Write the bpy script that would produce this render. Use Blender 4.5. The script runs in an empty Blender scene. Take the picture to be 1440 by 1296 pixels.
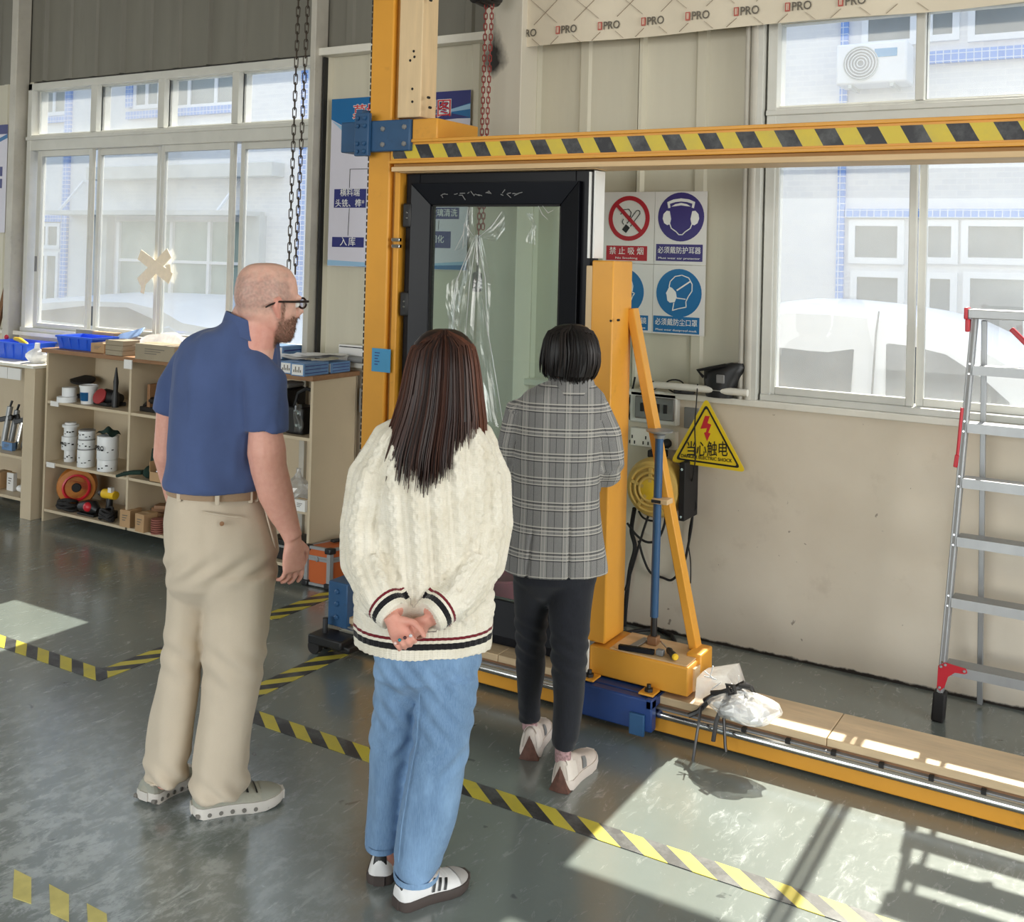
import bpy, bmesh, math, random
import numpy as np
from mathutils import Vector as V, Matrix
from math import pi, sin, cos, tan, atan2, radians, sqrt, floor
random.seed(7)
rng = np.random.default_rng(7)
SC = bpy.context.scene
COL = SC.collection

# ------------------------------------------------------------------ camera
F_PX, CX, HCAM = 1500.0, 720.0, 1.80
_yaw, _pit, _rol = radians(31.0), radians(0.8), 0.026
CY = 360.0 - F_PX * tan(_pit)
W_ = V((-sin(_yaw) * cos(_pit), cos(_yaw) * cos(_pit), sin(_pit)))
_r = V((cos(_yaw), sin(_yaw), 0)); _u = _r.cross(W_)
R_ = _r * cos(_rol) + _u * sin(_rol)
U_ = _u * cos(_rol) - _r * sin(_rol)
CAM = V((0, 0, HCAM))
cd = bpy.data.cameras.new('camera'); cam = bpy.data.objects.new('camera', cd); COL.objects.link(cam)
cam.matrix_world = Matrix(((R_.x, U_.x, -W_.x, 0), (R_.y, U_.y, -W_.y, 0), (R_.z, U_.z, -W_.z, HCAM), (0, 0, 0, 1)))
cd.sensor_fit = 'HORIZONTAL'; cd.sensor_width = 36.0; cd.lens = F_PX / 1440 * 36
cd.shift_y = (CY - 648.0) / 1440.0
cd.clip_start = 0.05; cd.clip_end = 300
SC.camera = cam

# ------------------------------------------------------------------ light
SUN_DIR = V((0.01, -1.0, -1.09)).normalized()
w = bpy.data.worlds.new('World'); SC.world = w; w.use_nodes = True
nt = w.node_tree; nt.nodes.clear()
sky = nt.nodes.new('ShaderNodeTexSky'); sky.sky_type = 'NISHITA'; sky.sun_disc = False
sky.sun_elevation = radians(47.5); sky.sun_rotation = radians(0); sky.air_density = 1.3; sky.dust_density = 3.0
bg = nt.nodes.new('ShaderNodeBackground'); bg.inputs[1].default_value = 0.50
out = nt.nodes.new('ShaderNodeOutputWorld')
nt.links.new(sky.outputs[0], bg.inputs[0]); nt.links.new(bg.outputs[0], out.inputs[0])
sl = bpy.data.lights.new('sun', 'SUN'); sl.energy = 16.5; sl.angle = radians(0.6); sl.color = (1.0, 0.92, 0.77)
so = bpy.data.objects.new('sun', sl); COL.objects.link(so)
so.rotation_euler = SUN_DIR.to_track_quat('-Z', 'Y').to_euler()
def area(name, loc, target, sx, sy, e, col=(1, 1, 1)):
    l = bpy.data.lights.new(name, 'AREA'); l.shape = 'RECTANGLE'; l.size = sx; l.size_y = sy; l.energy = e; l.color = col
    o = bpy.data.objects.new(name, l); COL.objects.link(o); o.location = loc
    o.rotation_euler = (V(target) - V(loc)).to_track_quat('-Z', 'Y').to_euler(); return o
# added fill lights in unseen hall openings (behind, left and right of the camera)
area('fill_rear', (-3.0, -7.9, 2.1), (-3.0, 0, 1.9), 11.0, 3.9, 570, (1.0, 0.98, 0.95))
area('fill_right', (5.85, 1.6, 2.0), (-2.5, 2.6, 1.2), 4.6, 3.7, 360, (1.0, 0.98, 0.94))
area('fill_left', (-12.8, 3.1, 1.9), (0, 2.6, 1.6), 3.0, 3.4, 60, (0.95, 0.98, 1.0))
SC.view_settings.view_transform = 'Standard'; SC.view_settings.look = 'None'
SC.view_settings.gamma = 1.0; SC.view_settings.use_curve_mapping = False
SC.view_settings.exposure = 0.0
cy = SC.cycles
cy.use_denoising = True
cy.max_bounces = 10; cy.diffuse_bounces = 5; cy.glossy_bounces = 3; cy.transmission_bounces = 4; cy.transparent_max_bounces = 14
cy.sample_clamp_indirect = 6.0; cy.caustics_reflective = False; cy.caustics_refractive = False

# ------------------------------------------------------------------ pixel -> point helpers (lines of sight met with real planes)
def ray(x, y): return W_ + R_ * ((x - CX) / F_PX) - U_ * ((y - CY) / F_PX)
def fl(x, y, z=0.0):
    d = ray(x, y); return CAM + d * ((z - HCAM) / d.z)
def wy(x, y, Y):
    d = ray(x, y); return CAM + d * (Y / d.y)
def wx(x, y, X):
    d = ray(x, y); return CAM + d * (X / d.x)

# ------------------------------------------------------------------ materials
def lin(c):
    return tuple(((v / 255) / 12.92 if v / 255 <= 0.04045 else ((v / 255 + 0.055) / 1.055) ** 2.4) for v in c)
class NT:
    def __init__(s, name):
        s.m = bpy.data.materials.new(name); s.m.use_nodes = True; s.t = s.m.node_tree; s.t.nodes.clear()
        s.o = s.n('OutputMaterial')
    def n(s, typ, **kw):
        q = s.t.nodes.new('ShaderNode' + typ)
        for k, v in kw.items(): setattr(q, k, v)
        return q
    def l(s, a, b): s.t.links.new(a, b)
    def val(s, sock, v):
        if hasattr(v, 'is_output') or isinstance(v, bpy.types.NodeSocket): s.l(v, sock)
        else: sock.default_value = v
    def math(s, op, a, b=0.0, c=None):
        q = s.n('Math', operation=op); s.val(q.inputs[0], a); s.val(q.inputs[1], b)
        if c is not None: s.val(q.inputs[2], c)
        return q.outputs[0]
    def mix(s, f, a, b, mode='MIX'):
        q = s.n('Mix', data_type='RGBA', blend_type=mode); s.val(q.inputs[0], f)
        for i, v in ((6, a), (7, b)):
            if isinstance(v, tuple): q.inputs[i].default_value = (*v[:3], 1)
            else: s.l(v, q.inputs[i])
        return q.outputs[2]
    def coord(s, kind='Object', scale=(1, 1, 1)):
        tc = s.n('TexCoord'); mp = s.n('Mapping'); mp.inputs['Scale'].default_value = scale
        s.l(tc.outputs[kind], mp.inputs[0]); return mp.outputs[0]
    def noise(s, vec, scale, detail=4.0, rough=0.55, dist=0.0):
        q = s.n('TexNoise'); s.l(vec, q.inputs['Vector']); q.inputs['Scale'].default_value = scale
        q.inputs['Detail'].default_value = detail; q.inputs['Roughness'].default_value = rough; q.inputs['Distortion'].default_value = dist
        return q.outputs[0]
    def ramp(s, f, a, b):
        q = s.n('MapRange'); s.l(f, q.inputs[0]); q.inputs[1].default_value = a; q.inputs[2].default_value = b
        q.clamp = True; return q.outputs[0]
    def step(s, f, a): return s.math('GREATER_THAN', f, a)
    def bsdf(s, col, rough=0.5, metal=0.0, spec=0.5, **kw):
        q = s.n('BsdfPrincipled')
        if isinstance(col, tuple): q.inputs['Base Color'].default_value = (*col[:3], 1)
        else: s.l(col, q.inputs['Base Color'])
        s.val(q.inputs['Roughness'], rough); s.val(q.inputs['Metallic'], metal); s.val(q.inputs['Specular IOR Level'], spec)
        for k, v in kw.items(): s.val(q.inputs[k], v)
        s.l(q.outputs[0], s.o.inputs[0]); s.b = q; return q
    def bump(s, h, strength=0.3, dist=0.01):
        q = s.n('Bump'); q.inputs['Strength'].default_value = strength; q.inputs['Distance'].default_value = dist
        s.l(h, q.inputs['Height']); s.l(q.outputs[0], s.b.inputs['Normal'])
def pm(name, col, rough=0.5, metal=0.0, var=0.12, vs=6.0, bump=0.0, bs=60.0, spec=0.5, dirt=0.0, dcol=(60, 50, 40), stretch=(1, 1, 1), **kw):
    """plain procedural material: colour with noise variation, optional dirt blotches and bump"""
    t = NT(name); c = lin(col); v = t.coord('Object', stretch)
    n1 = t.noise(v, vs, 5)
    cc = t.mix(t.ramp(n1, 0.3, 0.7), tuple(max(0, x * (1 - var)) for x in c), tuple(min(1, x * (1 + var)) for x in c))
    if dirt:
        d = t.ramp(t.noise(v, vs * 2.3, 7, 0.7), 0.60, 0.75)
        cc = t.mix(t.math('MULTIPLY', d, dirt), cc, lin(dcol))
    t.bsdf(cc, rough, metal, spec, **kw)
    if bump: t.bump(t.noise(v, bs, 4), bump, 0.004)
    return t.m
def glassy(name, tint=(0.93, 0.96, 0.95), refl=0.06, dust=0.0, dustcol=(0.9, 0.92, 0.92), scale=3.0, rough=0.02):
    """thin pane: see-through, mirror-like at a glance, with a film of real dust that scatters the light falling on it"""
    t = NT(name); tr = t.n('BsdfTransparent'); tr.inputs[0].default_value = (*tint, 1)
    gl = t.n('BsdfGlossy'); gl.inputs['Roughness'].default_value = rough
    fr = t.n('LayerWeight'); fr.inputs[0].default_value = 0.25
    m1 = t.n('MixShader'); f = t.math('ADD', t.math('MULTIPLY', fr.outputs['Fresnel'], 0.35), refl); t.l(f, m1.inputs[0])
    t.l(tr.outputs[0], m1.inputs[1]); t.l(gl.outputs[0], m1.inputs[2]); res = m1.outputs[0]
    if dust:
        v = t.coord('Object')
        n = t.ramp(t.noise(v, scale, 6, 0.65), 0.2, 0.8)
        d = t.n('BsdfDiffuse'); d.inputs[0].default_value = (*dustcol, 1)
        tl = t.n('BsdfTranslucent'); tl.inputs[0].default_value = (*dustcol, 1)
        md = t.n('MixShader'); md.inputs[0].default_value = 0.6; t.l(d.outputs[0], md.inputs[1]); t.l(tl.outputs[0], md.inputs[2])
        m2 = t.n('MixShader'); t.l(t.math('MULTIPLY', t.math('ADD', t.math('MULTIPLY', n, 0.7), 0.65), dust), m2.inputs[0])
        t.l(res, m2.inputs[1]); t.l(md.outputs[0], m2.inputs[2]); res = m2.outputs[0]
    t.l(res, t.o.inputs[0]); return t.m
def stripes(name, period, slope, axes, duty=0.5, c1=(205, 190, 70), c2=(56, 56, 57), wear=0.25, rough=0.45):
    """hazard tape print: diagonal stripes along axes[0], slanted over axes[1]"""
    t = NT(name); tc = t.n('TexCoord'); sx = t.n('SeparateXYZ'); t.l(tc.outputs['Object'], sx.inputs[0])
    a, b = sx.outputs[axes[0]], sx.outputs[axes[1]]
    q = t.math('FRACT', t.math('DIVIDE', t.math('ADD', a, t.math('MULTIPLY', b, slope)), period))
    v = t.coord('Object'); n = t.ramp(t.noise(v, 9, 6, 0.7), 0.45, 0.7)
    ya = t.mix(t.math('MULTIPLY', n, wear * 0.5), lin(c1), lin((150, 140, 95)))
    bl = t.mix(t.math('MULTIPLY', n, wear), lin(c2), lin((120, 122, 122)))
    t.bsdf(t.mix(t.step(q, duty), ya, bl), rough, 0, 0.4); return t.m

M = {}
M['white_paint'] = pm('white_paint', (225, 222, 212), 0.5, var=0.06, dirt=0.15)
M['frame_white'] = pm('window_aluminium', (206, 206, 200), 0.4, var=0.05, dirt=0.12)
M['steel_post'] = pm('steel_post', (188, 184, 174), 0.45, var=0.1, dirt=0.3, dcol=(110, 100, 85))
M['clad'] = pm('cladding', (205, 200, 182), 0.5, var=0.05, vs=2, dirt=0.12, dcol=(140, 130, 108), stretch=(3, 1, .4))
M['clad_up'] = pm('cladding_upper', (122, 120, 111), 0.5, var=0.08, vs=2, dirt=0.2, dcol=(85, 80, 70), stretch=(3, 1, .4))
M['black'] = pm('black_plastic', (22, 22, 24), 0.45, var=0.2)
M['black_metal'] = pm('black_metal', (13, 15, 22), 0.36, var=0.15, spec=0.22)
M['rubber'] = pm('rubber', (26, 24, 24), 0.75, var=0.2)
M['yellow'] = pm('yellow_enamel', (224, 158, 54), 0.42, var=0.07, vs=3, dirt=0.3, dcol=(110, 78, 35), bump=0.05)
M['yellow_shade'] = pm('yellow_enamel_shaded', (166, 118, 48), 0.5, var=0.1, dirt=0.3, dcol=(80, 55, 30))  # darker copy of the enamel, recess shade put into the colour
M['blue_metal'] = pm('blue_enamel', (42, 82, 122), 0.45, var=0.12, dirt=0.4, dcol=(30, 42, 55))
M['navy_metal'] = pm('navy_enamel', (32, 62, 120), 0.4, var=0.12, dirt=0.25, dcol=(25, 30, 45))
M['wood'] = pm('pale_board', (214, 182, 138), 0.55, var=0.12, vs=3, dirt=0.3, dcol=(150, 110, 75), stretch=(1, 6, 6), bump=0.08)
M['wood_v'] = pm('pale_upright_board', (228, 200, 158), 0.55, var=0.1, vs=3, dirt=0.25, dcol=(160, 120, 85), stretch=(7, 7, .8), bump=0.08)
M['wood_floorboard'] = pm('rail_board', (205, 180, 145), 0.5, var=0.15, vs=5, dirt=0.35, dcol=(130, 95, 65), stretch=(.8, 5, 5), bump=0.1)
M['chipboard'] = pm('cream_chipboard', (196, 180, 154), 0.5, var=0.05, vs=3, dirt=0.12, dcol=(140, 110, 80))
M['edge_brown'] = pm('brown_edge', (142, 104, 72), 0.55, var=0.15, vs=12, stretch=(.5, 2, 4))
M['alu'] = pm('brushed_aluminium', (160, 162, 164), 0.45, 0.55, var=0.06, vs=20, stretch=(1, 1, .1))
M['steel'] = pm('polished_steel', (215, 215, 215), 0.14, 1.0, var=0.04)
M['chain'] = pm('dark_chain', (84, 76, 68), 0.5, 0.7, var=0.2)
M['red'] = pm('red_plastic', (190, 30, 46), 0.4, var=0.1)
M['chain_red'] = pm('red_chain', (150, 55, 52), 0.5, 0.2, var=0.2)
M['paper'] = pm('printed_card', (226, 224, 222), 0.45, var=0.02)
M['sign_yellow'] = pm('sign_yellow', (236, 204, 38), 0.4, var=0.03)
M['ink_black'] = pm('ink_black', (20, 20, 22), 0.5, var=0.05)
M['ink_red'] = pm('ink_red', (176, 22, 40), 0.5, var=0.05)
M['ink_blue'] = pm('ink_blue', (0, 104, 164), 0.45, var=0.04)
M['ink_navy'] = pm('ink_navy', (38, 44, 116), 0.45, var=0.04)
M['ink_violet'] = pm('ink_violet', (56, 44, 118), 0.45, var=0.04)
M['ink_white'] = pm('ink_white', (238, 238, 236), 0.5, var=0.02)
M['cardboard'] = pm('cardboard', (176, 142, 104), 0.75, var=0.08, dirt=0.15)
M['cardboard_grey'] = pm('grey_cardboard', (150, 138, 118), 0.75, var=0.08)
M['blue_plastic'] = pm('blue_plastic', (40, 92, 215), 0.35, var=0.06)
M['can_white'] = pm('white_tin', (224, 226, 228), 0.4, var=0.03)
M['green'] = pm('green_print', (38, 110, 60), 0.4, var=0.1)
M['glove'] = pm('glove_fabric', (24, 48, 40), 0.9, var=0.3)
M['orange'] = pm('orange_panel', (186, 92, 42), 0.45, var=0.06)
M['reel_orange'] = pm('reel_orange', (184, 112, 42), 0.5, var=0.1)
M['reel_yellow'] = pm('reel_yellow', (206, 172, 92), 0.5, var=0.08, dirt=0.3)
M['bag_white'] = pm('white_bag', (236, 236, 236), 0.4, var=0.03)
M['tool_yellow'] = pm('tool_yellow', (228, 186, 40), 0.45, var=0.1)
M['pink'] = pm('pink_cloth', (196, 92, 116), 0.8, var=0.1)
M['grey'] = pm('grey_plastic', (128, 128, 128), 0.5, var=0.1)
M['note_blue'] = pm('blue_note', (72, 150, 196), 0.6, var=0.04)
M['car_white'] = pm('white_car_paint', (238, 238, 238), 0.25, var=0.01)
M['car_silver'] = pm('silver_car_paint', (196, 204, 210), 0.25, var=0.02)
M['car_glass'] = pm('car_glass', (72, 82, 92), 0.08, var=0.25, vs=5)
M['window_dark'] = pm('far_window_glass', (112, 122, 126), 0.15, var=0.25, vs=2)
M['film'] = glassy('clear_film', (0.97, 0.98, 0.98), 0.10, dust=0.10, scale=9, rough=0.12)
M['bagfilm'] = glassy('clear_bag_film', (0.96, 0.97, 0.98), 0.16, dust=0.34, dustcol=(0.97, 0.97, 0.98), scale=14, rough=0.15)
M['glass'] = glassy('dusty_window_glass', (0.96, 0.98, 0.99), 0.01, dust=0.08, scale=1.6)
M['unit_glass'] = glassy('insulating_glass', (0.80, 0.90, 0.87), 0.05, dust=0.055, scale=2.0)
M['lens'] = glassy('lens', (0.96, 0.96, 0.96), 0.10)
M['haz_floor'] = stripes('hazard_tape_along', 0.155, 1.35, (0, 1), 0.5, wear=0.7)
M['haz_floor_y'] = stripes('hazard_tape_across', 0.155, -1.35, (1, 0), 0.5, wear=0.6)
M['haz_beam'] = stripes('hazard_tape_beam', 0.147, 0.55, (0, 2), 0.5, c1=(214, 190, 62), c2=(40, 40, 46), wear=0.5)

# ------------------------------------------------------------------ mesh building
def origin_of(o):
    p = V((0, 0, 0))
    while o is not None: p += V(o.location); o = o.parent
    return p
class MB:
    def __init__(s): s.v = []; s.f = []; s.m = []
    def add(s, vs, fs, m=0):
        b = len(s.v); s.v += [V(p) for p in vs]; s.f += [tuple(i + b for i in f) for f in fs]; s.m += [m] * len(fs); return s
    def hexa(s, p, m=0): return s.add(p, [(0, 3, 2, 1), (4, 5, 6, 7), (0, 1, 5, 4), (1, 2, 6, 5), (2, 3, 7, 6), (3, 0, 4, 7)], m)
    def box(s, x0, x1, y0, y1, z0, z1, m=0):
        return s.hexa([(x0, y0, z0), (x1, y0, z0), (x1, y1, z0), (x0, y1, z0), (x0, y0, z1), (x1, y0, z1), (x1, y1, z1), (x0, y1, z1)], m)
    def cbox(s, c, size, rz=0.0, m=0):
        c = V(c); hx, hy, hz = [q / 2 for q in size]; ca, sa = cos(rz), sin(rz)
        P = [(-hx, -hy, -hz), (hx, -hy, -hz), (hx, hy, -hz), (-hx, hy, -hz), (-hx, -hy, hz), (hx, -hy, hz), (hx, hy, hz), (-hx, hy, hz)]
        return s.hexa([c + V((x * ca - y * sa, x * sa + y * ca, z)) for x, y, z in P], m)
    def bar(s, a, b, w, h, up=(0, 0, 1), m=0):
        a, b = V(a), V(b); d = (b - a).normalized(); sd = d.cross(V(up)).normalized() * (w / 2); u = sd.cross(d).normalized() * (h / 2)
        return s.hexa([a - sd - u, a + sd - u, b + sd - u, b - sd - u, a - sd + u, a + sd + u, b + sd + u, b - sd + u], m)
    def rings(s, rs, cap=True, m=0, closed=False):
        n = len(rs[0]); b = len(s.v)
        for r in rs: s.v += [V(p) for p in r]
        k = len(rs)
        for i in range(k if closed else k - 1):
            for j in range(n):
                a0 = b + i * n; a1 = b + ((i + 1) % k) * n
                s.f.append((a0 + j, a0 + (j + 1) % n, a1 + (j + 1) % n, a1 + j)); s.m.append(m)
        if cap and not closed:
            s.f.append(tuple(b + j for j in reversed(range(n)))); s.m.append(m)
            s.f.append(tuple(b + (k - 1) * n + j for j in range(n))); s.m.append(m)
        return s
    def tube(s, pts, r, n=8, m=0, closed=False, flat=1.0, ref=None):
        pts = [V(p) for p in pts]; k = len(pts); rr = r if isinstance(r, (list, tuple)) else [r] * k
        up = V(ref) if ref else None; rs = []
        for i, p in enumerate(pts):
            if closed: d = pts[(i + 1) % k] - pts[i - 1]
            else: d = pts[min(i + 1, k - 1)] - pts[max(i - 1, 0)]
            if d.length < 1e-9: d = V((0, 0, 1))
            d.normalize()
            if up is None: up = V((0, 0, 1)) if abs(d.z) < 0.9 else V((0, 1, 0))
            a = up - d * up.dot(d)
            if a.length < 1e-6: a = V((1, 0, 0)) - d * d.x
            a.normalize(); b = d.cross(a)
            if not ref: up = a
            rs.append([p + (a * cos(2 * pi * j / n) * flat + b * sin(2 * pi * j / n)) * rr[i] for j in range(n)])
        return s.rings(rs, True, m, closed)
    def cyl(s, a, b, r, r2=None, n=20, m=0): return s.tube([a, b], [r, r if r2 is None else r2], n, m)
    def lathe(s, c, prof, n=24, m=0, ax=(0, 0, 1)):
        c = V(c); ax = V(ax).normalized(); a = ax.orthogonal().normalized(); b = ax.cross(a)
        return s.rings([[c + ax * z + (a * cos(2 * pi * j / n) + b * sin(2 * pi * j / n)) * max(r, 1e-4) for j in range(n)] for r, z in prof], True, m)
    def prism(s, poly, vec, m=0):
        vec = V(vec); poly = [V(p) for p in poly]; return s.rings([poly, [p + vec for p in poly]], True, m)
    def ell(s, c, rx, ry, rz, n=16, k=9, m=0):
        c = V(c); rs = []
        for i in range(k + 1):
            a = -pi / 2 + pi * i / k; q = max(cos(a), 0.03)
            rs.append([c + V((rx * q * cos(2 * pi * j / n), ry * q * sin(2 * pi * j / n), rz * sin(a))) for j in range(n)])
        return s.rings(rs, True, m)
    def grid(s, fn, nu, nv, m=0):
        b = len(s.v)
        for i in range(nu + 1):
            for j in range(nv + 1): s.v.append(V(fn(i / nu, j / nv)))
        for i in range(nu):
            for j in range(nv):
                a = b + i * (nv + 1) + j; s.f.append((a, a + nv + 1, a + nv + 2, a + 1)); s.m.append(m)
        return s
    def build(s, name, mats, parent=None, bevel=0.0, smooth=35, loc=None, flip=True):
        if not isinstance(mats, (list, tuple)): mats = [mats]
        me = bpy.data.meshes.new(name); o = bpy.data.objects.new(name, me); COL.objects.link(o)
        if parent is not None: o.parent = parent; off = origin_of(parent)
        else:
            if loc is None:
                xs = [p.x for p in s.v]; ys = [p.y for p in s.v]; zs = [p.z for p in s.v]
                loc = ((min(xs) + max(xs)) / 2, (min(ys) + max(ys)) / 2, min(zs))
            off = V(loc); o.location = off
        me.from_pydata([tuple(p - off) for p in s.v], [], s.f)
        for q in mats: me.materials.append(q)
        me.polygons.foreach_set('material_index', s.m)
        if flip:
            bm = bmesh.new(); bm.from_mesh(me); bmesh.ops.recalc_face_normals(bm, faces=bm.faces); bm.to_mesh(me); bm.free()
        if smooth:
            me.polygons.foreach_set('use_smooth', [True] * len(me.polygons)); me.set_sharp_from_angle(angle=radians(smooth))
        me.update()
        if bevel:
            b = o.modifiers.new('Bevel', 'BEVEL'); b.width = bevel; b.segments = 2; b.limit_method = 'ANGLE'; b.angle_limit = radians(50)
        return o
def tag(o, label=None, cat=None, group=None, kind=None):
    if label: o['label'] = label
    if cat: o['category'] = cat
    if group: o['group'] = group
    if kind: o['kind'] = kind
    return o
def thing(name, label, cat, loc=(0, 0, 0), group=None, kind=None):
    o = bpy.data.objects.new(name, None); COL.objects.link(o); o.location = V(loc); o.empty_display_size = 0.1
    return tag(o, label, cat, group, kind)
def struct(name, loc=(0, 0, 0)): return thing(name, None, None, loc, kind='structure')
def box(name, b, mat, parent=None, bevel=0.0): return MB().box(*b).build(name, mat, parent, bevel)
def dup(root, loc, label=None, group=None):
    """copy of a thing with copies of its parts and sub-parts"""
    r = root.copy(); COL.objects.link(r); r.location = V(loc)
    if label: r['label'] = label
    if group: r['group'] = group
    for c in list(root.children):
        k = c.copy(); COL.objects.link(k); k.parent = r
        for g in list(c.children):
            h = g.copy(); COL.objects.link(h); h.parent = k
    return r
def text(body, size, pos, mat, parent, name='lettering', xd=(1, 0, 0), up=(0, 0, 1), width=None, bold=0.0, ext=0.0006, align='CENTER', space=1.0):
    cu = bpy.data.curves.new('t', 'FONT'); cu.body = body; cu.size = size; cu.align_x = align; cu.align_y = 'CENTER'
    cu.offset = bold * size; cu.extrude = ext; cu.resolution_u = 3; cu.space_character = space
    o = bpy.data.objects.new('t', cu); COL.objects.link(o)
    dg = bpy.context.evaluated_depsgraph_get(); dg.update()
    me = bpy.data.meshes.new_from_object(o.evaluated_get(dg))
    bpy.data.objects.remove(o); bpy.data.curves.remove(cu)
    n = len(me.vertices)
    if n == 0: return None
    co = np.empty(n * 3); me.vertices.foreach_get('co', co); co = co.reshape(-1, 3)
    if width:
        wd = co[:, 0].max() - co[:, 0].min(); co[:, 0] *= width / max(wd, 1e-6)
    xd, up = V(xd).normalized(), V(up).normalized(); nn = xd.cross(up)
    off = V(pos) - origin_of(parent)
    A = np.array([xd, up, nn]); co = co @ A + np.array(off)
    me.vertices.foreach_set('co', co.ravel()); me.materials.clear(); me.materials.append(mat); me.update()
    q = bpy.data.objects.new(name, me); COL.objects.link(q); q.parent = parent; return q

# ================================================================== the setting
YW = 4.85      # inner face of the window wall
def floor_mat():
    t = NT('painted_floor'); v = t.coord('Object')
    big = t.ramp(t.noise(v, 0.9, 5), 0.3, 0.7)
    c = t.mix(big, lin((108, 117, 114)), lin((126, 134, 130)))
    worn = t.ramp(t.noise(v, 2.2, 8, 0.62, 0.4), 0.50, 0.66)          # rubbed, scratched coat
    scr = t.ramp(t.noise(t.coord('Object', (9, 3, 1)), 3.0, 9, 0.72, 0.8), 0.52, 0.68)
    sx = t.n('SeparateXYZ'); t.l(v, sx.inputs[0])                          # worn patch, lightened further by a painted-in window reflection
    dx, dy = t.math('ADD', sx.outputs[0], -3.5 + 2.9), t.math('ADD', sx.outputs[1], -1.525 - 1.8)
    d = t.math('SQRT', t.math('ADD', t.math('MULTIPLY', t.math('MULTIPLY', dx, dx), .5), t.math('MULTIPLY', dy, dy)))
    refl_wear = t.math('MULTIPLY', t.math('SUBTRACT', 1.0, t.ramp(t.math('ADD', d, t.math('MULTIPLY', t.noise(v, 3.5, 5), .8)), .6, 1.6)), 1.0)
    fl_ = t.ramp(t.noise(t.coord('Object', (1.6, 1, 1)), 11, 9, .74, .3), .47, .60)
    wr_ = t.math('MINIMUM', t.math('ADD', t.math('MULTIPLY', worn, scr), t.math('MULTIPLY', refl_wear, t.math('ADD', .16, t.math('MULTIPLY', t.math('MAXIMUM', scr, fl_), 1.3)))), 1.0)
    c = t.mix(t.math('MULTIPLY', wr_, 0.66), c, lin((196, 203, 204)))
    chips = t.ramp(t.noise(v, 6.5, 3, 0.5, 1.2), 0.70, 0.73)
    c = t.mix(t.math('MULTIPLY', chips, 0.75), c, lin((66, 72, 72)))
    r = t.math('ADD', t.math('MULTIPLY', scr, 0.10), 0.22)
    t.bsdf(c, r, 0, 0.6, **{'Coat Weight': 0.7, 'Coat Roughness': 0.16, 'Coat IOR': 1.6})
    h = t.math('ADD', t.math('MULTIPLY', t.noise(v, 28, 6, 0.7), 0.5), t.math('MULTIPLY', t.noise(v, 2.5, 3), 1.0))
    t.bump(h, 0.16, 0.010); return t.m
def wall_mat():
    t = NT('plastered_wall'); v = t.coord('Object')
    c = t.mix(t.ramp(t.noise(v, 1.3, 5), 0.3, 0.7), lin((208, 196, 178)), lin((226, 216, 200)))
    st = t.ramp(t.noise(t.coord('Object', (1, 1, 1)), 3.5, 8, 0.7), 0.58, 0.8)
    c = t.mix(t.math('MULTIPLY', st, 0.35), c, lin((150, 130, 110)))
    sp = t.ramp(t.noise(v, 26, 3, 0.5, 0.5), 0.73, 0.76)
    c = t.mix(t.math('MULTIPLY', sp, 0.6), c, lin((90, 70, 55)))
    s = t.n('SeparateXYZ'); t.l(t.coord('Object'), s.inputs[0])
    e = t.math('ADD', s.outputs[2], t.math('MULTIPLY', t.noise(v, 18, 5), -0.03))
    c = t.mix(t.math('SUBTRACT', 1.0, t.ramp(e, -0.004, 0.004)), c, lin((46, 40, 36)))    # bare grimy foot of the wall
    t.bsdf(c, 0.65, 0, 0.3); t.bump(t.noise(v, 14, 6), 0.12, 0.01); return t.m
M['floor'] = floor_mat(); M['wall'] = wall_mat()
M['hall'] = pm('hall_wall', (196, 192, 180), 0.6, var=0.04)
XL, XR, YB, ZT = -13.0, 6.0, -8.0, 6.6
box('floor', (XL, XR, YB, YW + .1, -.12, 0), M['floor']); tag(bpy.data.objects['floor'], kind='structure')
o = box('ceiling', (XL, XR, YB, YW + .2, ZT, ZT + .1), M['hall']); tag(o, kind='structure')
o = MB().box(XR, XR + .15, YB, -.75, 0, ZT).box(XR, XR + .15, 3.95, YW, 0, ZT).box(XR, XR + .15, -.75, 3.95, 3.9, ZT).build('wall_right', M['hall']); tag(o, kind='structure')
o = MB().box(XL - .15, XL, YB, 1.55, 0, ZT).box(XL - .15, XL, 4.65, YW, 0, ZT).box(XL - .15, XL, 1.55, 4.65, 3.8, ZT).build('wall_left', M['hall']); tag(o, kind='structure')
o = MB().box(XL, -8.7, YB - .15, YB, 0, ZT).box(2.7, XR, YB - .15, YB, 0, ZT).box(-8.7, 2.7, YB - .15, YB, 4.2, ZT).build('wall_rear', M['hall']); tag(o, kind='structure')

# window wall: plastered lower part, ribbed sheet above, two big windows
WZ0, WZ1 = 1.165, 2.965
W1X0, W1X1 = -7.06, -4.30
W2X0, W2X1 = -1.545, 1.45
wall = struct('wall_back')
box('lower_wall', (XL, XR, YW, YW + .22, 0, WZ0 - .012), M['wall'], wall)
def clad_panel(x0, x1, z0, z1, mat, nrib=3):
    prof = [(x0, 0), (x0 + .012, -.028), (x0 + .03, -.028), (x0 + .042, 0)]
    for k in range(1, nrib):
        c = x0 + (x1 - x0) * k / nrib
        prof += [(c - .035, 0), (c - .022, -.014), (c + .022, -.014), (c + .035, 0)]
    prof += [(x1 - .004, 0)]
    yb = YW + .06
    poly = [V((x, YW + .03 + d, z0)) for x, d in prof] + [V((prof[-1][0], yb, z0)), V((x0, yb, z0))]
    return MB().prism(poly, (0, 0, z1 - z0)).build('cladding_panel', mat, wall, smooth=0)
for a, b, n in ((-4.25, -3.55, 2), (-3.55, -2.815, 2), (-2.815, -2.215, 2), (-2.215, -1.545, 2)): clad_panel(a, b, WZ0, 2.985, M['clad'], n)
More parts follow.
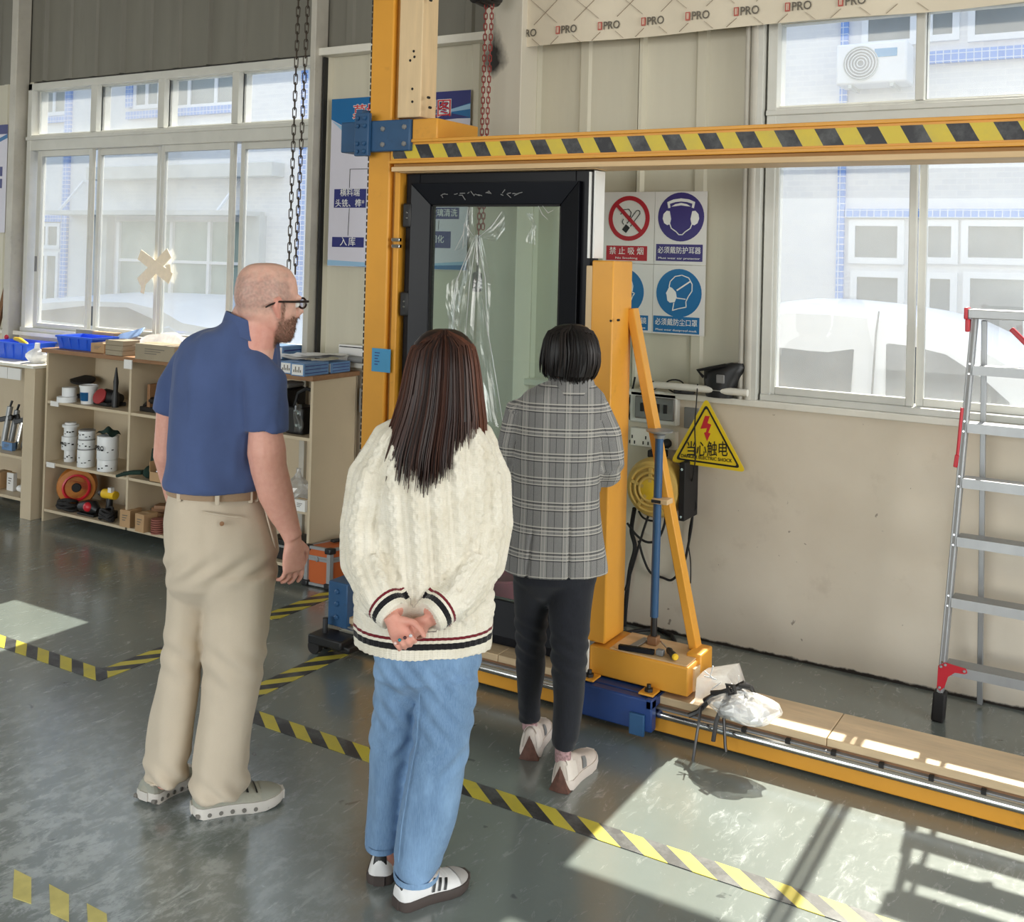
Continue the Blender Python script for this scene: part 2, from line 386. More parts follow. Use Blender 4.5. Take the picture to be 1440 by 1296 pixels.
for a, b in ((-9.7, -8.85), (-8.85, -8.0), (-8.0, -7.06)): clad_panel(a, b, WZ0, 2.985, M['clad'], 3)
xs = [-9.5, -8.63, -7.79, -6.95, -6.11, -5.27, -4.36, -3.52, -2.68, -1.84, -1.0, -.16, .68, 1.52]
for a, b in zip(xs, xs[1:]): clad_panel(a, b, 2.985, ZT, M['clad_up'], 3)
bk = MB(); b0, b1 = YW + .058, YW + .14
bk.box(XL, W1X0 + .01, b0, b1, WZ0 - .02, ZT).box(W1X1 - .01, W2X0 + .01, b0, b1, WZ0 - .02, ZT).box(W2X1 - .01, XR, b0, b1, WZ0 - .02, ZT)
bk.box(W1X0, W1X1, b0, b1, WZ1 - .01, ZT).box(W2X0, W2X1, b0, b1, WZ1 - .01, ZT).box(-9.0, 3.0, b0, b1, WZ0 - .06, WZ0 + .005)
bk.box(XL, XR, YW + .221, YW + .24, -.02, WZ0 - .07)
bk.build('light_backing', pm('backing_grey', (120, 122, 124), .6, var=.05), wall)  # unseen backing added to stop sun leaks, grey to cut outside bounce
# ledge along the top of the plaster wall
o = MB().box(-9.0, 3.0, YW - .05, YW + .06, WZ0 - .03, WZ0).build('trim_1', M['white_paint'], None, .004); tag(o, kind='structure')
# horizontal white channel above the posters, steel posts, boxed column
o = MB().box(-4.25, -3.02, YW - .06, YW + .02, 2.955, 3.0).build('trim_2', M['white_paint'], None, .003); tag(o, kind='structure')
o = MB().box(-7.17, -7.10, YW - .09, YW + .02, 0, ZT).build('trim_3', M['steel_post'], None, .004); tag(o, kind='structure')
o = MB().box(-4.285, -4.245, YW - .09, YW + .02, 0, ZT).build('trim_4', M['steel_post'], None, .004); tag(o, kind='structure')
o = MB().box(-4.235, -4.222, YW - .03, YW + .02, WZ0, 2.95).build('trim_5', M['black'], None); tag(o, kind='structure')
def scorch_mat():
    t = NT('scorched_white_steel'); v = t.coord('Object'); s = t.n('SeparateXYZ'); t.l(v, s.inputs[0])
    n = t.noise(t.coord('Object', (1, 1, .5)), 22, 5)
    dx = t.math('ABSOLUTE', t.math('ADD', s.outputs[0], .055)); dz = t.math('SUBTRACT', s.outputs[2], 2.60)
    up = t.math('MULTIPLY', t.math('MAXIMUM', dz, 0.0), 0.55); dn = t.math('MULTIPLY', t.math('MAXIMUM', t.math('MULTIPLY', dz, -1), 0.0), 1.6)
    d = t.math('ADD', t.math('ADD', t.math('MULTIPLY', dx, 1.4), t.math('ADD', up, dn)), t.math('MULTIPLY', t.math('SUBTRACT', n, .5), .12))
    c = t.mix(t.ramp(d, .05, .15), lin((28, 24, 22)), lin((218, 212, 198)))
    t.bsdf(c, .5); return t.m
o = MB().box(-3.02, -2.79, YW - .16, YW + .02, .2, 3.6).build('pillar', scorch_mat(), None, .004); o.name = 'trim_6'; tag(o, kind='structure')
# conduits beside the right window
for i, (a, b, ww) in enumerate(((1041, 1047, 0), (1050, 1058, 0))):
    x = wy((a + b) / 2, 400, YW - .05).x
    o = MB().cyl((x, YW - .04, WZ0), (x, YW - .04, 4.2), .014 + .006 * i, n=12).build('trim_%d' % (7 + i), M['steel_post']); tag(o, kind='structure')
o = MB().box(-1.60, -1.555, YW - .05, YW + .04, WZ0, 3.1).build('trim_9', M['frame_white'], None, .003); tag(o, kind='structure')

def window(name, x0, x1, ups, lows, zt):
    """ups / lows: glass spans; zt: (glass top of the sashes, glass bottom of the top lights)"""
    r = struct(name, ((x0 + x1) / 2, YW, WZ0)); y0, y1 = YW - .015, YW + .12
    f = MB(); f.box(x0, x0 + .045, y0, y1, WZ0, WZ1).box(x1 - .045, x1, y0, y1, WZ0, WZ1)
    f.box(x0, x1, y0, y1, WZ1 - .05, WZ1).box(x0, x1, y0 - .01, y1, WZ0, WZ0 + .03)
    f.build('window_frame', M['frame_white'], r, .003)
    MB().box(x0, x1, y0 + .003, y1 - .005, zt[0] + .045, zt[1] - .012).box(x0, x1, y0 - .012, y1 - .03, zt[1] - .05, zt[1] - .025).build('transom', M['frame_white'], r, .003)
    for (a, b), (c, d) in zip(ups, ups[1:]): MB().box(b, c, y0 + .006, y1 - .01, zt[1] - .01, WZ1 - .04).build('mullion', M['frame_white'], r, .003)
    for a, b in ups:
        bd = MB(); yy = YW + .045; z0, z1 = zt[1], WZ1 - .055
        bd.box(a, b, yy - .012, yy + .012, z0 - .012, z0).box(a, b, yy - .012, yy + .012, z1, z1 + .012).box(a - .008, a, yy - .012, yy + .012, z0, z1).box(b, b + .008, yy - .012, yy + .012, z0, z1)
        g = bd.build('glazing_bead', M['frame_white'], r)
        MB().box(a, b, yy - .003, yy + .003, z0, z1).build('pane', M['glass'], g)
    for i, (a, b) in enumerate(lows):
        y = YW + (.02 if i % 2 == 0 else .055); z0, z1 = WZ0 + .065, zt[0]
        l = a - (.045 if i == 0 else .032); rr = b + (.045 if i == len(lows) - 1 else .032)
        s = MB().box(l, a, y - .016, y + .016, z0 - .035, z1 + .045).box(b, rr, y - .016, y + .016, z0 - .035, z1 + .045)
        s.box(a, b, y - .016, y + .016, z0 - .035, z0).box(a, b, y - .016, y + .016, z1, z1 + .045)
        s = s.build('sash', M['frame_white'], r, .003)
        MB().box(a, b, y - .003, y + .003, z0, z1).build('pane', M['glass'], s)
        if i == 0:
            MB().box(l + .012, l + .030, y - .024, y - .016, 1.60, 1.71).build('latch', M['grey'], s)
    return r
def xw(p, q): return wy(p, q, YW).x
w1 = window('window_1', W1X0, W1X1, [(xw(50, 165), xw(128.5, 165)), (xw(137, 160), xw(223, 160)), (xw(232, 155), xw(327, 150)), (xw(336.5, 140), xw(441.5, 140))],
            [(xw(54, 340), xw(121, 340)), (xw(131, 340), xw(211, 340)), (xw(227, 340), xw(319, 340)), (xw(334, 340), xw(437, 340))], (2.43, 2.60))
w2 = window('window_2', W2X0, W2X1, [(xw(1087, 90), xw(1288, 90)), (xw(1301, 80), -.12), (-.09, .64), (.67, 1.40)],
            [(xw(1092, 400), xw(1276, 400)), (xw(1299, 400), -.13), (-.05, .60), (.68, 1.37)], (2.265, 2.53))
# masking tape cross on the middle sash
tp = thing('tape_cross', 'crossed strips of masking tape stuck on the left window', 'tape', (xw(218, 378), YW, 1.6))
for (a, b, ww) in (((196, 358), (240, 392), 22), ((238, 355), (196, 398), 22), ((204, 390), (200, 412), 10), ((236, 372), (238, 388), 12)):
    p, q = wy(*a, YW), wy(*b, YW); m_ = .0035 * ww
    d = (q - p).normalized(); n_ = V((d.z, 0, -d.x)) * (m_ / 2); y = YW - .001 - random.random() * .003
    MB().prism([V((k.x, y, k.z)) for k in (p - n_, q - n_ * 1.1, q + n_, p + n_ * .9)], (0, .003, 0)).build('tape_strip', pm('masking_tape', (236, 222, 196), .6, var=.06, vs=30), tp)

# floor tapes
def ftape(label, x0, x1, y0, y1, mat):
    o = MB().box(x0, x1, y0, y1, .0004, .0022).build('floor_tape', mat); return tag(o, label, 'tape', 'hazard tapes on the floor')
ftape('long yellow and black hazard tape running past the feet of the people across the foreground', -2.98, .9, 3.015, 3.103, M['haz_floor'])
ftape('hazard tape at the far left ending in a corner', -6.5, -3.705, 2.945, 3.035, M['haz_floor'])
ftape('hazard tape going from the left corner towards the shelf, behind the man', -3.80, -3.705, 3.036, 3.82, M['haz_floor_y'])
ftape('hazard tape going from the man towards the yellow column foot', -3.15, -3.055, 3.10, 3.86, M['haz_floor_y'])
ftape('hazard tape going from the man to the orange flight case', -3.73, -3.63, 3.90, 4.75, M['haz_floor_y'])
wt = thing('worn_floor_tape', 'worn yellow remnants of hazard tape on the scuffed floor at lower left', 'tape', (-2.6, 1.9, 0))
Mt = pm('worn_tape_yellow', (222, 210, 128), .5, var=.15, vs=14, dirt=.4, dcol=(120, 118, 96))
for c in (((20, 1222), (44, 1234), (44, 1271), (18, 1262)), ((69, 1243), (97, 1258), (97, 1296), (71, 1284)), ((122, 1270), (150, 1285), (152, 1318), (124, 1306))):
    MB().prism([fl(*p, .0006) for p in c], (0, 0, .0012)).build('tape_remnant', Mt, wt)

# ================================================================== outside: alley, tiled building, two parked cars
o = MB().box(-26, 10, YW + .22, 40, -.14, -.02).build('ground_alley', pm('alley_concrete', (190, 188, 182), .8, var=.08, vs=2)); o.name = 'ground'; tag(o, kind='structure')
def tile_mat(name, c1, c2, size, mortar):
    t = NT(name); v = t.coord('Object'); s = t.n('SeparateXYZ'); t.l(v, s.inputs[0])
    c = t.n('CombineXYZ'); t.l(s.outputs[0], c.inputs[0]); t.l(s.outputs[2], c.inputs[1])
    b = t.n('TexBrick'); t.l(c.outputs[0], b.inputs[0]); b.inputs['Color1'].default_value = (*lin(c1), 1); b.inputs['Color2'].default_value = (*lin(c2), 1)
    b.inputs['Mortar'].default_value = (*lin(mortar), 1); b.inputs['Scale'].default_value = 1.0
    b.inputs['Brick Width'].default_value = size[0]; b.inputs['Row Height'].default_value = size[1]; b.inputs['Mortar Size'].default_value = size[1] * .07
    b.offset = size[2]; t.bsdf(b.outputs[0], .5); return t.m
M['tile_white'] = tile_mat('white_wall_tile', (224, 225, 226), (216, 218, 222), (.12, .05, .5), (228, 229, 229))
M['tile_blue'] = tile_mat('blue_wall_tile', (86, 138, 214), (104, 152, 222), (.06, .06, 0), (200, 214, 232))
M['far_white'] = pm('far_white_frame', (232, 234, 236), .5, var=.02)
M['far_grey'] = pm('far_grey_render', (196, 200, 198), .7, var=.06)
YF = 9.6
bd = thing('tiled_building', 'white tiled building with blue tile bands across the alley outside the windows', 'building', (-7, YF, 0))
MB().box(-24, 8, YF, YF + .3, -.02, 6.1).build('facade', M['tile_white'], bd)
MB().box(-24.1, 8.1, YF - .12, YF + .35, 6.0, 6.12).build('parapet', M['far_white'], bd)
def frect(x0, y0, x1, y1, d0, d1, Y=None):
    Y = Y or YF; a = wy(x0, (y0 + y1) / 2, Y); b = wy(x1, (y0 + y1) / 2, Y); c = (x0 + x1) / 2
    z1, z0 = wy(c, y0, Y).z, wy(c, y1, Y).z
    return (a.x, b.x, Y + d0, Y + d1, z0, z1)
for r in ((93, -60, 101, 440), (424, -60, 434, 470), (1181, -80, 1191, 450)): MB().box(*frect(*r, -.04, .01)).build('tile_band', M['tile_blue'], bd)
for r in ((60, 164, 97, 173), (53, 303, 90, 312), (181, 152, 345, 163), (181, 98, 190, 152), (1303, 60, 1700, 78), (1190, 294, 1720, 307)): MB().box(*frect(*r, -.05, .01)).build('tile_band', M['tile_blue'], bd)
def fwin(x0, y0, x1, y1, nx=1, ny=1):
    a0, a1, b0, b1, z0, z1 = frect(x0, y0, x1, y1, -.03, .02); fr = MB(); w_ = .055
    fr.box(a0, a1, b0, b1, z0, z0 + w_).box(a0, a1, b0, b1, z1 - w_, z1).box(a0, a0 + w_, b0, b1, z0 + w_, z1 - w_).box(a1 - w_, a1, b0, b1, z0 + w_, z1 - w_)
    for i in range(1, nx): x = a0 + (a1 - a0) * i / nx; fr.box(x - w_ / 2, x + w_ / 2, b0 + .002, b1, z0 + w_, z1 - w_)
    for i in range(1, ny): z = z0 + (z1 - z0) * i / ny; fr.box(a0 + w_, a1 - w_, b0 + .004, b1, z - w_ / 2, z + w_ / 2)
    f = fr.build('window', M['far_white'], bd)
    for i in range(nx):
        for j in range(ny):
            MB().box(a0 + (a1 - a0) * i / nx + .02, a0 + (a1 - a0) * (i + 1) / nx - .02, b0 + .02, b0 + .03, z0 + (z1 - z0) * j / ny + .02, z0 + (z1 - z0) * (j + 1) / ny - .02).build('pane', M['window_dark'], f)
for q in ((60, 120, 97, 163, 2, 1), (190, 96, 228, 153, 2, 1), (232, 90, 345, 152, 3, 1), (50, 313, 86, 350, 2, 1), (48, 354, 83, 440, 2, 1),
          (1213, 5, 1290, 66, 1, 1), (1303, -5, 1350, 58, 1, 1), (1362, -8, 1460, 56, 1, 1), (1194, 309, 1272, 371, 1, 1), (1196, 381, 1272, 470, 1, 1),
          (1296, 309, 1348, 371, 1, 1), (1352, 309, 1450, 372, 1, 1), (1298, 383, 1346, 480, 1, 1), (1354, 383, 1450, 490, 1, 1)): fwin(*q)
MB().box(*frect(140, 233, 400, 252, -.22, .01)).build('ledge', M['far_grey'], bd, .01)
MB().box(*frect(100, 298, 372, 304, -.45, .01)).build('canopy', M['far_grey'], bd)
for x in (118, 340): 
    p = wy(x, 301, YF); MB().bar((p.x, YF - .42, p.z), (p.x, YF - .02, p.z + .45), .03, .03).build('canopy_stay', M['far_white'], bd)
MB().box(*frect(168, 312, 345, 520, -.02, .01)).build('shop_front', pm('shop_front_glass', (150, 168, 164), .2, var=.2, vs=2), bd)
for x in (168, 243, 296, 345): MB().box(*frect(x - 2, 312, x + 2, 520, -.06, .01)).build('shop_post', M['far_white'], bd)
MB().box(*frect(168, 366, 345, 370, -.05, .01)).build('shop_rail', M['far_white'], bd)
for a, b in ((140, 158), (350, 372)): MB().box(*frect(a, 304, b, 520, -.12, .01)).build('pilaster', M['far_grey'], bd)
# air conditioner under the upper window
a0, a1, b0, b1, z0, z1 = frect(1190, 70, 1287, 126, -.36, -.06)
ac = thing('air_conditioner', 'white outdoor air conditioner unit with a round fan grille on the tiled building', 'air conditioner', ((a0 + a1) / 2, YF, z0))
MB().box(a0, a1, b0, b1, z0, z1).build('casing', M['far_white'], ac, .02)
cx_, cz_ = a0 + (a1 - a0) * .36, (z0 + z1) / 2; R0 = (z1 - z0) * .42
MB().lathe((cx_, b0 + .005, cz_), [(R0, 0), (R0, .02), (R0 * .95, .02), (R0 * .95, .004)], 28, ax=(0, -1, 0)).build('fan_ring', M['far_grey'], ac)
MB().lathe((cx_, b0 + .002, cz_), [(R0 * .94, 0), (R0 * .94, .006)], 28, ax=(0, -1, 0)).build('fan_opening', pm('fan_shadow', (150, 154, 158), .6), ac)
for k in range(5):
    rr = R0 * (.2 + .17 * k)
    MB().tube([(cx_ + rr * cos(t * pi / 12), b0 - .012, cz_ + rr * sin(t * pi / 12)) for t in range(24)], .005, 5, closed=True).build('grille_ring', M['far_white'], ac)
MB().box(a1 - .26, a1 - .08, b0 - .006, b0, z1 - .13, z1 - .06).build('badge', M['note_blue'], ac)
for x in (a0 + .12, a1 - .12): MB().bar((x, b0, z0 - .015), (x, b1, z0 - .015), .03, .03).build('bracket', M['far_grey'], ac)

def car(name, label, prof, Ys, Yf, belt, paint, wins, wheels, lines=()):
    """prof: roof line pixels on the near side plane Ys; lofted stations along X, glasshouse leaning inwards"""
    P = [wy(a, b, Ys + .16) for a, b in prof]; x0, x1 = P[0].x, P[-1].x
    t = thing(name, label, 'car', ((x0 + x1) / 2, (Ys + Yf) / 2, 0))
    rs = []
    for p in P:
        zr = p.z; zb = min(belt, zr - .015); ins = .16 * min(1, max(0, (zr - zb) / .45)); zz = min(.30, zb - .1)
        rs.append([(p.x, Ys + .05, zz), (p.x, Ys, zz + .15), (p.x, Ys - .01, zb - .1), (p.x, Ys + .03, zb), (p.x, Ys + ins * .92, zr - .05), (p.x, Ys + ins + .10, zr), (p.x, (Ys + Yf) / 2, zr + .03),
                   (p.x, Yf - ins - .10, zr), (p.x, Yf - ins * .92, zr - .05), (p.x, Yf - .03, zb), (p.x, Yf + .01, zb - .1), (p.x, Yf, zz + .15), (p.x, Yf - .05, zz)])
    b = MB().rings(rs).build('body', paint, t, smooth=50)
    for poly in wins:
        pts = []
        for a, c in poly:
            q = wy(a, c, Ys + .05); k = max(0, min(1, (q.z - belt) / .45)); q = wy(a, c, Ys + .03 + .13 * k); pts.append(q + V((0, -.018, 0)))
        MB().prism(pts, (0, .03, 0)).build('side_window', M['car_glass'], t)
    for ln in lines: MB().tube([wy(a, c, Ys + .03) + V((0, -.02 + .1 * max(0, min(1, (wy(a, c, Ys).z - belt) / .45)), 0)) for a, c in ln], .006, 6).build('seam', M['grey'], t)
    for x in wheels:
        for y in (Ys + .1, Yf - .1):
            wv = MB().lathe((x, y - .1, .31), [(.20, 0), (.31, .02), (.33, .06), (.33, .16), (.31, .2), (.2, .2)], 24, ax=(0, 1, 0)).build('wheel', M['rubber'], t)
            MB().lathe((x, y - .105, .31), [(.2, 0), (.18, .03), (.05, .0), (.05, -.01)], 16, ax=(0, 1, 0)).build('hubcap', M['alu'], wv)
    return t
car('white_car', 'white estate car parked outside the right window', [(1010, 560), (1030, 455), (1060, 434), (1110, 429), (1170, 431), (1230, 437), (1290, 447), (1350, 465), (1400, 490), (1450, 520), (1500, 560), (1600, 585), (1700, 640)],
    6.5, 8.2, .98, M['car_white'], [[(1092, 470), (1180, 469), (1200, 476), (1202, 490), (1196, 560), (1085, 548)], [(1247, 482), (1280, 486), (1278, 580), (1246, 575)], [(1286, 487), (1330, 498), (1380, 530), (1420, 566), (1420, 590), (1284, 582)]],
    (-1.6, .9), [[(1232, 438), (1228, 470), (1226, 570)]])
car('silver_car', 'pale silver car parked outside the left window', [(-80, 520), (-30, 470), (20, 432), (60, 420), (120, 416), (190, 418), (235, 428), (270, 446), (330, 456), (400, 466), (440, 490)],
    7.0, 8.7, 1.02, M['car_silver'], [[(30, 466), (55, 437), (120, 430), (180, 432), (215, 448), (232, 470), (150, 472)]], (-13.2, -9.9), [[(122, 431), (120, 480)]])

# ================================================================== the yellow assembly press with its fixed column, top beam and floor rail
YM = 3.84     # front plane of the press
g = thing('assembly_press', 'big yellow window assembly press with tall column, striped top beam and long floor rail', 'machine', (-2.95, YM, 0))
def mx(p, q, Y=YM): return wy(p, q, Y).x
# tall column: two flanges with a darker groove, pale board screwed on its right side above
cx0, cx1 = -3.085, -2.962
MB().box(cx0, cx1, YM, YM + .17, .02, 3.6).build('column', M['yellow'], g, .006)
MB().box(cx1, cx1 + .022, YM + .03, YM + .15, .02, 3.6).build('column_groove', M['yellow_shade'], g, .002)
MB().box(cx1 + .022, cx1 + .05, YM + .012, YM + .16, .02, 2.30).build('clamp_strip', M['yellow'], g, .004)
MB().box(cx1 + .026, cx1 + .155, YM + .01, YM + .13, 2.41, 3.6).build('backing_board', M['wood_v'], g, .004)
sc_ = MB()
for k, (p, q) in enumerate(((580, 125), (580, 143), (602, 137), (604, 151), (605, 0), (577, 85), (582, 72), (583, 80))):
    a = wy(p, q, YM + .01); sc_.cyl(a + V((0, -.002, 0)), a + V((0, .01, 0)), .006, n=10)
tag(sc_.build('screw_holes', M['rubber'], g), kind='stuff')
rb = MB()
for k in range(118):
    z = .06 + k * .03; rb.box(cx0 - .012, cx0 - .001, YM + .01, YM + .035, z, z + .021)
o = rb.build('drive_chain', M['rubber'], g); tag(o, kind='stuff')
# blue bracket clamped round the column
br = MB().box(-3.215, -2.822, YM - .045, YM - .004, 2.255, 2.395).build('bracket', M['blue_metal'], g, .006)
MB().box(-3.215, -3.10, YM - .004, YM + .16, 2.255, 2.375).build('bracket_arm', M['blue_metal'], br, .006)
MB().box(-3.115, -3.035, YM - .07, YM - .046, 2.235, 2.43).build('clamp_plate', M['blue_metal'], br, .004)
MB().box(-3.125, -3.09, YM - .05, YM + .08, 2.395, 2.45).build('stop_block', M['blue_metal'], br, .004)
for x in (-3.095, -3.055):
    for z in (2.255, 2.29, 2.37, 2.405): MB().lathe((x, YM - .07, z), [(.011, 0), (.011, .008), (.006, .012)], 6, ax=(0, -1, 0)).build('bolt', M['blue_metal'], br, smooth=0)
for x, z in ((-2.97, 2.355), (-2.97, 2.285), (-2.85, 2.36), (-2.85, 2.285)): MB().lathe((x, YM - .045, z), [(.012, 0), (.012, .007), (.006, .011)], 6, ax=(0, -1, 0)).build('bolt', M['grey'], br, smooth=0)
MB().box(-2.82, -2.685, YM - .03, YM + .30, 2.296, 2.395).build('clamp_block', M['yellow'], g, .006)
# top beam with hazard tape and pale board below
MB().box(-2.945, .9, YM - .02, YM + .16, 2.205, 2.305).build('beam', M['yellow'], g, .005)
MB().box(-2.945, .9, YM - .032, YM + .17, 2.292, 2.306).box(-2.945, .9, YM - .032, YM + .17, 2.200, 2.214).build('beam_lips', M['yellow'], g, .002)
MB().box(-2.93, .9, YM - .0215, YM - .0202, 2.222, 2.283).build('hazard_tape', M['haz_beam'], g)
MB().box(-2.93, .9, YM - .01, YM + .15, 2.186, 2.199).build('beam_groove', M['yellow_shade'], g)
MB().box(-2.93, .9, YM - .03, YM + .17, 2.164, 2.185).build('beam_board', M['wood'], g, .002)
# floor rail
ra, rbx = -3.12, 1.3
MB().box(ra, rbx, YM - .045, YM + .17, .015, .085).build('rail_body', M['yellow'], g, .005)
MB().box(ra, rbx, YM - .03, YM + .16, .086, .118).build('rail_riser', M['edge_brown'], g)
MB().tube([(ra, YM - .055, .088), (rbx, YM - .055, .088)], .017, 14).build('guide_rail', M['steel'], g)
MB().box(ra, rbx, YM - .05, YM - .03, .1, .108).build('rail_lip', M['alu'], g)
bx = [ra, -2.3, -1.42, -.95, .1, rbx]
for a, b in zip(bx, bx[1:]): MB().box(a + .001, b - .001, YM - .04, YM + .205, .119, .148).build('rail_board', M['wood_floorboard'], g, .003)
cl_ = MB()
for k in range(16): cl_.box(-1.25 + k * .16, -1.235 + k * .16, YM - .062, YM - .041, .09, .116)
tag(cl_.build('rail_clips', M['rubber'], g), kind='stuff')
for x in (-2.6, -1.5, -.4, .7): MB().box(x - .06, x + .06, YM - .03, YM + .15, 0, .014).build('foot_plate', M['rubber'], g)
# foot of the tall column
ft = MB().box(-3.20, -3.09, YM - .06, YM + .14, .10, .30).build('column_foot', M['blue_metal'], g, .005)
for z in (.145, .205, .26): MB().lathe((-3.145, YM - .06, z), [(.012, 0), (.012, .009), (.007, .012)], 6, ax=(0, -1, 0)).build('bolt', M['blue_metal'], ft, smooth=0)
MB().box(-3.22, -3.03, YM - .17, YM - .05, .045, .085).box(-3.0, -3.1, YM - .15, YM + .1, .03, .06).build('caster_fork', M['black'], g, .006)
for y in (YM - .165, YM - .085): MB().cyl((-3.19, y, .032), (-3.19, y + .03, .032), .032, n=18).build('caster_wheel', M['rubber'], g)
MB().cyl((-3.17, YM - .11, .085), (-3.17, YM - .11, .15), .012, n=10).build('caster_stem', M['black'], g)
a = wy(480, 864, YM - .02); MB().lathe(a, [(.022, 0), (.022, .012), (.01, .03)], 12, ax=(-1, -.4, .2)).build('air_fitting', M['alu'], g)
# blue note on the column
nt_ = thing('paper_note', 'blue paper note stuck on the yellow column', 'note', (-3.06, YM, 1.25))
p, q = wy(525, 489, YM), wy(549, 524, YM)
MB().box(p.x - .004, q.x, YM - .004, YM - .0015, q.z, p.z).build('sheet', M['note_blue'], nt_)
ln = MB()
for k in range(5): ln.box(p.x + .012, p.x + .03 + .02 * random.random(), YM - .0048, YM - .004, p.z - .022 - k * .013, p.z - .018 - k * .013)
tag(ln.build('printed_lines', M['ink_navy'], nt_), kind='stuff')
# small fittings on the clamp strip
for q in (337, 346): 
    a = wy(557, q, YM - .002); MB().box(a.x - .022, a.x + .022, YM - .008, YM + .011, a.z - .008, a.z + .008).build('strip_fitting', M['steel'], g, .002)

# ------------------------------------------------------------------ movable clamp column on its blue carriage
c = thing('clamp_post', 'short yellow clamp post with slanting brace on a base block over a blue carriage', 'machine', (-1.86, YM, .04))
px0, px1 = -1.925, -1.828; py1 = YM + .17
MB().box(px0, px1, YM - .01, py1, .28, 1.792).build('post', M['yellow'], c, .006)
MB().box(px0 - .035, px0 - .004, YM + .01, YM + .15, .3, 1.77).build('contact_board', M['wood_v'], c, .003)
MB().box(-1.885, -1.47, YM - .03, YM + .20, .163, .272).build('base_block', M['yellow'], c, .006)
MB().box(-1.80, -1.48, YM - .02, YM + .19, .272, .277).build('base_top', M['wood'], c)
MB().box(-1.47, -1.462, YM + .02, YM + .10, .17, .255).build('paint_scrape', M['wood'], c)
e1 = wy(889, 434, YM + .165); e2 = wy(978, 910, YM + .165)
MB().bar(e1, e2, .055, .035, up=(1, 0, .25)).build('brace', M['yellow'], c, .004)
MB().box(wy(968, 930, YM + .10).x, wy(989, 930, YM + .10).x, YM + .075, YM + .20, .15, .29).build('brace_foot', M['yellow'], c, .006)
cr = MB().box(-1.895, -1.575, YM - .12, YM - .075, .035, .155).build('carriage', M['navy_metal'], c, .006)
MB().box(-1.895, -1.575, YM - .075, YM + .18, .1495, .158).build('carriage_top', M['navy_metal'], cr, .003)
MB().box(-1.60, -1.575, YM - .12, YM + .05, .12, .158).build('carriage_end', M['navy_metal'], cr, .003)
MB().box(-1.66, -1.60, YM - .135, YM - .12, -.0 + .02, .10).build('scraper', M['blue_metal'], cr, .003)
for x in (-1.86, -1.61):
    MB().box(x - .03, x + .03, YM - .10, YM - .03, .160, .168).build('tab', M['yellow'], c, .002)
    MB().lathe((x, YM - .07, .168), [(.017, 0), (.017, .012), (.009, .014), (.009, .026)], 6).build('bolt', M['black'], c, smooth=0)
MB().box(-1.893, -1.882, YM - .042, YM - .031, .165, .295).build('level_rod', M['white_paint'], c, .003)
for x, z in ((-1.815, 1.565), (-1.79, 1.57)): pass
hb = MB()
for p, q in ((859, 451), (869, 450)):
    a = wy(p, q, YM - .01); hb.cyl(a + V((0, -.002, 0)), a + V((0, .01, 0)), .005, n=8)
tag(hb.build('screw_holes', M['rubber'], c), kind='stuff')
# blue prop tube standing on the base block
b0 = fl(919, 905, .278); tp_ = wy(931, 605, b0.y)
t = thing('prop_tube', 'blue steel prop tube with round top plate standing on the base block', 'prop', b0)
b1 = V((b0.x + .004, b0.y, tp_.z))
MB().box(b0.x - .02, b0.x + .02, b0.y - .02, b0.y + .02, .278, .31).build('foot_block', M['edge_brown'], t, .003)
MB().cyl((b0.x, b0.y, .311), (b0.x, b0.y, .40), .013, n=14).build('inner_rod', M['black'], t)
MB().cyl((b0.x, b0.y, .385), b1 - V((0, 0, .03)), .0165, n=18).build('tube', M['blue_metal'], t)
MB().lathe(b1 - V((0, 0, .032)), [(.02, 0), (.024, .012), (.02, .016), (.052, .026), (.055, .032), (.02, .033)], 24).build('top_plate', M['alu'], t)
a = wy(930, 702, b0.y)
MB().box(a.x - .028, a.x + .038, b0.y - .03, b0.y + .03, a.z - .014, a.z + .006).build('collar_clamp', M['wood'], t, .003)
MB().box(a.x - .029, a.x + .010, b0.y - .034, b0.y - .03, a.z - .010, a.z + .002).build('clamp_label', M['black'], t)
# tools lying on the base block
zt = .2785
t = thing('try_square', 'steel try square lying on the base block', 'square', fl(888, 915, zt))
p1, p2, p3 = fl(870, 912, zt), fl(920, 920, zt), fl(904, 887, zt)
MB().bar(p1 + V((0, 0, .009)), p2 + V((0, 0, .009)), .02, .018).build('stock', M['black_metal'], t, .002)
k = p1.lerp(p2, .28); MB().bar(k + V((0, .012, .006)), V((k.x + .012, k.y + .15, zt + .006)), .028, .003).build('blade', M['alu'], t)
t = thing('screwdriver', 'yellow and black screwdriver lying on the base block', 'screwdriver', fl(943, 915, zt))
a, b = fl(950, 924, zt + .014), fl(934, 907, zt + .014); d = (b - a).normalized()
MB().lathe(a, [(.009, 0), (.013, .006), (.0135, .03), (.011, .05), (.0135, .065), (.010, .08), (.006, .086)], 14, ax=d).build('handle', M['black'], t)
MB().lathe(a - d * .004, [(.009, 0), (.0128, .005), (.0128, .012)], 14, ax=d).build('handle_end', M['tool_yellow'], t)
MB().cyl(a + d * .086, a + d * .17, .0035, n=8).build('shank', M['steel'], t)
a = fl(928, 921, zt)
o = MB().box(a.x - .014, a.x + .016, a.y - .012, a.y + .014, zt, zt + .022).build('small_clamp', M['grey'], None, .004); tag(o, 'small grey metal block beside the screwdriver on the base block', 'block')

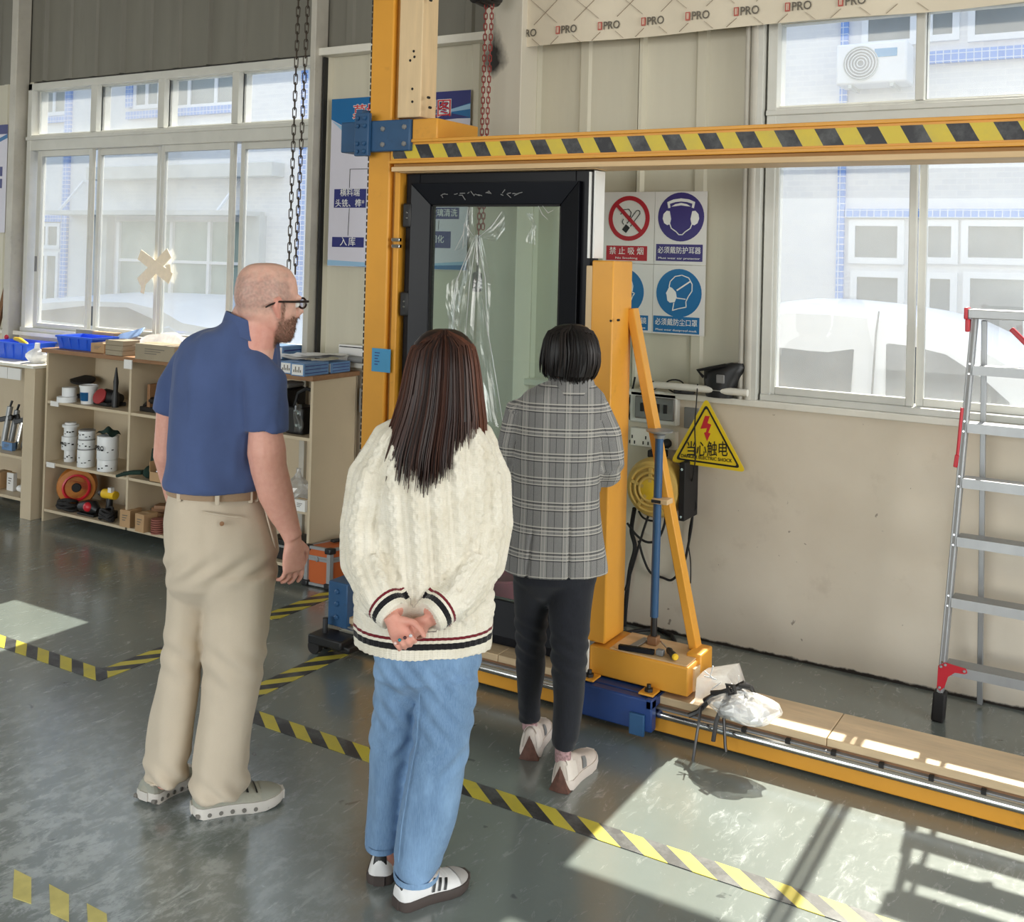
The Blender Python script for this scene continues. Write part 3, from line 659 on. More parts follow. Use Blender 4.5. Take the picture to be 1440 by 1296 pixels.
# ------------------------------------------------------------------ black framed glass door held in the press
d0, d1, dz0, dz1 = -2.905, -1.965, .152, 2.160
y0, y1 = YM + .03, YM + .13
d = thing('door_unit', 'tall black framed glass door unit clamped upright in the yellow press', 'glazed door', ((d0 + d1) / 2, YM + .08, dz0))
fw = .075
for nm, b in (('frame_stile', (d0, d0 + fw, y0 + .025, y1, dz0, dz1)), ('frame_stile', (d1 - fw, d1, y0 + .025, y1, dz0, dz1)), ('frame_rail', (d0 + fw, d1 - fw, y0 + .025, y1, dz1 - fw, dz1)), ('frame_rail', (d0 + fw, d1 - fw, y0 + .025, y1, dz0, dz0 + fw))):
    box(nm, b, M['black_metal'], d, .003)
s0, s1, t0, t1 = d0 + .045, d1 - .045, dz0 + .045, dz1 - .045; sw = .095
# sash profile mitred with a bevelled inner lip
def sash_side(pa, pb, pc, pd): return MB().hexa([pa + (y0,) if 0 else pa, pb, pc, pd] + [V(q) + V((0, .05, 0)) for q in (pa, pb, pc, pd)])
def S(x, z, y): return V((x, y, z))
yo, yi = y0 - .004, y0 + .02
gx0, gx1, gz0, gz1 = s0 + sw, s1 - sw, t0 + sw + .05, t1 - sw
MB().hexa([S(s0, t1, yo), S(s1, t1, yo), S(gx1, gz1, yi), S(gx0, gz1, yi), S(s0, t1, yo + .06), S(s1, t1, yo + .06), S(gx1, gz1, yi + .04), S(gx0, gz1, yi + .04)]).build('sash_rail', M['black_metal'], d, .003)
MB().hexa([S(s0, t0, yo), S(s1, t0, yo), S(gx1, gz0, yi), S(gx0, gz0, yi), S(s0, t0, yo + .06), S(s1, t0, yo + .06), S(gx1, gz0, yi + .04), S(gx0, gz0, yi + .04)]).build('sash_rail', M['black_metal'], d, .003)
MB().hexa([S(s0, t0, yo), S(s0, t1, yo), S(gx0, gz1, yi), S(gx0, gz0, yi), S(s0, t0, yo + .06), S(s0, t1, yo + .06), S(gx0, gz1, yi + .04), S(gx0, gz0, yi + .04)]).build('sash_stile', M['black_metal'], d, .003)
MB().hexa([S(s1, t0, yo), S(s1, t1, yo), S(gx1, gz1, yi), S(gx1, gz0, yi), S(s1, t0, yo + .06), S(s1, t1, yo + .06), S(gx1, gz1, yi + .04), S(gx1, gz0, yi + .04)]).build('sash_stile', M['black_metal'], d, .003)
MB().box(gx0, gx0 + .008, yi + .005, yi + .03, gz0, gz1).box(gx1 - .008, gx1, yi + .005, yi + .03, gz0, gz1).box(gx0, gx1, yi + .005, yi + .03, gz1 - .008, gz1).build('gasket', M['rubber'], d)
MB().box(gx0 + .001, gx1 - .001, yi + .012, yi + .018, gz0 + .001, gz1 - .001).build('glass_pane', M['unit_glass'], d)
for p, q in ((577, 303), (573, 427)):
    a = wy(p, q, y0 + .02); h = MB().box(a.x - .022, a.x + .022, y0 - .012, y0 + .024, a.z - .055, a.z + .055).build('hinge', M['black'], d, .008)
    for dz in (-.012, .012): MB().lathe((a.x + .004, y0 - .012, a.z + dz), [(.005, 0), (.004, .003)], 10, ax=(0, -1, 0)).build('hinge_screw', M['steel'], h)
MB().box(d1, d1 + .010, y0 - .005, y1 - .01, 1.80, dz1 - .01).build('edge_film', M['ink_white'], d)
MB().box(d1 + .011, d1 + .022, y0 + .005, y1 - .01, 1.80, dz1 - .01).build('edge_seal', M['black'], d)
MB().box(d1 + .023, d1 + .03, y0 - .004, y1 - .02, 1.80, dz1 - .005).build('edge_film', M['ink_white'], d)
MB().box(d0, d1 + .03, y0 - .03, y1, dz1 + .0005, dz1 + .0035).build('packing_strip', M['wood'], d)
# creased clear film hanging bunched on the pane
def film_lobe(pts, amp, seed, n=26, m=18):
    """a hanging length of creased film between two edge polylines (front of the pane)"""
    rs = np.random.default_rng(seed); ph = rs.uniform(0, 6.28, 6); L, R = pts
    def ev(P, t):
        k = t * (len(P) - 1); i = min(int(k), len(P) - 2); return V(P[i]).lerp(V(P[i + 1]), k - i)
    def fn(u, v):
        p = ev(L, u).lerp(ev(R, u), v)
        h = sum(sin(v * (5 + 4 * k) + ph[k] + u * (2 - k) * 1.3) / (1 + .5 * k) for k in range(5))
        return p + V((0, -.018 - amp * abs(h) * (.25 + .75 * u), 0))
    return MB().grid(fn, n, m)
yf = yi + .01
def FP(a, b): return wy(a, b, yf)
kx = FP(674, 333)
film = film_lobe(([FP(672, 330), FP(655, 372), FP(640, 420), FP(634, 470), FP(640, 560)], [FP(680, 330), FP(690, 372), FP(694, 400), FP(692, 470), FP(706, 600)]), .02, 3)
film.build('film_drape', M['film'], d, smooth=0)
film_lobe(([FP(664, 292), FP(660, 310), FP(650, 350), FP(645, 352)], [FP(668, 292), FP(670, 318), FP(674, 336), FP(676, 338)]), .008, 5, 14, 8).build('film_drape', M['film'], d, smooth=0)
film_lobe(([FP(712, 298), FP(695, 315), FP(678, 332)], [FP(714, 322), FP(702, 340), FP(684, 336)]), .010, 8, 14, 10).build('film_drape', M['film'], d, smooth=0)
film_lobe(([FP(742, 300), FP(752, 315), FP(742, 340)], [FP(752, 300), FP(758, 318), FP(756, 344)]), .006, 9, 10, 8).build('film_drape', M['film'], d, smooth=0)
film_lobe(([FP(632, 400), FP(630, 430), FP(640, 470)], [FP(650, 385), FP(650, 430), FP(656, 480)]), .010, 11, 10, 8).build('film_drape', M['film'], d, smooth=0)
sr = MB()
for (a, b, cc) in (((672, 334), (648, 400), (644, 470)), ((676, 334), (690, 390), (692, 470)), ((675, 336), (668, 400), (660, 480)), ((678, 334), (700, 318), (712, 298)), ((671, 332), (661, 315), (657, 350)), ((664, 292), (659, 330), (646, 352)), ((683, 420), (700, 500), (716, 610)), ((762, 290), (770, 302), (776, 309)), ((768, 290), (778, 300), (784, 296))):
    sr.tube([FP(*a) + V((0, -.03, 0)), FP(*b) + V((0, -.045, 0)), FP(*cc) + V((0, -.035, 0))], [.001, .0022, .001], 5)
sr.build('film_creases', glassy('film_edge', (.9, .9, .9), .3, dust=.6, dustcol=(.97, .97, .97)), d)
# scratches of protective tape residue on the sash
ms = MB()
for k in range(26):
    xx = gx0 - .02 + (gx1 - gx0) * (.12 + .6 * rng.random()); zz = (t1 + gz1) / 2 + rng.normal() * .008; yy = (yo + yi) / 2 - .004
    a = rng.uniform(-.9, .9); l_ = rng.uniform(.008, .03); ms.bar((xx, yy, zz), (xx + l_ * cos(a), yy, zz + l_ * sin(a)), .0015, .003)
tag(ms.build('scratches', M['grey'], d), kind='stuff')

# ------------------------------------------------------------------ banner of printed membrane above the wall and the right window
YBN = YW - .12
bz = wy(1050, 38, YBN).z
bn = thing('membrane_banner', 'cream roll of printed membrane hung like a blind above the right window', 'banner', (-1.4, YBN, bz))
bx0, bx1 = wy(712, 60, YBN).x, 1.6
M['membrane'] = pm('membrane', (224, 214, 194), .6, var=.04, vs=4, bump=.05, bs=8)
MB().grid(lambda u, v: (bx0 + (bx1 - bx0) * u, YBN + .012 * sin(u * 17) * (1 - v) + .006 * sin(u * 41 + 1), bz + .004 * sin(u * 23) + v * .62), 60, 6).build('sheet', M['membrane'], bn, flip=False)
MB().cyl((bx0 - .02, YBN - .03, bz + .27), (-2.1, YBN - .035, bz + .335), .022, n=16).build('roll_edge', M['ink_white'], bn)
pr_ = MB(); ST = .268
def bpt(x, z): return V((x, YBN + .012 * sin((x - bx0) / (bx1 - bx0) * 17) * (1 - (z - bz) / .62) + .006 * sin((x - bx0) / (bx1 - bx0) * 41 + 1) - .0035, z))
cen = [wy(p, q, YBN) for p, q in ((738, 48), (795, 43), (854, 35), (916, 28), (981, 20), (1049, 12), (1121, 4))]
stp = (cen[-1].x - cen[0].x) / 6
for k in range(-1, 9):
    x = cen[0].x + stp * k; z = cen[0].z + .004
    for sgn in (-1, 1):
        for u0, u1 in ((.22, .78), ):
            a, b = bpt(x + sgn * .05, z + .04), bpt(x + sgn * .60, z + .50)
            n_ = 10; P = [bpt(a.x + (b.x - a.x) * i / n_, a.z + (b.z - a.z) * i / n_) for i in range(n_ + 1)]
            P = [q for q in P if bx0 < q.x < bx1]
            if len(P) > 1:
                for q, r in zip(P, P[1:]): pr_.bar(q, r, .001, .0035, up=(0, 1, 0))
        a, b = bpt(x + sgn * .04, z - .03), bpt(x + sgn * (.04 + (z - .03 - bz - .004) * 1.2), bz + .004)
        if min(a.x, b.x) > bx0: pr_.bar(a, b, .001, .0035, up=(0, 1, 0))
tag(pr_.build('printed_lines', pm('print_brown', (140, 122, 104), .6), bn), kind='stuff')
M['print_grey'] = pm('print_grey', (104, 98, 88), .6); M['print_red'] = pm('print_red', (186, 92, 82), .6)
for k in range(8):
    x = cen[0].x + stp * k; z = cen[0].z + .002
    if x > .6: break
    q = bpt(x, z)
    text('PRO', .055, (q.x + .022, q.y - .004, z), M['print_grey'], bn, width=.088, bold=.012)
    MB().box(x - .052, x - .03, q.y - .005, q.y - .003, z - .018, z + .022).build('emblem', M['print_red'], bn)
    tag(MB().box(x - .046, x - .042, q.y - .006, q.y - .005, z - .012, z + .017).box(x - .039, x - .036, q.y - .006, q.y - .005, z - .012, z + .017).build('emblem_lines', M['membrane'], bn), kind='stuff')

# ------------------------------------------------------------------ hoist chains
def link(mb, c, l, w_, r, ax):
    """one oval chain link"""
    pts = []
    for k in range(12):
        a = 2 * pi * k / 12; s_ = cos(a) * w_ / 2; z = sin(a) * w_ / 2 + (1 if sin(a) >= 0 else -1) * (l - w_) / 2
        pts.append(c + V((ax[0] * s_, ax[1] * s_, z)))
    mb.tube(pts, r, 5, closed=True)
def chain(root, name, p_top, p_bot, pitch, w_, r, mat):
    n = int((p_top - p_bot).length / pitch)
    for k in range(n):
        m_ = MB(); link(m_, V((0, 0, 0)), pitch * 1.32, w_, r, (.86, .5) if k % 2 == 0 else (.5, -.86))
        if k < 2: m_.build(name, mat, root, flip=False)
        if k == 0: base = [root.children[-1]]
        elif k == 1: base.append(root.children[-1])
        if k >= 2: q = base[k % 2].copy(); COL.objects.link(q); q.parent = root
        else: q = base[k]; 
        if k < 2: q.data.transform(Matrix.Translation(origin_of(root))); 
        q.location = (p_top.lerp(p_bot, (k + .5) / n)) - origin_of(root)
YC = 4.45
t = thing('hoist_chain', 'two strands of dark steel link chain hanging in front of the left window', 'chain', wy(412, 380, YC))
chain(t, 'link', wy(422, -60, YC), wy(406, 378, YC), .046, .020, .0031, M['chain'])
chain(t, 'link', wy(436, -60, YC), wy(415, 384, YC), .046, .020, .0031, M['chain'])
YC = 4.50
t = thing('red_hoist_chain', 'red hoist chain with a black hook block hanging behind the glass door', 'chain', wy(675, 325, YC))
za, zb = wy(685, -40, YC), wy(673, 330, YC); zc, zd = wy(694, -40, YC), wy(679, 322, YC)
chain(t, 'link', za, zb, .026, .016, .0029, M['chain_red']); chain(t, 'link', zc, zd, .026, .016, .0029, M['chain_red'])
hk = wy(671, 395, YC)
MB().box(hk.x - .022, hk.x + .022, YC - .02, YC + .02, hk.z - .055, hk.z + .045).build('hook_block', M['black'], t, .012)
MB().tube([(hk.x, YC, hk.z + .045), (hk.x + .004, YC, zb.z)], .006, 8).build('hook_stem', M['chain'], t)
hp = wy(690, 3, YC); MB().box(hp.x - .10, hp.x + .05, YC - .05, YC + .05, hp.z - .005, hp.z + .14).build('hoist_body', M['black'], t, .02)
for s_ in (-.05, 0): MB().cyl((hp.x + s_, YC - .07, hp.z + .02), (hp.x + s_, YC + .05, hp.z + .02), .035, n=16).build('hoist_wheel', M['black'], t)

# ================================================================== storage shelves along the window wall
YS0, YS1 = 4.42, 4.79
sx0, sx1, sxm = wy(66, 492, YS0).x, wy(441, 530, YS0).x, wy(181, 560, YS0).x
sxn = (sxm + sx1) / 2
ZTOP = wy(66, 490, YS0 - .02).z
SZ = (wy(54, 713, YS0).z, wy(60, 648, YS0).z, wy(75, 564, YS0).z)
s = thing('storage_shelf', 'long cream open shelf unit with brown edged top under the left window, behind the man', 'shelf unit', ((sx0 + sx1) / 2, 4.5, 0))
Mc = M['chipboard']
for x in (sx0, sxm, sxn, sx1 - .018): box('side_panel' if x in (sx0, sx1 - .018) else 'divider', (x, x + .018, YS0, YS1, 0.0 if x in (sx0, sx1 - .018) else SZ[0], ZTOP - .027), Mc, s, .001)
box('back_panel', (sx0, sx1, YS1 - .006, YS1 + .004, SZ[0], ZTOP - .027), Mc, s)
for z in SZ:
    for a, b in ((sx0 + .0185, sxm - .0005), (sxm + .0185, sxn - .0005), (sxn + .0185, sx1 - .0185)): box('shelf_board', (a, b, YS0 + .002, YS1 - .007, z - .018, z), Mc, s, .001)
box('top_board', (sx0 - .03, sx1 + .012, YS0 - .02, YS1 + .01, ZTOP - .0265, ZTOP), M['edge_brown'], s, .002)
MB().box(sxm - .02, sxm + .05, YS0 - .028, YS0 - .0205, ZTOP - .07, ZTOP - .015).build('label_card', M['paper'], s)
for x, z in ((sx0 + .06, SZ[2] - .018), (sx0 + .04, SZ[1] - .018)): MB().box(x, x + .08, YS0 - .006, YS0 + .0015, z - .012, z + .02).build('label_card', M['paper'], s)

# neighbour shelf at the far left
lx1 = fl(62, 728).x; lx0 = -7.6; LY0 = 4.38
l = thing('side_shelf', 'lower cream shelf unit at the far left with a white top', 'shelf unit', (-6.8, 4.5, 0))
box('side_panel', (lx1 - .12, lx1 - .01, LY0, 4.74, .0, .985), Mc, l, .002)
box('top_board', (lx0, lx1 - .002, LY0 - .02, 4.75, .986, 1.006), M['white_paint'], l, .002)
box('back_panel', (lx0, lx1 - .125, 4.735, 4.745, .05, .98), Mc, l)
for z in (.13, .40): box('shelf_board', (lx0, lx1 - .1205, LY0, 4.734, z - .02, z), Mc, l, .002)
for k in range(4): MB().box(lx1 - .14 - .14 * (k + 1), lx1 - .145 - .14 * k, LY0 - .012, LY0 - .003, .90, .975).build('label_card', M['paper'], l)


def sp(px, py, y, z):            # point above shelf level z from a pixel column, at depth y
    y = min(y + .10, 4.735); return V((wy(px, py, y).x, y, z))
def add(mb, name, mat, label, cat, group=None, bevel=0.0): return tag(mb.build(name, mat, None, bevel), label, cat, group)
Z1, Z2, Z3, Zt = SZ[0] + .0006, SZ[1] + .0006, SZ[2] + .0006, ZTOP + .0006
# --- upper row
def bottle(p, r, h, mat, label):
    t = thing('spray_can', label, 'can', p)
    MB().lathe(p, [(r * .94, 0), (r, .006), (r, h * .8), (r * .75, h * .86), (r * .4, h * .88)], 20).build('can_body', mat, t)
    MB().lathe(p + V((0, 0, h * .88)), [(r * .55, 0), (r * .55, h * .1), (r * .3, h * .13)], 16).build('cap', M['black'], t)
    tag(MB().lathe(p + V((0, 0, h * .22)), [(r * 1.01, 0), (r * 1.012, .0), (r * 1.012, h * .4), (r * 1.01, h * .4)], 20).build('printed_band', pm('green_band', (70, 140, 84), .4, var=.3, vs=30), t), None)
bottle(sp(80, 560, 4.44, Z3), .033, .17, M['green'], 'green spray can with black cap on the top shelf beside white rolls')
p = sp(94, 565, 4.36, Z3); add(MB().lathe(p, [(.062, 0), (.062, .034), (.03, .035)], 28), 'tape_roll', M['can_white'], 'wide flat white roll lying on the top shelf under a smaller roll', 'roll')
add(MB().lathe(p + V((-.004, .02, .0356)), [(.045, 0), (.046, .056), (.02, .0565)], 28), 'tape_roll', M['can_white'], 'smaller white roll standing on the wide flat roll', 'roll')
p = sp(116, 560, 4.55, Z3); t = thing('sanding_disc', 'black disc shaped pad on a stem behind the white rolls', 'pad', p)
MB().lathe(p, [(.05, 0), (.05, .02), (.012, .025), (.012, .09)], 20).build('stem', M['rubber'], t); MB().lathe(p + V((0, 0, .09)), [(.02, 0), (.078, .02), (.08, .035), (.0, .038)], 28, ax=(.15, -.15, 1)).build('pad', M['rubber'], t)
p = sp(124, 570, 4.40, Z3); t = thing('bucket', 'white plastic tub with a blue label on the top shelf', 'tub', p)
MB().lathe(p, [(.044, 0), (.054, .105), (.058, .106), (.058, .118), (.05, .119), (.048, .112)], 28).build('tub', M['can_white'], t)
MB().rings([[p + V((.0475 + .0095 * (z / .105 - .15) + .002 if 0 else (.0462 + .0095 * z / .105) * cos(a), (.0462 + .0095 * z / .105) * sin(a), z)) for a in [radians(-160 + 12 * i) for i in range(11)] + [radians(-40 - 12 * i) for i in range(11)]] for z in (.02, .075)], False).build('label', M['ink_blue'], t)
text('TRADE', .0001, p, M['ink_white'], t) if 0 else None
p = sp(152, 575, 4.45, Z3); t = thing('angle_grinder', 'black power tool with red disc lying on the top shelf', 'power tool', p)
MB().tube([p + V((-.10, .02, .04)), p + V((-.02, 0, .05)), p + V((.06, -.01, .05)), p + V((.12, 0, .045))], [.035, .05, .045, .03], 14).build('body', M['black'], t)
MB().lathe(p + V((-.01, -.055, .055)), [(.05, 0), (.05, .01), (.02, .014)], 20, ax=(.1, -1, .5)).build('disc', pm('dull_red', (150, 44, 46), .5), t)
MB().tube([p + V((-.12, .03, .0125)), p + V((-.05, -.06, .0125)), p + V((.08, -.07, .0125)), p + V((.13, .03, .0125))], .012, 8).build('cable', M['rubber'], t)
p = sp(162, 575, 4.40, Z3); t = thing('sealant_gun', 'upright black nozzle tool standing on the top shelf', 'tool', p)
MB().lathe(p, [(.022, 0), (.022, .07), (.014, .10), (.017, .16), (.011, .20), (.004, .25)], 16).build('nozzle', M['black'], t)
p = sp(213, 582, 4.42, Z3); t = thing('cutting_tool', 'black clamp tool lying on the second bay top shelf', 'tool', p)
MB().box(p.x - .10, p.x + .10, p.y - .03, p.y + .04, p.z, p.z + .03).build('base', M['black'], t, .006); MB().tube([p + V((-.06, 0, .03)), p + V((0, 0, .07)), p + V((.08, 0, .065)), p + V((.12, .02, .03))], [.014, .022, .026, .015], 10).build('arm', M['black'], t)
p = sp(226, 582, 4.50, Z3); add(MB().box(p.x - .012, p.x + .012, p.y - .1, p.y + .08, p.z, p.z + .17), 'board_offcut', M['edge_brown'], 'brown upright board end on the second bay top shelf', 'board', None, .002)
# --- middle row: paint tins
def tin(p, r, h, label, dark=False, lid=True, txt=None):
    t = thing('paint_tin', label, 'tin', p, 'white paint tins on the middle shelf')
    MB().lathe(p, [(r * .97, 0), (r, .003), (r, h - .004), (r * .97, h)], 28).build('tin_body', M['can_white'], t)
    MB().lathe(p + V((0, 0, h - .006)), [(r * 1.015, 0), (r * 1.015, .005), (r * .9, .0062)], 28).build('lid', M['grey'] if dark else M['can_white'], t)
    lb = MB()
    for k in range(5):
        a = radians(-120 + 25 * k + 8 * random.random()); z = h * (.25 + .35 * random.random()); d = .003 + .005 * random.random()
        c = p + V((r * cos(a), r * sin(a), z)); tt = V((-sin(a), cos(a), 0)); lb.bar(c - tt * d, c + tt * d, .0016, .004 + .007 * random.random())
    tag(lb.build('printed_marks', M['ink_black'], t), kind='stuff')
    if txt: text(txt, h * .3, p + V((.005, -r - .0015, h * .5)), M['ink_black'], t, width=r * 1.15, bold=.02)
    return t
y = 4.42
p = sp(98, 645, y, Z2); tin(p, .036, .078, 'small white tin at the bottom of the leftmost stack'); p.z += .0795
tin(p + V((0, -.004, 0)), .050, .085, 'white tin printed PRO, second in the leftmost stack', txt='PRO'); p.z += .0865
tin(p, .041, .058, 'short white tin, third in the leftmost stack'); p.z += .0595
add(MB().lathe(p, [(.052, 0), (.052, .014), (.036, .017), (.036, .028), (.01, .029)], 28), 'tin_lid', M['can_white'], 'loose white lid with a raised rim on top of the leftmost tin stack', 'lid')
p = sp(121, 650, 4.38, Z2); tin(p, .055, .115, 'large white tin at the bottom of the middle stack', True); p.z += .1165
tin(p, .053, .06, 'short white tin, second in the middle stack', True); p.z += .0615
tin(p, .051, .056, 'short white tin with dark lid on top of the middle stack', True)
p = sp(151, 656, 4.38, Z2); tin(p, .062, .072, 'broad white tin at the bottom of the right stack', txt=None); p.z += .0735
tin(p, .066, .145, 'tall white tin printed PRO on top of the right stack', txt='PRO'); p.z += .1465
t = thing('rag', 'dark rag lying on the tallest tin stack', 'cloth', p)
MB().grid(lambda u, v: p + V(((u - .5) * .13, (v - .5) * .09, .004 + .045 * max(0, 1 - (2 * u - 1) ** 2) * (1 - .5 * (2 * v - 1) ** 2) + .008 * sin(u * 9 + v * 7))), 12, 10).build('cloth', M['glove'], t, flip=False)
# gloves, open cartons
p = sp(205, 664, 4.36, Z2 + .014); t = thing('work_gloves', 'dark green work gloves hanging over the middle shelf edge', 'gloves', p)
MB().tube([p + V((-.02, .02, .015)), p + V((.03, 0, .03)), p + V((.05, .02, .02))], [.025, .04, .03], 12).build('palm', M['glove'], t)
for k in range(4): MB().tube([p + V((-.01, .01 - .012 * k, .025)), p + V((-.07, -.03 - .012 * k, .022)), p + V((-.13 - .01 * k, -.06 - .008 * k, .012 - .006 * k))], [.013, .0115, .009], 8).build('finger', M['glove'], t)
for k in range(2): MB().tube([p + V((.02 + .03 * k, .03, .03)), p + V((.022 + .035 * k, .04, .09)), p + V((.015 + .045 * k, .045, .165 + .01 * k))], [.022, .02, .012], 10).build('finger', M['glove'], t)
p = sp(225, 672, 4.36, Z2); t = thing('open_carton', 'small open carton of metal fittings at the end of the middle shelf', 'box', p)
b_ = MB(); x, y_ = p.x, p.y
for q in ((x - .05, x + .06, y_ - .04, y_ - .036, p.z, p.z + .06), (x - .05, x + .06, y_ + .056, y_ + .06, p.z, p.z + .13), (x - .05, x - .046, y_ - .04, y_ + .06, p.z, p.z + .12), (x + .056, x + .06, y_ - .04, y_ + .06, p.z, p.z + .12), (x - .05, x + .06, y_ - .04, y_ + .06, p.z, p.z + .004)): b_.box(*q)
b_.build('carton', M['cardboard'], t)
for k in range(5): MB().ell((x - .025 + .02 * k, y_ + .0 + .012 * (k % 2), p.z + .055), .013, .013, .013, 10, 6).build('fitting', M['steel'], t)
# --- bottom row
p = sp(108, 700, 4.45, Z1); t = thing('hose_reel', 'round orange hose reel on the bottom shelf', 'reel', p)
ax = V((.75, -.65, .0)).normalized(); c0 = p + V((0, 0, .146))
MB().lathe(c0 - ax * .07, [(.06, 0), (.118, .012), (.124, .04), (.124, .10), (.115, .128), (.075, .134)], 30, ax=ax).build('casing', M['reel_orange'], t)
MB().lathe(c0 + ax * .06, [(.085, 0), (.088, .012), (.078, .016), (.07, .004)], 28, ax=ax).build('rim', M['red'], t)
MB().lathe(c0 + ax * .05, [(.078, 0), (.078, .012), (.03, .014), (.025, .022)], 24, ax=ax).build('drum', M['rubber'], t)
MB().box(c0.x - .08, c0.x + .08, c0.y - .05, c0.y + .05, p.z, p.z + .02).build('base', M['rubber'], t)
def coil(p, r, label, name='cable_coil'):
    t = thing(name, label, 'cable', p)
    for k in range(6):
        ph = rng.uniform(0, 6.28); MB().tube([p + V((r * (1 - .06 * k) * cos(a), .6 * r * sin(a), .021 + .010 * k + .01 * sin(2 * a + ph))) for a in np.linspace(0, 2 * pi, 20)[:-1]], .009, 6, closed=True).build('loop', M['rubber'], t)
coil(sp(95, 712, 4.38, Z1), .085, 'heap of coiled black cable in front of the orange reel')
p = sp(128, 722, 4.38, Z1); t = thing('motor_unit', 'dark grinder with red cover on the bottom shelf', 'power tool', p)
MB().tube([p + V((-.1, 0, .045)), p + V((-.03, 0, .055)), p + V((.02, 0, .055)), p + V((.07, 0, .04))], [.03, .042, .042, .02], 14).build('body', M['black'], t); MB().ell(p + V((.005, -.03, .06)), .035, .025, .03).build('cover', M['red'], t); MB().box(p.x - .1, p.x + .06, p.y - .03, p.y + .03, p.z, p.z + .014).build('base', M['black'], t, .003)
p = sp(153, 725, 4.40, Z1); t = thing('cordless_drill', 'yellow and black cordless drill standing on the bottom shelf', 'drill', p)
MB().box(p.x - .045, p.x + .045, p.y - .035, p.y + .035, p.z, p.z + .05).build('battery', M['black'], t, .006)
MB().tube([p + V((0, 0, .05)), p + V((.005, 0, .13))], [.022, .02], 12).build('grip', M['black'], t)
MB().tube([p + V((.06, 0, .15)), p + V((0, 0, .152)), p + V((-.05, 0, .15))], [.026, .032, .03], 14).build('motor_housing', M['tool_yellow'], t)
MB().tube([p + V((-.05, 0, .15)), p + V((-.085, 0, .15)), p + V((-.10, 0, .15))], [.024, .02, .012], 14).build('chuck', M['black'], t)
MB().box(p.x + .02, p.x + .05, p.y - .03, p.y - .005, p.z + .17, p.z + .20).build('tag', M['paper'], t)
p = sp(150, 727, 4.34, Z1); coil(p + V((.0, 0, 0)), .055, 'small coil of black flex below the drill')
def carton(px, y, z, w_, d_, h_, label, mat='cardboard', rz=0.0, group=None, name='carton', pxy=720):
    p = sp(px, pxy, y, z); t = thing(name, label, 'box', p, group)
    MB().cbox(p + V((0, 0, h_ / 2)), (w_, d_, h_), rz).build('carton_body', M[mat], t, .002)
    MB().cbox(p + V((0, 0, h_ + .0006)), (w_ * .98, .02, .001), rz).build('tape_seam', pm('parcel_tape', (190, 160, 120), .4, var=.03), t)
    f = V((-sin(rz) * -1, -cos(rz), 0)); c = p + f * (d_ / 2 + .0006) + V((0, 0, h_ * .5)); r_ = V((cos(rz), sin(rz), 0))
    mk = MB()
    for k in range(3): mk.bar(c + r_ * (-w_ * .25) + V((0, 0, h_ * (.2 - .14 * k))), c + r_ * (w_ * (.25 - .1 * k)) + V((0, 0, h_ * (.2 - .14 * k))), .001, h_ * .05)
    tag(mk.build('printed_marks', M['print_grey'], t), kind='stuff'); return t
carton(184, 4.36, Z1, .082, .10, .105, 'small brown carton on the bottom shelf, left of its pair', group='small brown cartons', rz=.12)
carton(206, 4.34, Z1, .082, .10, .108, 'small brown carton on the bottom shelf beside the stack of discs', group='small brown cartons', rz=-.05)
p = sp(222, 735, 4.34, Z1)
for k in range(7):
    t = MB().lathe(p + V((0, 0, .013 * k)), [(.040, 0), (.041, .005), (.041, .008), (.012, .0122)], 22).build('grinding_disc', pm('disc_red', (140, 84, 72), .6) if k == 0 else bpy.data.materials['disc_red']); tag(t, ('lowest', 'second from the bottom', 'third from the bottom', 'middle', 'third from the top', 'second from the top', 'topmost')[k] + ' dull red grinding disc in the stack beside the small cartons', 'disc', 'stack of grinding discs')
p = sp(226, 715, 4.52, Z1); t = thing('scrap_pile', 'brown offcuts heaped behind the small cartons', 'offcuts', p)
for k in range(5): MB().cbox(p + V((.03 * k - .06, .01 * (k % 2), .012 + .024 * k)), (.18 - .01 * k, .08, .022), .2 * (k - 2)).build('offcut', M['edge_brown'], t, .002)
# --- right bay (beside the end panel)
p = sp(404, 580, 4.45, Z3); t = thing('machine_case', 'grey and black upright tool case in the right bay of the shelf', 'case', p)
MB().box(p.x - .06, p.x + .05, p.y - .06, p.y + .1, p.z, p.z + .24).build('case_body', M['black'], t, .012); MB().box(p.x - .058, p.x + .048, p.y - .055, p.y + .09, p.z + .2405, p.z + .27).build('case_lid', M['grey'], t, .012)
p = sp(424, 595, 4.42, Z3); t = thing('black_machine', 'black bench tool with curved carrying handle in the right bay', 'power tool', p)
MB().box(p.x - .07, p.x + .06, p.y - .06, p.y + .08, p.z, p.z + .15).build('body', M['black'], t, .012)
MB().tube([p + V((-.06, .0, .13)), p + V((-.03, 0, .22)), p + V((.03, .0, .25)), p + V((.075, .02, .235))], .011, 8).build('handle', M['black'], t)
MB().grid(lambda u, v: p + V((.015 + .05 * u + .01 * sin(v * 7), -.075 - .012 * sin(u * 9 + v * 5), .02 + .17 * v * (1 - .2 * u))), 8, 12).build('plastic_wrap', M['film'], t, flip=False)
p = sp(420, 668, 4.42, Z2); t = thing('plastic_bag', 'crumpled clear plastic bag in the right middle bay', 'bag', p)
MB().rings([[p + V((.085 * sin(pi * min(.95, h + .15)) * cos(a) * (1 + .25 * sin(3 * a + 5 * h)), .07 * sin(pi * min(.95, h + .15)) * sin(a) * (1 + .2 * sin(4 * a - 6 * h)), .20 * h)) for a in np.linspace(0, 2 * pi, 19)[:-1]] for h in np.linspace(0, 1, 9)]).build('bag', M['bagfilm'], t, smooth=0)
p = sp(427, 690, 4.33, Z2); carton(427, 4.33, Z2, .075, .06, .062, 'small white carton at the front of the right middle bay', 'paper', pxy=690)
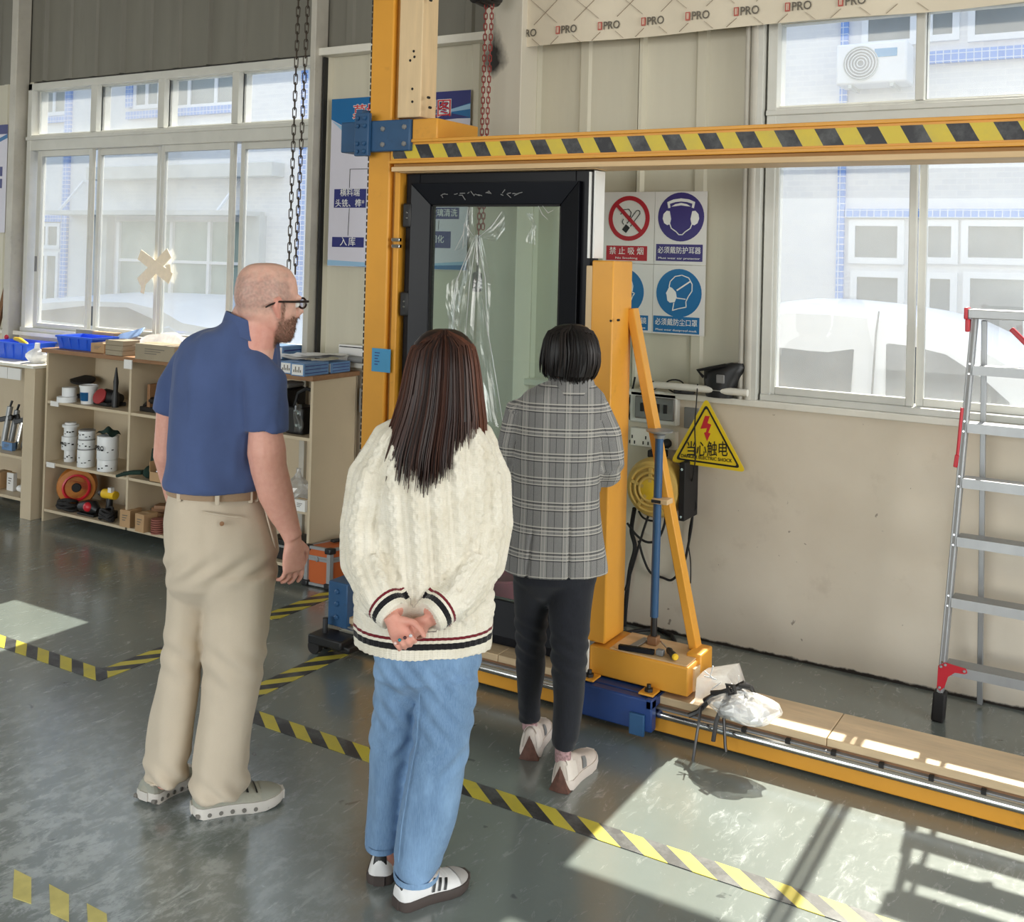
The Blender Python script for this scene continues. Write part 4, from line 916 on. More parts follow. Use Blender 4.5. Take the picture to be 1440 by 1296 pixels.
p = sp(408, 760, 4.42, Z1); t = thing('tool_case', 'black tool case with silver trim on the right bottom shelf', 'case', p)
MB().box(p.x - .12, p.x + .13, p.y - .06, p.y + .12, p.z, p.z + .11).build('case_body', M['black'], t, .008); MB().box(p.x - .125, p.x + .135, p.y - .065, p.y + .125, p.z + .07, p.z + .082).build('trim', M['alu'], t)
# --- things on top of the long shelf
def bin_(p, w_, d_, h_, label, rz=0.0):
    t = thing('storage_bin', label, 'bin', p, None); mb = MB(); th = .004
    f = .88
    def q(sx, sy, z, k): return p + V((sx * w_ / 2 * k, sy * d_ / 2 * k, z))
    def ringp(k, z, inset=0): return [q(-1, -1, z, k) + V((inset, inset, 0)), q(1, -1, z, k) + V((-inset, inset, 0)), q(1, 1, z, k) + V((-inset, -inset, 0)), q(-1, 1, z, k) + V((inset, -inset, 0))]
    mb.rings([ringp(f, 0), ringp(1, h_), ringp(1, h_, th), ringp(f, .006, th)]); mb.build('tub', M['blue_plastic'], t, .001, smooth=0)
    MB().rings([ringp(1.03, h_ - .012), ringp(1.03, h_), ringp(1.0, h_ + .001), ringp(1.0, h_ - .011)], cap=False, closed=True).build('rim', M['blue_plastic'], t, smooth=0)
    for k in range(4):
        x = -w_ * .36 + w_ * .24 * k; MB().bar(p + V((x * .9, -d_ / 2 * .89, .01)), p + V((x, -d_ / 2 - .004, h_ - .012)), .009, .006).build('rib', M['blue_plastic'], t)
    return t
bin_(sp(122, 490, 4.46, Zt), .36, .20, .085, 'blue plastic bin on the long shelf top, next to the grey box')
bin_(sp(31, 520, 4.52, 1.007), .42, .22, .115, 'larger blue plastic bin at the far left holding a yellow handle')
p = sp(28, 478, 4.54, 1.10); t = thing('yellow_handle_tool', 'yellow handled tool poking out of the far left blue bin', 'tool', p)
MB().tube([p + V((-.06, 0, .03)), p + V((0, 0, .025)), p + V((.07, 0, .0)), p + V((.11, 0, -.03))], [.012, .017, .016, .012], 10).build('handle', M['tool_yellow'], t)
p = sp(9, 477, 4.54, 1.10); t = thing('red_knob_tool', 'red knob poking out of the far left blue bin', 'tool', p); MB().ell(p + V((0, 0, .035)), .016, .016, .018).build('knob', M['red'], t); MB().cyl(p + V((0, 0, -.06)), p + V((0, 0, .03)), .006, n=8).build('stem', M['black'], t)
carton(148, 4.40, Zt, .13, .12, .06, 'flat brown carton beside the blue bin on the shelf top', pxy=500)
p = sp(172, 500, 4.36, Zt); t = thing('wood_block_bundle', 'bundle of rough brown blocks tied on the shelf top', 'blocks', p)
for k in range(3): MB().cbox(p + V((0, 0, .017 + .031 * k)), (.16, .13, .03), .03 * (k - 1)).build('block', M['cardboard_grey'], t, .002)
carton(232, 4.34, Zt, .34, .16, .095, 'long grey brown carton on the shelf top beside the man', 'cardboard_grey', pxy=500)
p = sp(122, 465, 4.70, Zt); t = thing('grey_box', 'dark grey box standing behind the blue bin against the window', 'box', p); MB().box(p.x - .09, p.x + .10, p.y - .02, p.y + .02, p.z, p.z + .105).build('box_body', M['grey'], t, .004)
carton(150, 4.68, Zt, .22, .06, .10, 'brown carton standing behind the blue bin against the window', pxy=470)
p = sp(175, 478, 4.62, Zt); t = thing('blue_tray', 'pale blue plastic tray tilted against the window', 'tray', p); MB().bar(p + V((-.13, 0, .05)), p + V((.14, .02, .12)), .09, .01, up=(0, -.6, .8)).build('tray', pm('pale_blue', (140, 170, 214), .4), t, .003); MB().bar(p + V((-.13, -.03, .005)), p + V((-.13, -.02, .05)), .02, .02).build('foot', M['blue_plastic'], t)
p = sp(225, 490, 4.50, Zt + .0); t = thing('plastic_sheet', 'heap of white plastic film on the shelf top behind the carton', 'plastic sheet', p)
MB().grid(lambda u, v: p + V(((u - .5) * .55, (v - .5) * .22 + .09, .005 + (.16 * max(0, sin(pi * u)) * (1 - .35 * v) + .025 * sin(9 * u + 4 * v) * sin(7 * v)) * min(1, 6 * v * (1 - v) + .25))), 26, 14).build('sheet', M['bagfilm'], t, smooth=0, flip=False)
p = sp(52, 515, 4.40, 1.007); t = thing('white_bag', 'crumpled white plastic bag at the right end of the low side shelf', 'bag', p)
MB().rings([[p + V((.09 * sin(pi * min(.93, h + .2)) * cos(a) * (1 + .25 * sin(3 * a + 4 * h)), .06 * sin(pi * min(.93, h + .2)) * sin(a) * (1 + .2 * sin(4 * a)), .13 * h)) for a in np.linspace(0, 2 * pi, 17)[:-1]] for h in np.linspace(0, 1, 8)]).build('bag', M['bag_white'], t, smooth=0)
p = sp(66, 505, 4.40, 1.007)
# right end of the top: blue boxes and paperwork
M['box_blue'] = pm('box_blue', (96, 132, 176), .6, var=.12, vs=25)
def bbox(px, y, z, w_, d_, h_, label, pxy=515):
    p = sp(px, pxy, y, z); t = thing('parts_box', label, 'box', p)
    MB().box(p.x - w_ / 2, p.x + w_ / 2, p.y - d_ / 2, p.y + d_ / 2, p.z, p.z + h_).build('box_body', M['box_blue'], t, .002)
    MB().box(p.x - w_ / 2 + .008, p.x + w_ / 2 - .008, p.y - d_ / 2 - .0012, p.y - d_ / 2 - .0003, p.z + .006, p.z + h_ - .006).build('label', M['paper'], t)
    lb = MB()
    for k in range(5): lb.box(p.x - w_ * .3 + .012 * k, p.x - w_ * .3 + .012 * k + .007, p.y - d_ / 2 - .0018, p.y - d_ / 2 - .0013, p.z + h_ * .3, p.z + h_ * (.5 + .25 * (k % 2)))
    tag(lb.build('printed_marks', M['print_grey'], t), kind='stuff')
    lines = MB()
    for k in range(3): lines.box(p.x + w_ / 2 + .0003, p.x + w_ / 2 + .001, p.y - d_ / 2 + .01, p.y + d_ / 2 - .01, p.z + h_ * (.2 + .28 * k), p.z + h_ * (.26 + .28 * k))
    tag(lines.build('printed_lines', M['ink_navy'], t), kind='stuff'); return t
bbox(400, 4.40, Zt, .095, .14, .062, 'blue parts box with white label end, nearest the man')
bbox(416, 4.38, Zt, .085, .16, .066, 'blue parts box with white label end, second along the shelf top')
bbox(436, 4.36, Zt, .095, .20, .068, 'blue parts box with striped side at the shelf corner')
p = sp(480, 510, 4.55, Zt); bbox(470, 4.56, Zt, .10, .16, .060, 'plain faded blue parts box behind the corner box')
bbox(392, 4.60, Zt, .22, .16, .12, 'big blue carton against the window beside the man', pxy=480)
for k, (px, yy, zz, rz) in enumerate(((408, 4.45, .071, .2), (432, 4.50, .076, -.15), (455, 4.55, .081, .1))):
    p = sp(px, 500, yy, Zt + zz); t = thing('paper_sheets', ('crumpled white sheets lying on the blue parts boxes nearest the man', 'white paper sheets in the middle of the blue parts boxes', 'white papers at the right end of the blue parts boxes')[k], 'papers', p)
    for j in range(2): MB().grid(lambda u, v, j=j: p + Matrix.Rotation(rz + .3 * j, 3, 'Z') @ V(((u - .5) * .24, (v - .5) * .15, .006 * j + .007 * (1 + sin(u * 6 + k + j) * cos(v * 5)))), 8, 6).build('sheet', M['paper'], t, flip=False)
p = sp(385, 492, 4.42, Zt + .07); 
# rolled white membrane and panel leaning behind the column
t = thing('wrapped_panels', 'white wrapped panels and rolls lying on the wall ledge left of the yellow column', 'panels', (-3.9, 4.85, WZ0))
a, b = wy(482, 499, 4.84), wy(545, 497, 4.84)
MB().box(a.x, b.x, 4.80, 4.83, WZ0 + .001, WZ0 + .10).build('panel', M['paper'], t, .003)
MB().tube([(a.x + .1, 4.78, WZ0 + .022), (b.x, 4.78, WZ0 + .022)], .02, 12).build('roll', M['grey'], t); MB().tube([(a.x + .22, 4.755, WZ0 + .055), (b.x + .05, 4.765, WZ0 + .06)], .016, 12).build('roll', M['paper'], t)
MB().box(a.x + .01, b.x, 4.795, 4.7995, WZ0 + .085, WZ0 + .09).build('printed_line', M['ink_black'], t)
# switch box on the wall between shelf and column
a, b = wy(506, 545, 4.80), wy(522, 582, 4.80); t = thing('switch_box', 'small steel switch box on the wall left of the yellow column', 'switch box', (a.x, 4.85, b.z))
MB().box(a.x - .005, b.x + .01, 4.80, 4.849, b.z, a.z).build('casing', M['alu'], t, .004); MB().box(a.x + .018, b.x - .004, 4.796, 4.80, b.z + .02, a.z - .02).build('plate', M['black'], t)
for k in range(3): MB().box(a.x + .032, a.x + .05, 4.790, 4.796, b.z + .035 + .032 * k, b.z + .055 + .032 * k).build('switch', M['edge_brown'], t, .002)
# --- side shelf contents (far left)
zl = .4006
lab = ('silver sealant gun at the very left edge of the side shelf', 'silver tube tool, second from the left on the side shelf', 'bright steel tube tool in the middle of the side shelf', 'dark tube tool beside the side panel')
for k, px in enumerate((4, 14, 24, 33)):
    p = sp(px, 640, 4.42 + .05 * (k % 2), zl + .004); t = thing('sealant_gun', lab[k], 'tool', p)
    MB().cyl(p, p + V((.02, .03, .27 - .03 * k)), .02, n=14).build('barrel', M['steel'] if k == 2 else M['alu'], t); MB().cyl(p + V((.02, .03, .27 - .03 * k)), p + V((.026, .04, .31 - .03 * k)), .008, n=8).build('nozzle', M['black'], t)
    MB().bar(p + V((-.03, -.01, .18)), p + V((.05, .03, .20)), .02, .035).build('grip', M['black'], t, .005)
carton(2, 4.40, .1306, .09, .09, .11, 'brown carton leaning on the side shelf bottom', pxy=700); carton(16, 4.38, .1306, .07, .03, .12, 'upright cream carton on the side shelf bottom', 'paper', pxy=700)
p = sp(29, 720, 4.39, .1306); add(MB().ell(p + V((0, 0, .024)), .04, .03, .0238), 'white_rag', M['bag_white'], 'small white bundle at the end of the side shelf bottom', 'rag')
p = sp(4, 655, 4.40, zl)
carton(12, 4.37, zl, .11, .03, .055, 'low blue and white carton at the front of the side shelf', 'box_blue', pxy=640)
# handle leaning at the far left
p = wy(0, 416, 4.76); q = wy(9, 384, 4.76)
t = thing('broom_handle', 'wooden handle leaning on the wall ledge at the far left', 'handle', (p.x, 4.76, 1.16)); MB().bar((p.x - .03, 4.76, WZ0), (q.x, 4.79, q.z), .03, .03).build('stick', pm('brown_wood', (120, 84, 52), .6), t)
# ------------------------------------------------------------------ orange flight case on the floor
fc = fl(469, 828)
rz = .0; fx1 = fl(462, 827).x; fx0 = fl(434, 818).x - .0; 
t = thing('flight_case', 'orange flight case with silver edges on the floor beside the shelf end', 'case', (fx1 - .1, 4.6, 0))
P0 = fl(463, 829); ex_ = V((.10, .34, 0)).normalized(); ey_ = V((-.985, -.06, 0)).normalized()   # long side, short side
L_, Wd, H1, H2 = .32, .15, .152, .213
def Q(a, b, z): return P0 + ex_ * a + ey_ * b + V((0, 0, z))
def cbx(a0, a1, b0, b1, z0, z1): return MB().hexa([Q(a0, b0, z0), Q(a1, b0, z0), Q(a1, b1, z0), Q(a0, b1, z0), Q(a0, b0, z1), Q(a1, b0, z1), Q(a1, b1, z1), Q(a0, b1, z1)])
cbx(0, L_, 0, Wd, .012, H1).build('body', M['orange'], t); cbx(0, L_, 0, Wd, H1 + .004, H2).build('lid', M['orange'], t)
cbx(-.004, L_ + .004, -.004, Wd + .004, H1 - .012, H1 + .002).build('closing_band', M['alu'], t); cbx(-.004, L_ + .004, -.004, Wd + .004, H1 + .003, H1 + .014).build('closing_band', M['alu'], t)
for a in (0, L_):
    for b in (0, Wd):
        cbx(a - .011, a + .011, b - .011, b + .011, .01, H2).build('edge_strip', M['alu'], t)
        for z in (.001, H2 - .025): cbx(a - .02, a + .02, b - .02, b + .02, z, z + .032).build('corner_cap', M['black'], t, .006)
for a in (0, L_): cbx(a - .008, a + .008, 0, Wd, H2 - .012, H2 + .003).build('edge_strip', M['alu'], t); 
for b in (0, Wd): cbx(0, L_, b - .008, b + .008, .008, .022).build('edge_strip', M['alu'], t); cbx(0, L_, b - .008, b + .008, H2 - .012, H2 + .003).build('edge_strip', M['alu'], t)
cbx(-.008, .008, 0, Wd, .008, .022).build('edge_strip', M['alu'], t)
cbx(.13, .17, -.012, -.001, H1 - .045, H1 + .04).build('latch', M['black_metal'], t, .003); cbx(.11, .24, .09, .12, H2 + .004, H2 + .02).build('handle', M['black'], t, .006)
MB().lathe(Q(-.001, Wd * .55, .15), [(.014, 0), (.014, .006), (.008, .008)], 14, ax=-ex_).build('lock', M['alu'], t)

# ================================================================== posters and signs on the ribbed wall
YP = YW + .0
def flat(polys, y, mat, name, parent, th=.0012):
    """flat printed shapes given as lists of (x, z), facing the room"""
    mb = MB()
    for p in polys: mb.prism([V((a, y, b)) for a, b in p], (0, th, 0))
    return mb.build(name, mat, parent, smooth=0)
def circ(cx, cz, r, n=40, a0=0, a1=2 * pi): return [(cx + r * cos(a0 + (a1 - a0) * k / n), cz + r * sin(a0 + (a1 - a0) * k / n)) for k in range(n)]
def ringp(cx, cz, r0, r1, y, mat, name, parent, n=44, th=.0012):
    mb = MB(); P = [(cos(2 * pi * k / n), sin(2 * pi * k / n)) for k in range(n)]
    mb.rings([[V((cx + r * a, yy, cz + r * b)) for a, b in P] for r, yy in ((r1, y), (r1, y + th), (r0, y + th), (r0, y))], cap=False, closed=True)
    return mb.build(name, mat, parent, smooth=0)
def stroke(pts, w_, y, mat, name, parent, closed=False, th=.0012):
    mb = MB(); k = len(pts)
    for i in range(k if closed else k - 1):
        a, b = V((pts[i][0], y, pts[i][1])), V((pts[(i + 1) % k][0], y, pts[(i + 1) % k][1])); d = b - a
        if d.length < 1e-6: continue
        e = d.normalized() * (w_ * .35); mb.bar(a - e, b + e, th, w_, up=(d.z, 0, -d.x))
    return mb.build(name, mat, parent, smooth=0)
# safety posters: 2 x 2 grid
SX0, SXm, SX1, SZ0, SZm, SZ1 = -2.378, -2.098, -1.828, 1.44, 1.778, 2.135
def poster(name, label, x0, x1, z0, z1):
    t = thing(name, label, 'sign', ((x0 + x1) / 2, YP, z0))
    MB().box(x0 + .001, x1 - .001, YP - .004, YP - .0015, z0 + .001, z1 - .001).build('board', M['paper'], t); return t
yb = YP - .0054
def caption(t, x0, x1, z0, z1, mat, zh, en, wzh, wen, szh=.036):
    MB().box(x0, x1, yb, yb + .0013, z0, z1).build('caption_panel', mat, t)
    cx = (x0 + x1) / 2; text(zh, szh, (cx, yb - .001, z0 + (z1 - z0) * .62), M['ink_white'], t, width=wzh, bold=0)
    text(en, .014, (cx, yb - .001, z0 + (z1 - z0) * .17), M['ink_white'], t, width=wen, bold=0)
t = poster('no_smoking_sign', 'no smoking sign with red ring and red caption', SX0, SXm, SZm, SZ1)
c = (wy(885, 307, YP).x, wy(885, 307, YP).z); R = .112
stroke([(c[0] - .045, c[1] + .02), (c[0] - .03, c[1] + .043), (c[0] - .002, c[1] + .046), (c[0] + .012, c[1] + .03), (c[0] + .008, c[1] + .008), (c[0] - .01, c[1] + .012)], .0035, yb, M['ink_black'], 'smoke', t)
stroke([(c[0] - .03, c[1] - .004), (c[0] - .036, c[1] - .018), (c[0] - .028, c[1] - .03)], .003, yb, M['ink_black'], 'smoke', t)
d_ = (.62, .78); n_ = (.78, -.62); b = (c[0] - .018, c[1] - .055)
def cg(u, v): return (b[0] + d_[0] * u + n_[0] * v, b[1] + d_[1] * u + n_[1] * v)
flat([[cg(-.012, -.014), cg(.022, -.014), cg(.022, .014), cg(-.012, .014)]], yb, M['ink_black'], 'cigarette_tip', t)
stroke([cg(.03, -.012), cg(.11, -.012), cg(.118, -.004), cg(.118, .004), cg(.11, .012), cg(.03, .012)], .0035, yb, M['ink_black'], 'cigarette', t)
ringp(c[0], c[1], R * .80, R, yb, M['ink_red'], 'red_ring', t)
flat([[(c[0] - .075, c[1] + .062), (c[0] - .062, c[1] + .075), (c[0] + .075, c[1] - .062), (c[0] + .062, c[1] - .075)]], yb - .001, M['ink_red'], 'red_bar', t)
caption(t, SX0 + .022, SXm - .036, SZm + .015, SZm + .088, M['ink_red'], '禁 止 吸 烟', 'No Smoking', .185, .12, .04)
t = poster('ear_protector_sign', 'ear protector sign with violet disc and caption', SXm, SX1, SZm, SZ1)
c = (wy(958, 305, YP).x, wy(958, 305, YP).z); R = .119
flat([circ(*c, R)], yb + .0004, M['ink_violet'], 'disc', t)
def sh(pts, k=1.0): return [(c[0] + a * k, c[1] + b * k) for a, b in pts]
flat([sh([(-.066, .042), (-.072, .072), (-.04, .085), (0, .09), (.04, .085), (.072, .072), (.066, .042), (.055, .045), (.058, .064), (.03, .072), (0, .075), (-.03, .072), (-.058, .064), (-.055, .045)])], yb - .0006, M['ink_white'], 'headband', t)
flat([sh([(-.05, .05), (-.03, .062), (0, .068), (.03, .062), (.05, .05), (.03, .052), (0, .056), (-.03, .052)])], yb - .0006, M['ink_white'], 'hair_line', t)
for s_ in (-1, 1): flat([sh([(s_ * .058, .028), (s_ * .074, .03), (s_ * .09, .014), (s_ * .094, -.008), (s_ * .086, -.03), (s_ * .07, -.04), (s_ * .056, -.036), (s_ * .05, -.01)])], yb - .0006, M['ink_white'], 'ear_cup', t)
stroke(sh([(-.056, -.034), (-.048, -.055), (-.022, -.072), (-.008, -.086), (.01, -.086), (.024, -.072), (.05, -.055), (.058, -.034)]), .005, yb - .0006, M['ink_white'], 'jaw_line', t)
caption(t, SXm + .012, SX1 - .018, SZm + .018, SZm + .10, M['ink_violet'], '必须戴防护耳器', 'Must wear ear protector', .222, .215, .036)
t = poster('goggles_sign', 'blue goggles sign, mostly hidden behind the yellow post', SX0, SXm, SZ0, SZm)
c = (wy(875, 410, YP).x, wy(875, 410, YP).z); flat([circ(*c, R)], yb + .0004, M['ink_blue'], 'disc', t)
stroke(sh([(.02, .075), (.05, .06), (.06, .03), (.055, .0), (.07, -.005), (.06, -.02), (.05, -.045), (.03, -.075), (.0, -.085), (-.03, -.07), (-.05, -.03), (-.055, .03), (-.03, .065)]), .005, yb - .0006, M['ink_white'], 'face_line', t, True)
flat([sh([(.0, .06), (.04, .055), (.06, .03), (.05, .0), (.045, .03), (.02, .045)])], yb - .0006, M['ink_white'], 'hair', t)
for s_ in (-.025, .03): ringp(c[0] + s_, c[1] - .005, .016, .022, yb - .0006, M['ink_white'], 'goggle_ring', t, 20)
caption(t, SX0 + .016, SXm - .022, SZ0 + .012, SZ0 + .085, M['ink_blue'], '必须戴防护眼镜', 'Must wear protective glasses', .225, .215, .034)
t = poster('dust_mask_sign', 'blue dustproof mask sign with white outlined head', SXm, SX1, SZ0, SZm)
c = (wy(955, 412, YP).x, wy(955, 412, YP).z); R = .117; flat([circ(*c, R)], yb + .0004, M['ink_blue'], 'disc', t)
stroke(sh([(-.05, .03), (-.045, .055), (-.02, .08), (.015, .087), (.05, .075), (.068, .045), (.068, .012), (.05, -.015), (.038, -.04), (.04, -.066), (.0, -.075), (-.03, -.085), (-.024, -.05)]), .0045, yb - .0006, M['ink_white'], 'head_line', t)
flat([sh([(-.05, .03), (-.035, .024), (-.015, .005), (-.01, -.02), (-.02, -.045), (-.045, -.048), (-.058, -.038), (-.062, -.012), (-.066, -.002), (-.058, .012)])], yb - .0006, M['ink_white'], 'mask', t)
stroke(sh([(-.008, .014), (.055, .056)]), .007, yb - .0006, M['ink_white'], 'strap', t); stroke(sh([(-.012, -.024), (.035, -.028)]), .005, yb - .0006, M['ink_white'], 'strap', t)
caption(t, SXm + .006, SX1 - .026, SZ0 + .008, SZ0 + .088, M['ink_blue'], '必须戴防尘口罩', 'Must wear dustproof mask', .218, .212, .036)
# process chart behind the yellow column
px0, px1, pz0, pz1 = -4.18, -3.197, 1.715, 2.70
t = thing('process_chart', 'large process chart poster with blue header behind the yellow column', 'poster', ((px0 + px1) / 2, YP, pz0))
MB().box(px0, px1, YP - .004, YP - .001, pz0, pz1).build('board', pm('chart_card', (214, 212, 226), .45, var=.02), t)
M['hdr'] = pm('header_blue', (14, 104, 164), .45, var=.04); M['hdr2'] = pm('header_pale', (150, 190, 222), .45, var=.03)
W = px1 - px0
flat([[(px0, pz1), (px1, pz1), (px1, pz1 - .155), (px0 + W * .8, pz1 - .15), (px0 + W * .55, pz1 - .185), (px0 + W * .28, pz1 - .20), (px0 + W * .12, pz1 - .175), (px0, pz1 - .12)]], yb + .0002, M['hdr'], 'header', t)
flat([[(px0 + W * .58, pz1), (px1, pz1), (px1, pz1 - .07), (px0 + W * .82, pz1 - .11), (px1, pz1 - .15), (px0 + W * .7, pz1 - .16), (px0 + W * .62, pz1 - .12)]], yb - .0002, M['ink_navy'], 'header_corner', t)
flat([[(px0 + W * .74, pz1 - .125), (px1, pz1 - .075), (px1, pz1 - .105)]], yb - .001, M['hdr2'], 'header_wave', t)
flat([[(px0, pz1 - .125), (px0 + W * .12, pz1 - .18), (px0 + W * .28, pz1 - .206), (px0 + W * .5, pz1 - .196), (px0 + W * .28, pz1 - .235), (px0 + W * .1, pz1 - .20)]], yb - .0002, M['hdr2'], 'header_wave', t)
M['ttl_red'] = pm('title_red', (200, 40, 50), .5, var=.03)
for i, ch in enumerate('幕墙加工流程图'):
    x = wy((512, 537, 562, 585, 600, 612, 628)[0], 152, YP).x if 0 else (px0 + .215) + i * (wy(626, 143, YP).x - px0 - .215) / 6
    text(ch, .105, (x, yb - .002, pz1 - .098), M['ink_white'], t, bold=.03)
    text(ch, .105, (x, yb - .0034, pz1 - .098), M['ttl_red'], t, bold=.0)
def cbox(x0, x1, z0, z1, lines, sz=.052):
    MB().box(x0, x1, yb, yb + .0013, z0, z1).build('chart_box', M['ink_navy'], t, .0)
    for i, ln in enumerate(lines): text(ln, sz, ((x0 + x1) / 2, yb - .001, (z0 + z1) / 2 + (len(lines) - 1) * .5 * sz * 1.25 - i * sz * 1.25), M['ink_white'], t, bold=0)
def pxz(a, b): q = wy(a, b, YP); return q.x, q.z
x0, z1 = pxz(471, 266); x1, z0 = pxz(515, 292); cbox(x0, x1, z0, z1, ['横料端', '头铣、榫*'], .05)
x0, z1 = pxz(468, 333); x1, z0 = pxz(512, 348); cbox(x0, x1, z0, z1, [])
for q_, ch in ((-.032, '入'), (.032, '库')): text(ch, .056, ((x0 + x1) / 2 + q_, yb - .001, (z0 + z1) / 2), M['ink_white'], t, bold=0)
x0, z1 = pxz(604, 292); x1, z0 = pxz(646, 308); cbox(x0, x1, z0, z1, ['玻璃清洗'], .046)
x0, z1 = pxz(604, 325); x1, z0 = pxz(634, 349); cbox(x0 - .03, x1, z0, z1, ['固化'], .046)
x0, z1 = pxz(525, 213); x1, z0 = pxz(548, 224); cbox(x0, x1, z0, z1, [])
x0, z1 = pxz(525, 333); x1, z0 = pxz(548, 348); cbox(x0, x1, z0, z1, [])
x0, z1 = pxz(526, 268); x1, z0 = pxz(548, 295); flat([[(x0, (z0 + z1) / 2), (x0 + .04, z1), (x1, z1), (x1, z0), (x0 + .04, z0)]], yb, M['ink_navy'], 'chart_box', t)
ax_, az_ = pxz(493, 238); bx_, bz_ = pxz(533, 236); ex2, ez2 = pxz(492, 264)
stroke([(bx_, az_), (ax_, az_), (ax_, ez2)], .003, yb, M['ink_black'], 'arrow', t); stroke([(pxz(492, 293)[0], pxz(492, 293)[1]), pxz(490, 331)], .003, yb, M['ink_black'], 'arrow', t); stroke([pxz(514, 340), pxz(524, 340)], .003, yb, M['ink_black'], 'arrow', t); stroke([pxz(618, 310), pxz(617, 323)], .003, yb, M['ink_black'], 'arrow', t)
flat([[(px0, pz0 + .035), (px0 + W * .25, pz0 + .028), (px0 + W * .6, pz0 + .02), (px1, pz0 + .05), (px1, pz0 + .003), (px0, pz0 + .003)]], yb, M['hdr2'], 'footer_wave', t)
flat([[(px0 + W * .2, pz0 + .002), (px0 + W * .6, pz0 + .014), (px1, pz0 + .03), (px1, pz0 + .002)]], yb - .001, M['hdr'], 'footer', t)
# slice of the poster at the far left edge
x1_, z1_ = pxz(12, 175); z0_ = pxz(2, 327)[1]
t = thing('left_poster', 'white poster with dark blue boxes, cut by the left edge of the photo', 'poster', (x1_ - .3, YP, z0_))
MB().box(x1_ - .62, x1_, YP - .004, YP - .001, z0_, z1_).build('board', bpy.data.materials['chart_card'], t)
MB().box(x1_ - .62, x1_, yb, yb + .0012, z1_ - .07, z1_).build('header', M['ink_navy'], t)
flat([[(x1_ - .2, z1_ - .13), (x1_, z1_ - .07), (x1_, z1_ - .10), (x1_ - .1, z1_ - .13), (x1_ - .2, z1_ - .15)]], yb, M['hdr'], 'header_wave', t)
for q in (241, 258): z = pxz(4, q)[1]; MB().box(x1_ - .3, x1_ - .05, yb, yb + .0012, z - .035, z + .035).build('chart_box', M['ink_navy'], t)
MB().box(x1_ - .62, x1_ - .06, yb, yb + .0012, z0_ + .002, z0_ + .018).build('footer', M['ink_navy'], t)

# ------------------------------------------------------------------ electric shock sign standing off the wall
yt = 4.74
A, B_, C_ = wy(993, 559, yt), wy(943, 649, yt), wy(1049, 664, yt)
t = thing('electric_shock_sign', 'yellow triangular electric shock warning sign on the wall below the ledge', 'sign', ((B_.x + C_.x) / 2, yt, B_.z))
def rtri(k, n=6, r=.028):
    c = (A + B_ + C_) / 3; P = [c + (q - c) * k for q in (A, B_, C_)]; o_ = []
    for i in range(3):
        p, a, b = P[i], P[i - 1], P[(i + 1) % 3]; u = (a - p).normalized(); v = (b - p).normalized()
        for j in range(n + 1): s_ = j / n; o_.append(p + (u * (1 - s_) ** 2 + v * s_ ** 2) * r)
    return [(q.x, q.z) for q in o_]
flat([rtri(1.0)], yt, M['sign_yellow'], 'plate', t, .004)
o1, o2 = rtri(.86, 6, .02), rtri(.785, 6, .016); mb = MB()
mb.rings([[V((a, y_, b)) for a, b in q] for q, y_ in ((o1, yt - .0012), (o1, yt - .0002), (o2, yt - .0002), (o2, yt - .0012))], cap=False, closed=True); mb.build('black_border', M['ink_black'], t, smooth=0)
def tp2(a, b): q = wy(820 + a / 3.704, 430 + b / 3.704, yt); return (q.x, q.z)
flat([[tp2(636, 572), tp2(660, 574), tp2(648, 610), tp2(668, 618), tp2(652, 660), tp2(664, 664), tp2(646, 704), tp2(630, 660), tp2(640, 658), tp2(646, 636), tp2(612, 640)]], yt - .001, M['ttl_red'], 'lightning_arrow', t)
q0, q1 = tp2(540, 742), tp2(752, 758); cx_, cz_ = (q0[0] + q1[0]) / 2, (q0[1] + q1[1]) / 2
text('当心触电', .075, (cx_, yt - .0012, cz_), M['ink_black'], t, xd=(q1[0] - q0[0], 0, q1[1] - q0[1] + .012), width=q1[0] - q0[0], bold=.004)
q0, q1 = tp2(510, 780), tp2(776, 806); text('DANGER ELECTRIC SHOCK', .022, ((q0[0] + q1[0]) / 2, yt - .0012, (q0[1] + q1[1]) / 2), M['ink_black'], t, xd=(1, 0, .02), width=q1[0] - q0[0], bold=.006)
for dx in (-.05, .06): MB().cyl(((B_.x + C_.x) / 2 + dx, yt + .0042, B_.z + .05), ((B_.x + C_.x) / 2 + dx, YW - .0005, B_.z + .05), .008, n=10).build('standoff', M['steel'], t)
# ------------------------------------------------------------------ electrics on the wall behind the brace
def wbox(a, b, c, d, y0, y1): p, q = wy(a, b, y0), wy(c, d, y0); return (p.x, q.x, y0, y1, q.z, p.z)
r = wbox(886, 548, 951, 600, 4.80, YW - .0005)
t = thing('breaker_box', 'grey breaker box with dark window on the wall behind the brace', 'breaker box', (r[0], YW, r[4]))
box('casing', r, M['frame_white'], t, .008); r2 = wbox(893, 556, 947, 593, 4.788, 4.7995); box('cover', r2, pm('smoked_cover', (92, 86, 80), .25, var=.1), t, .004)
for k in range(4): x = r2[0] + .03 + k * .04; MB().box(x, x + .02, 4.783, 4.788, r2[4] + .035, r2[5] - .03).build('breaker', M['rubber'], t, .002)
r = wbox(886, 600, 950, 634, 4.81, YW - .0005); t = thing('socket_strip', 'white wall socket strip with plug below the breaker box', 'socket', (r[0], YW, r[4])); box('plate', r, M['white_paint'], t, .006)
for a, b in ((889, 618), (908, 620), (936, 625)):
    q = wy(a, b, 4.81)
    for dx, dz in ((0, .016), (-.013, -.01), (.013, -.01)): MB().box(q.x + dx - .003, q.x + dx + .003, 4.8085, 4.81, q.z + dz - .008, q.z + dz + .008).build('socket_slot', M['rubber'], t)
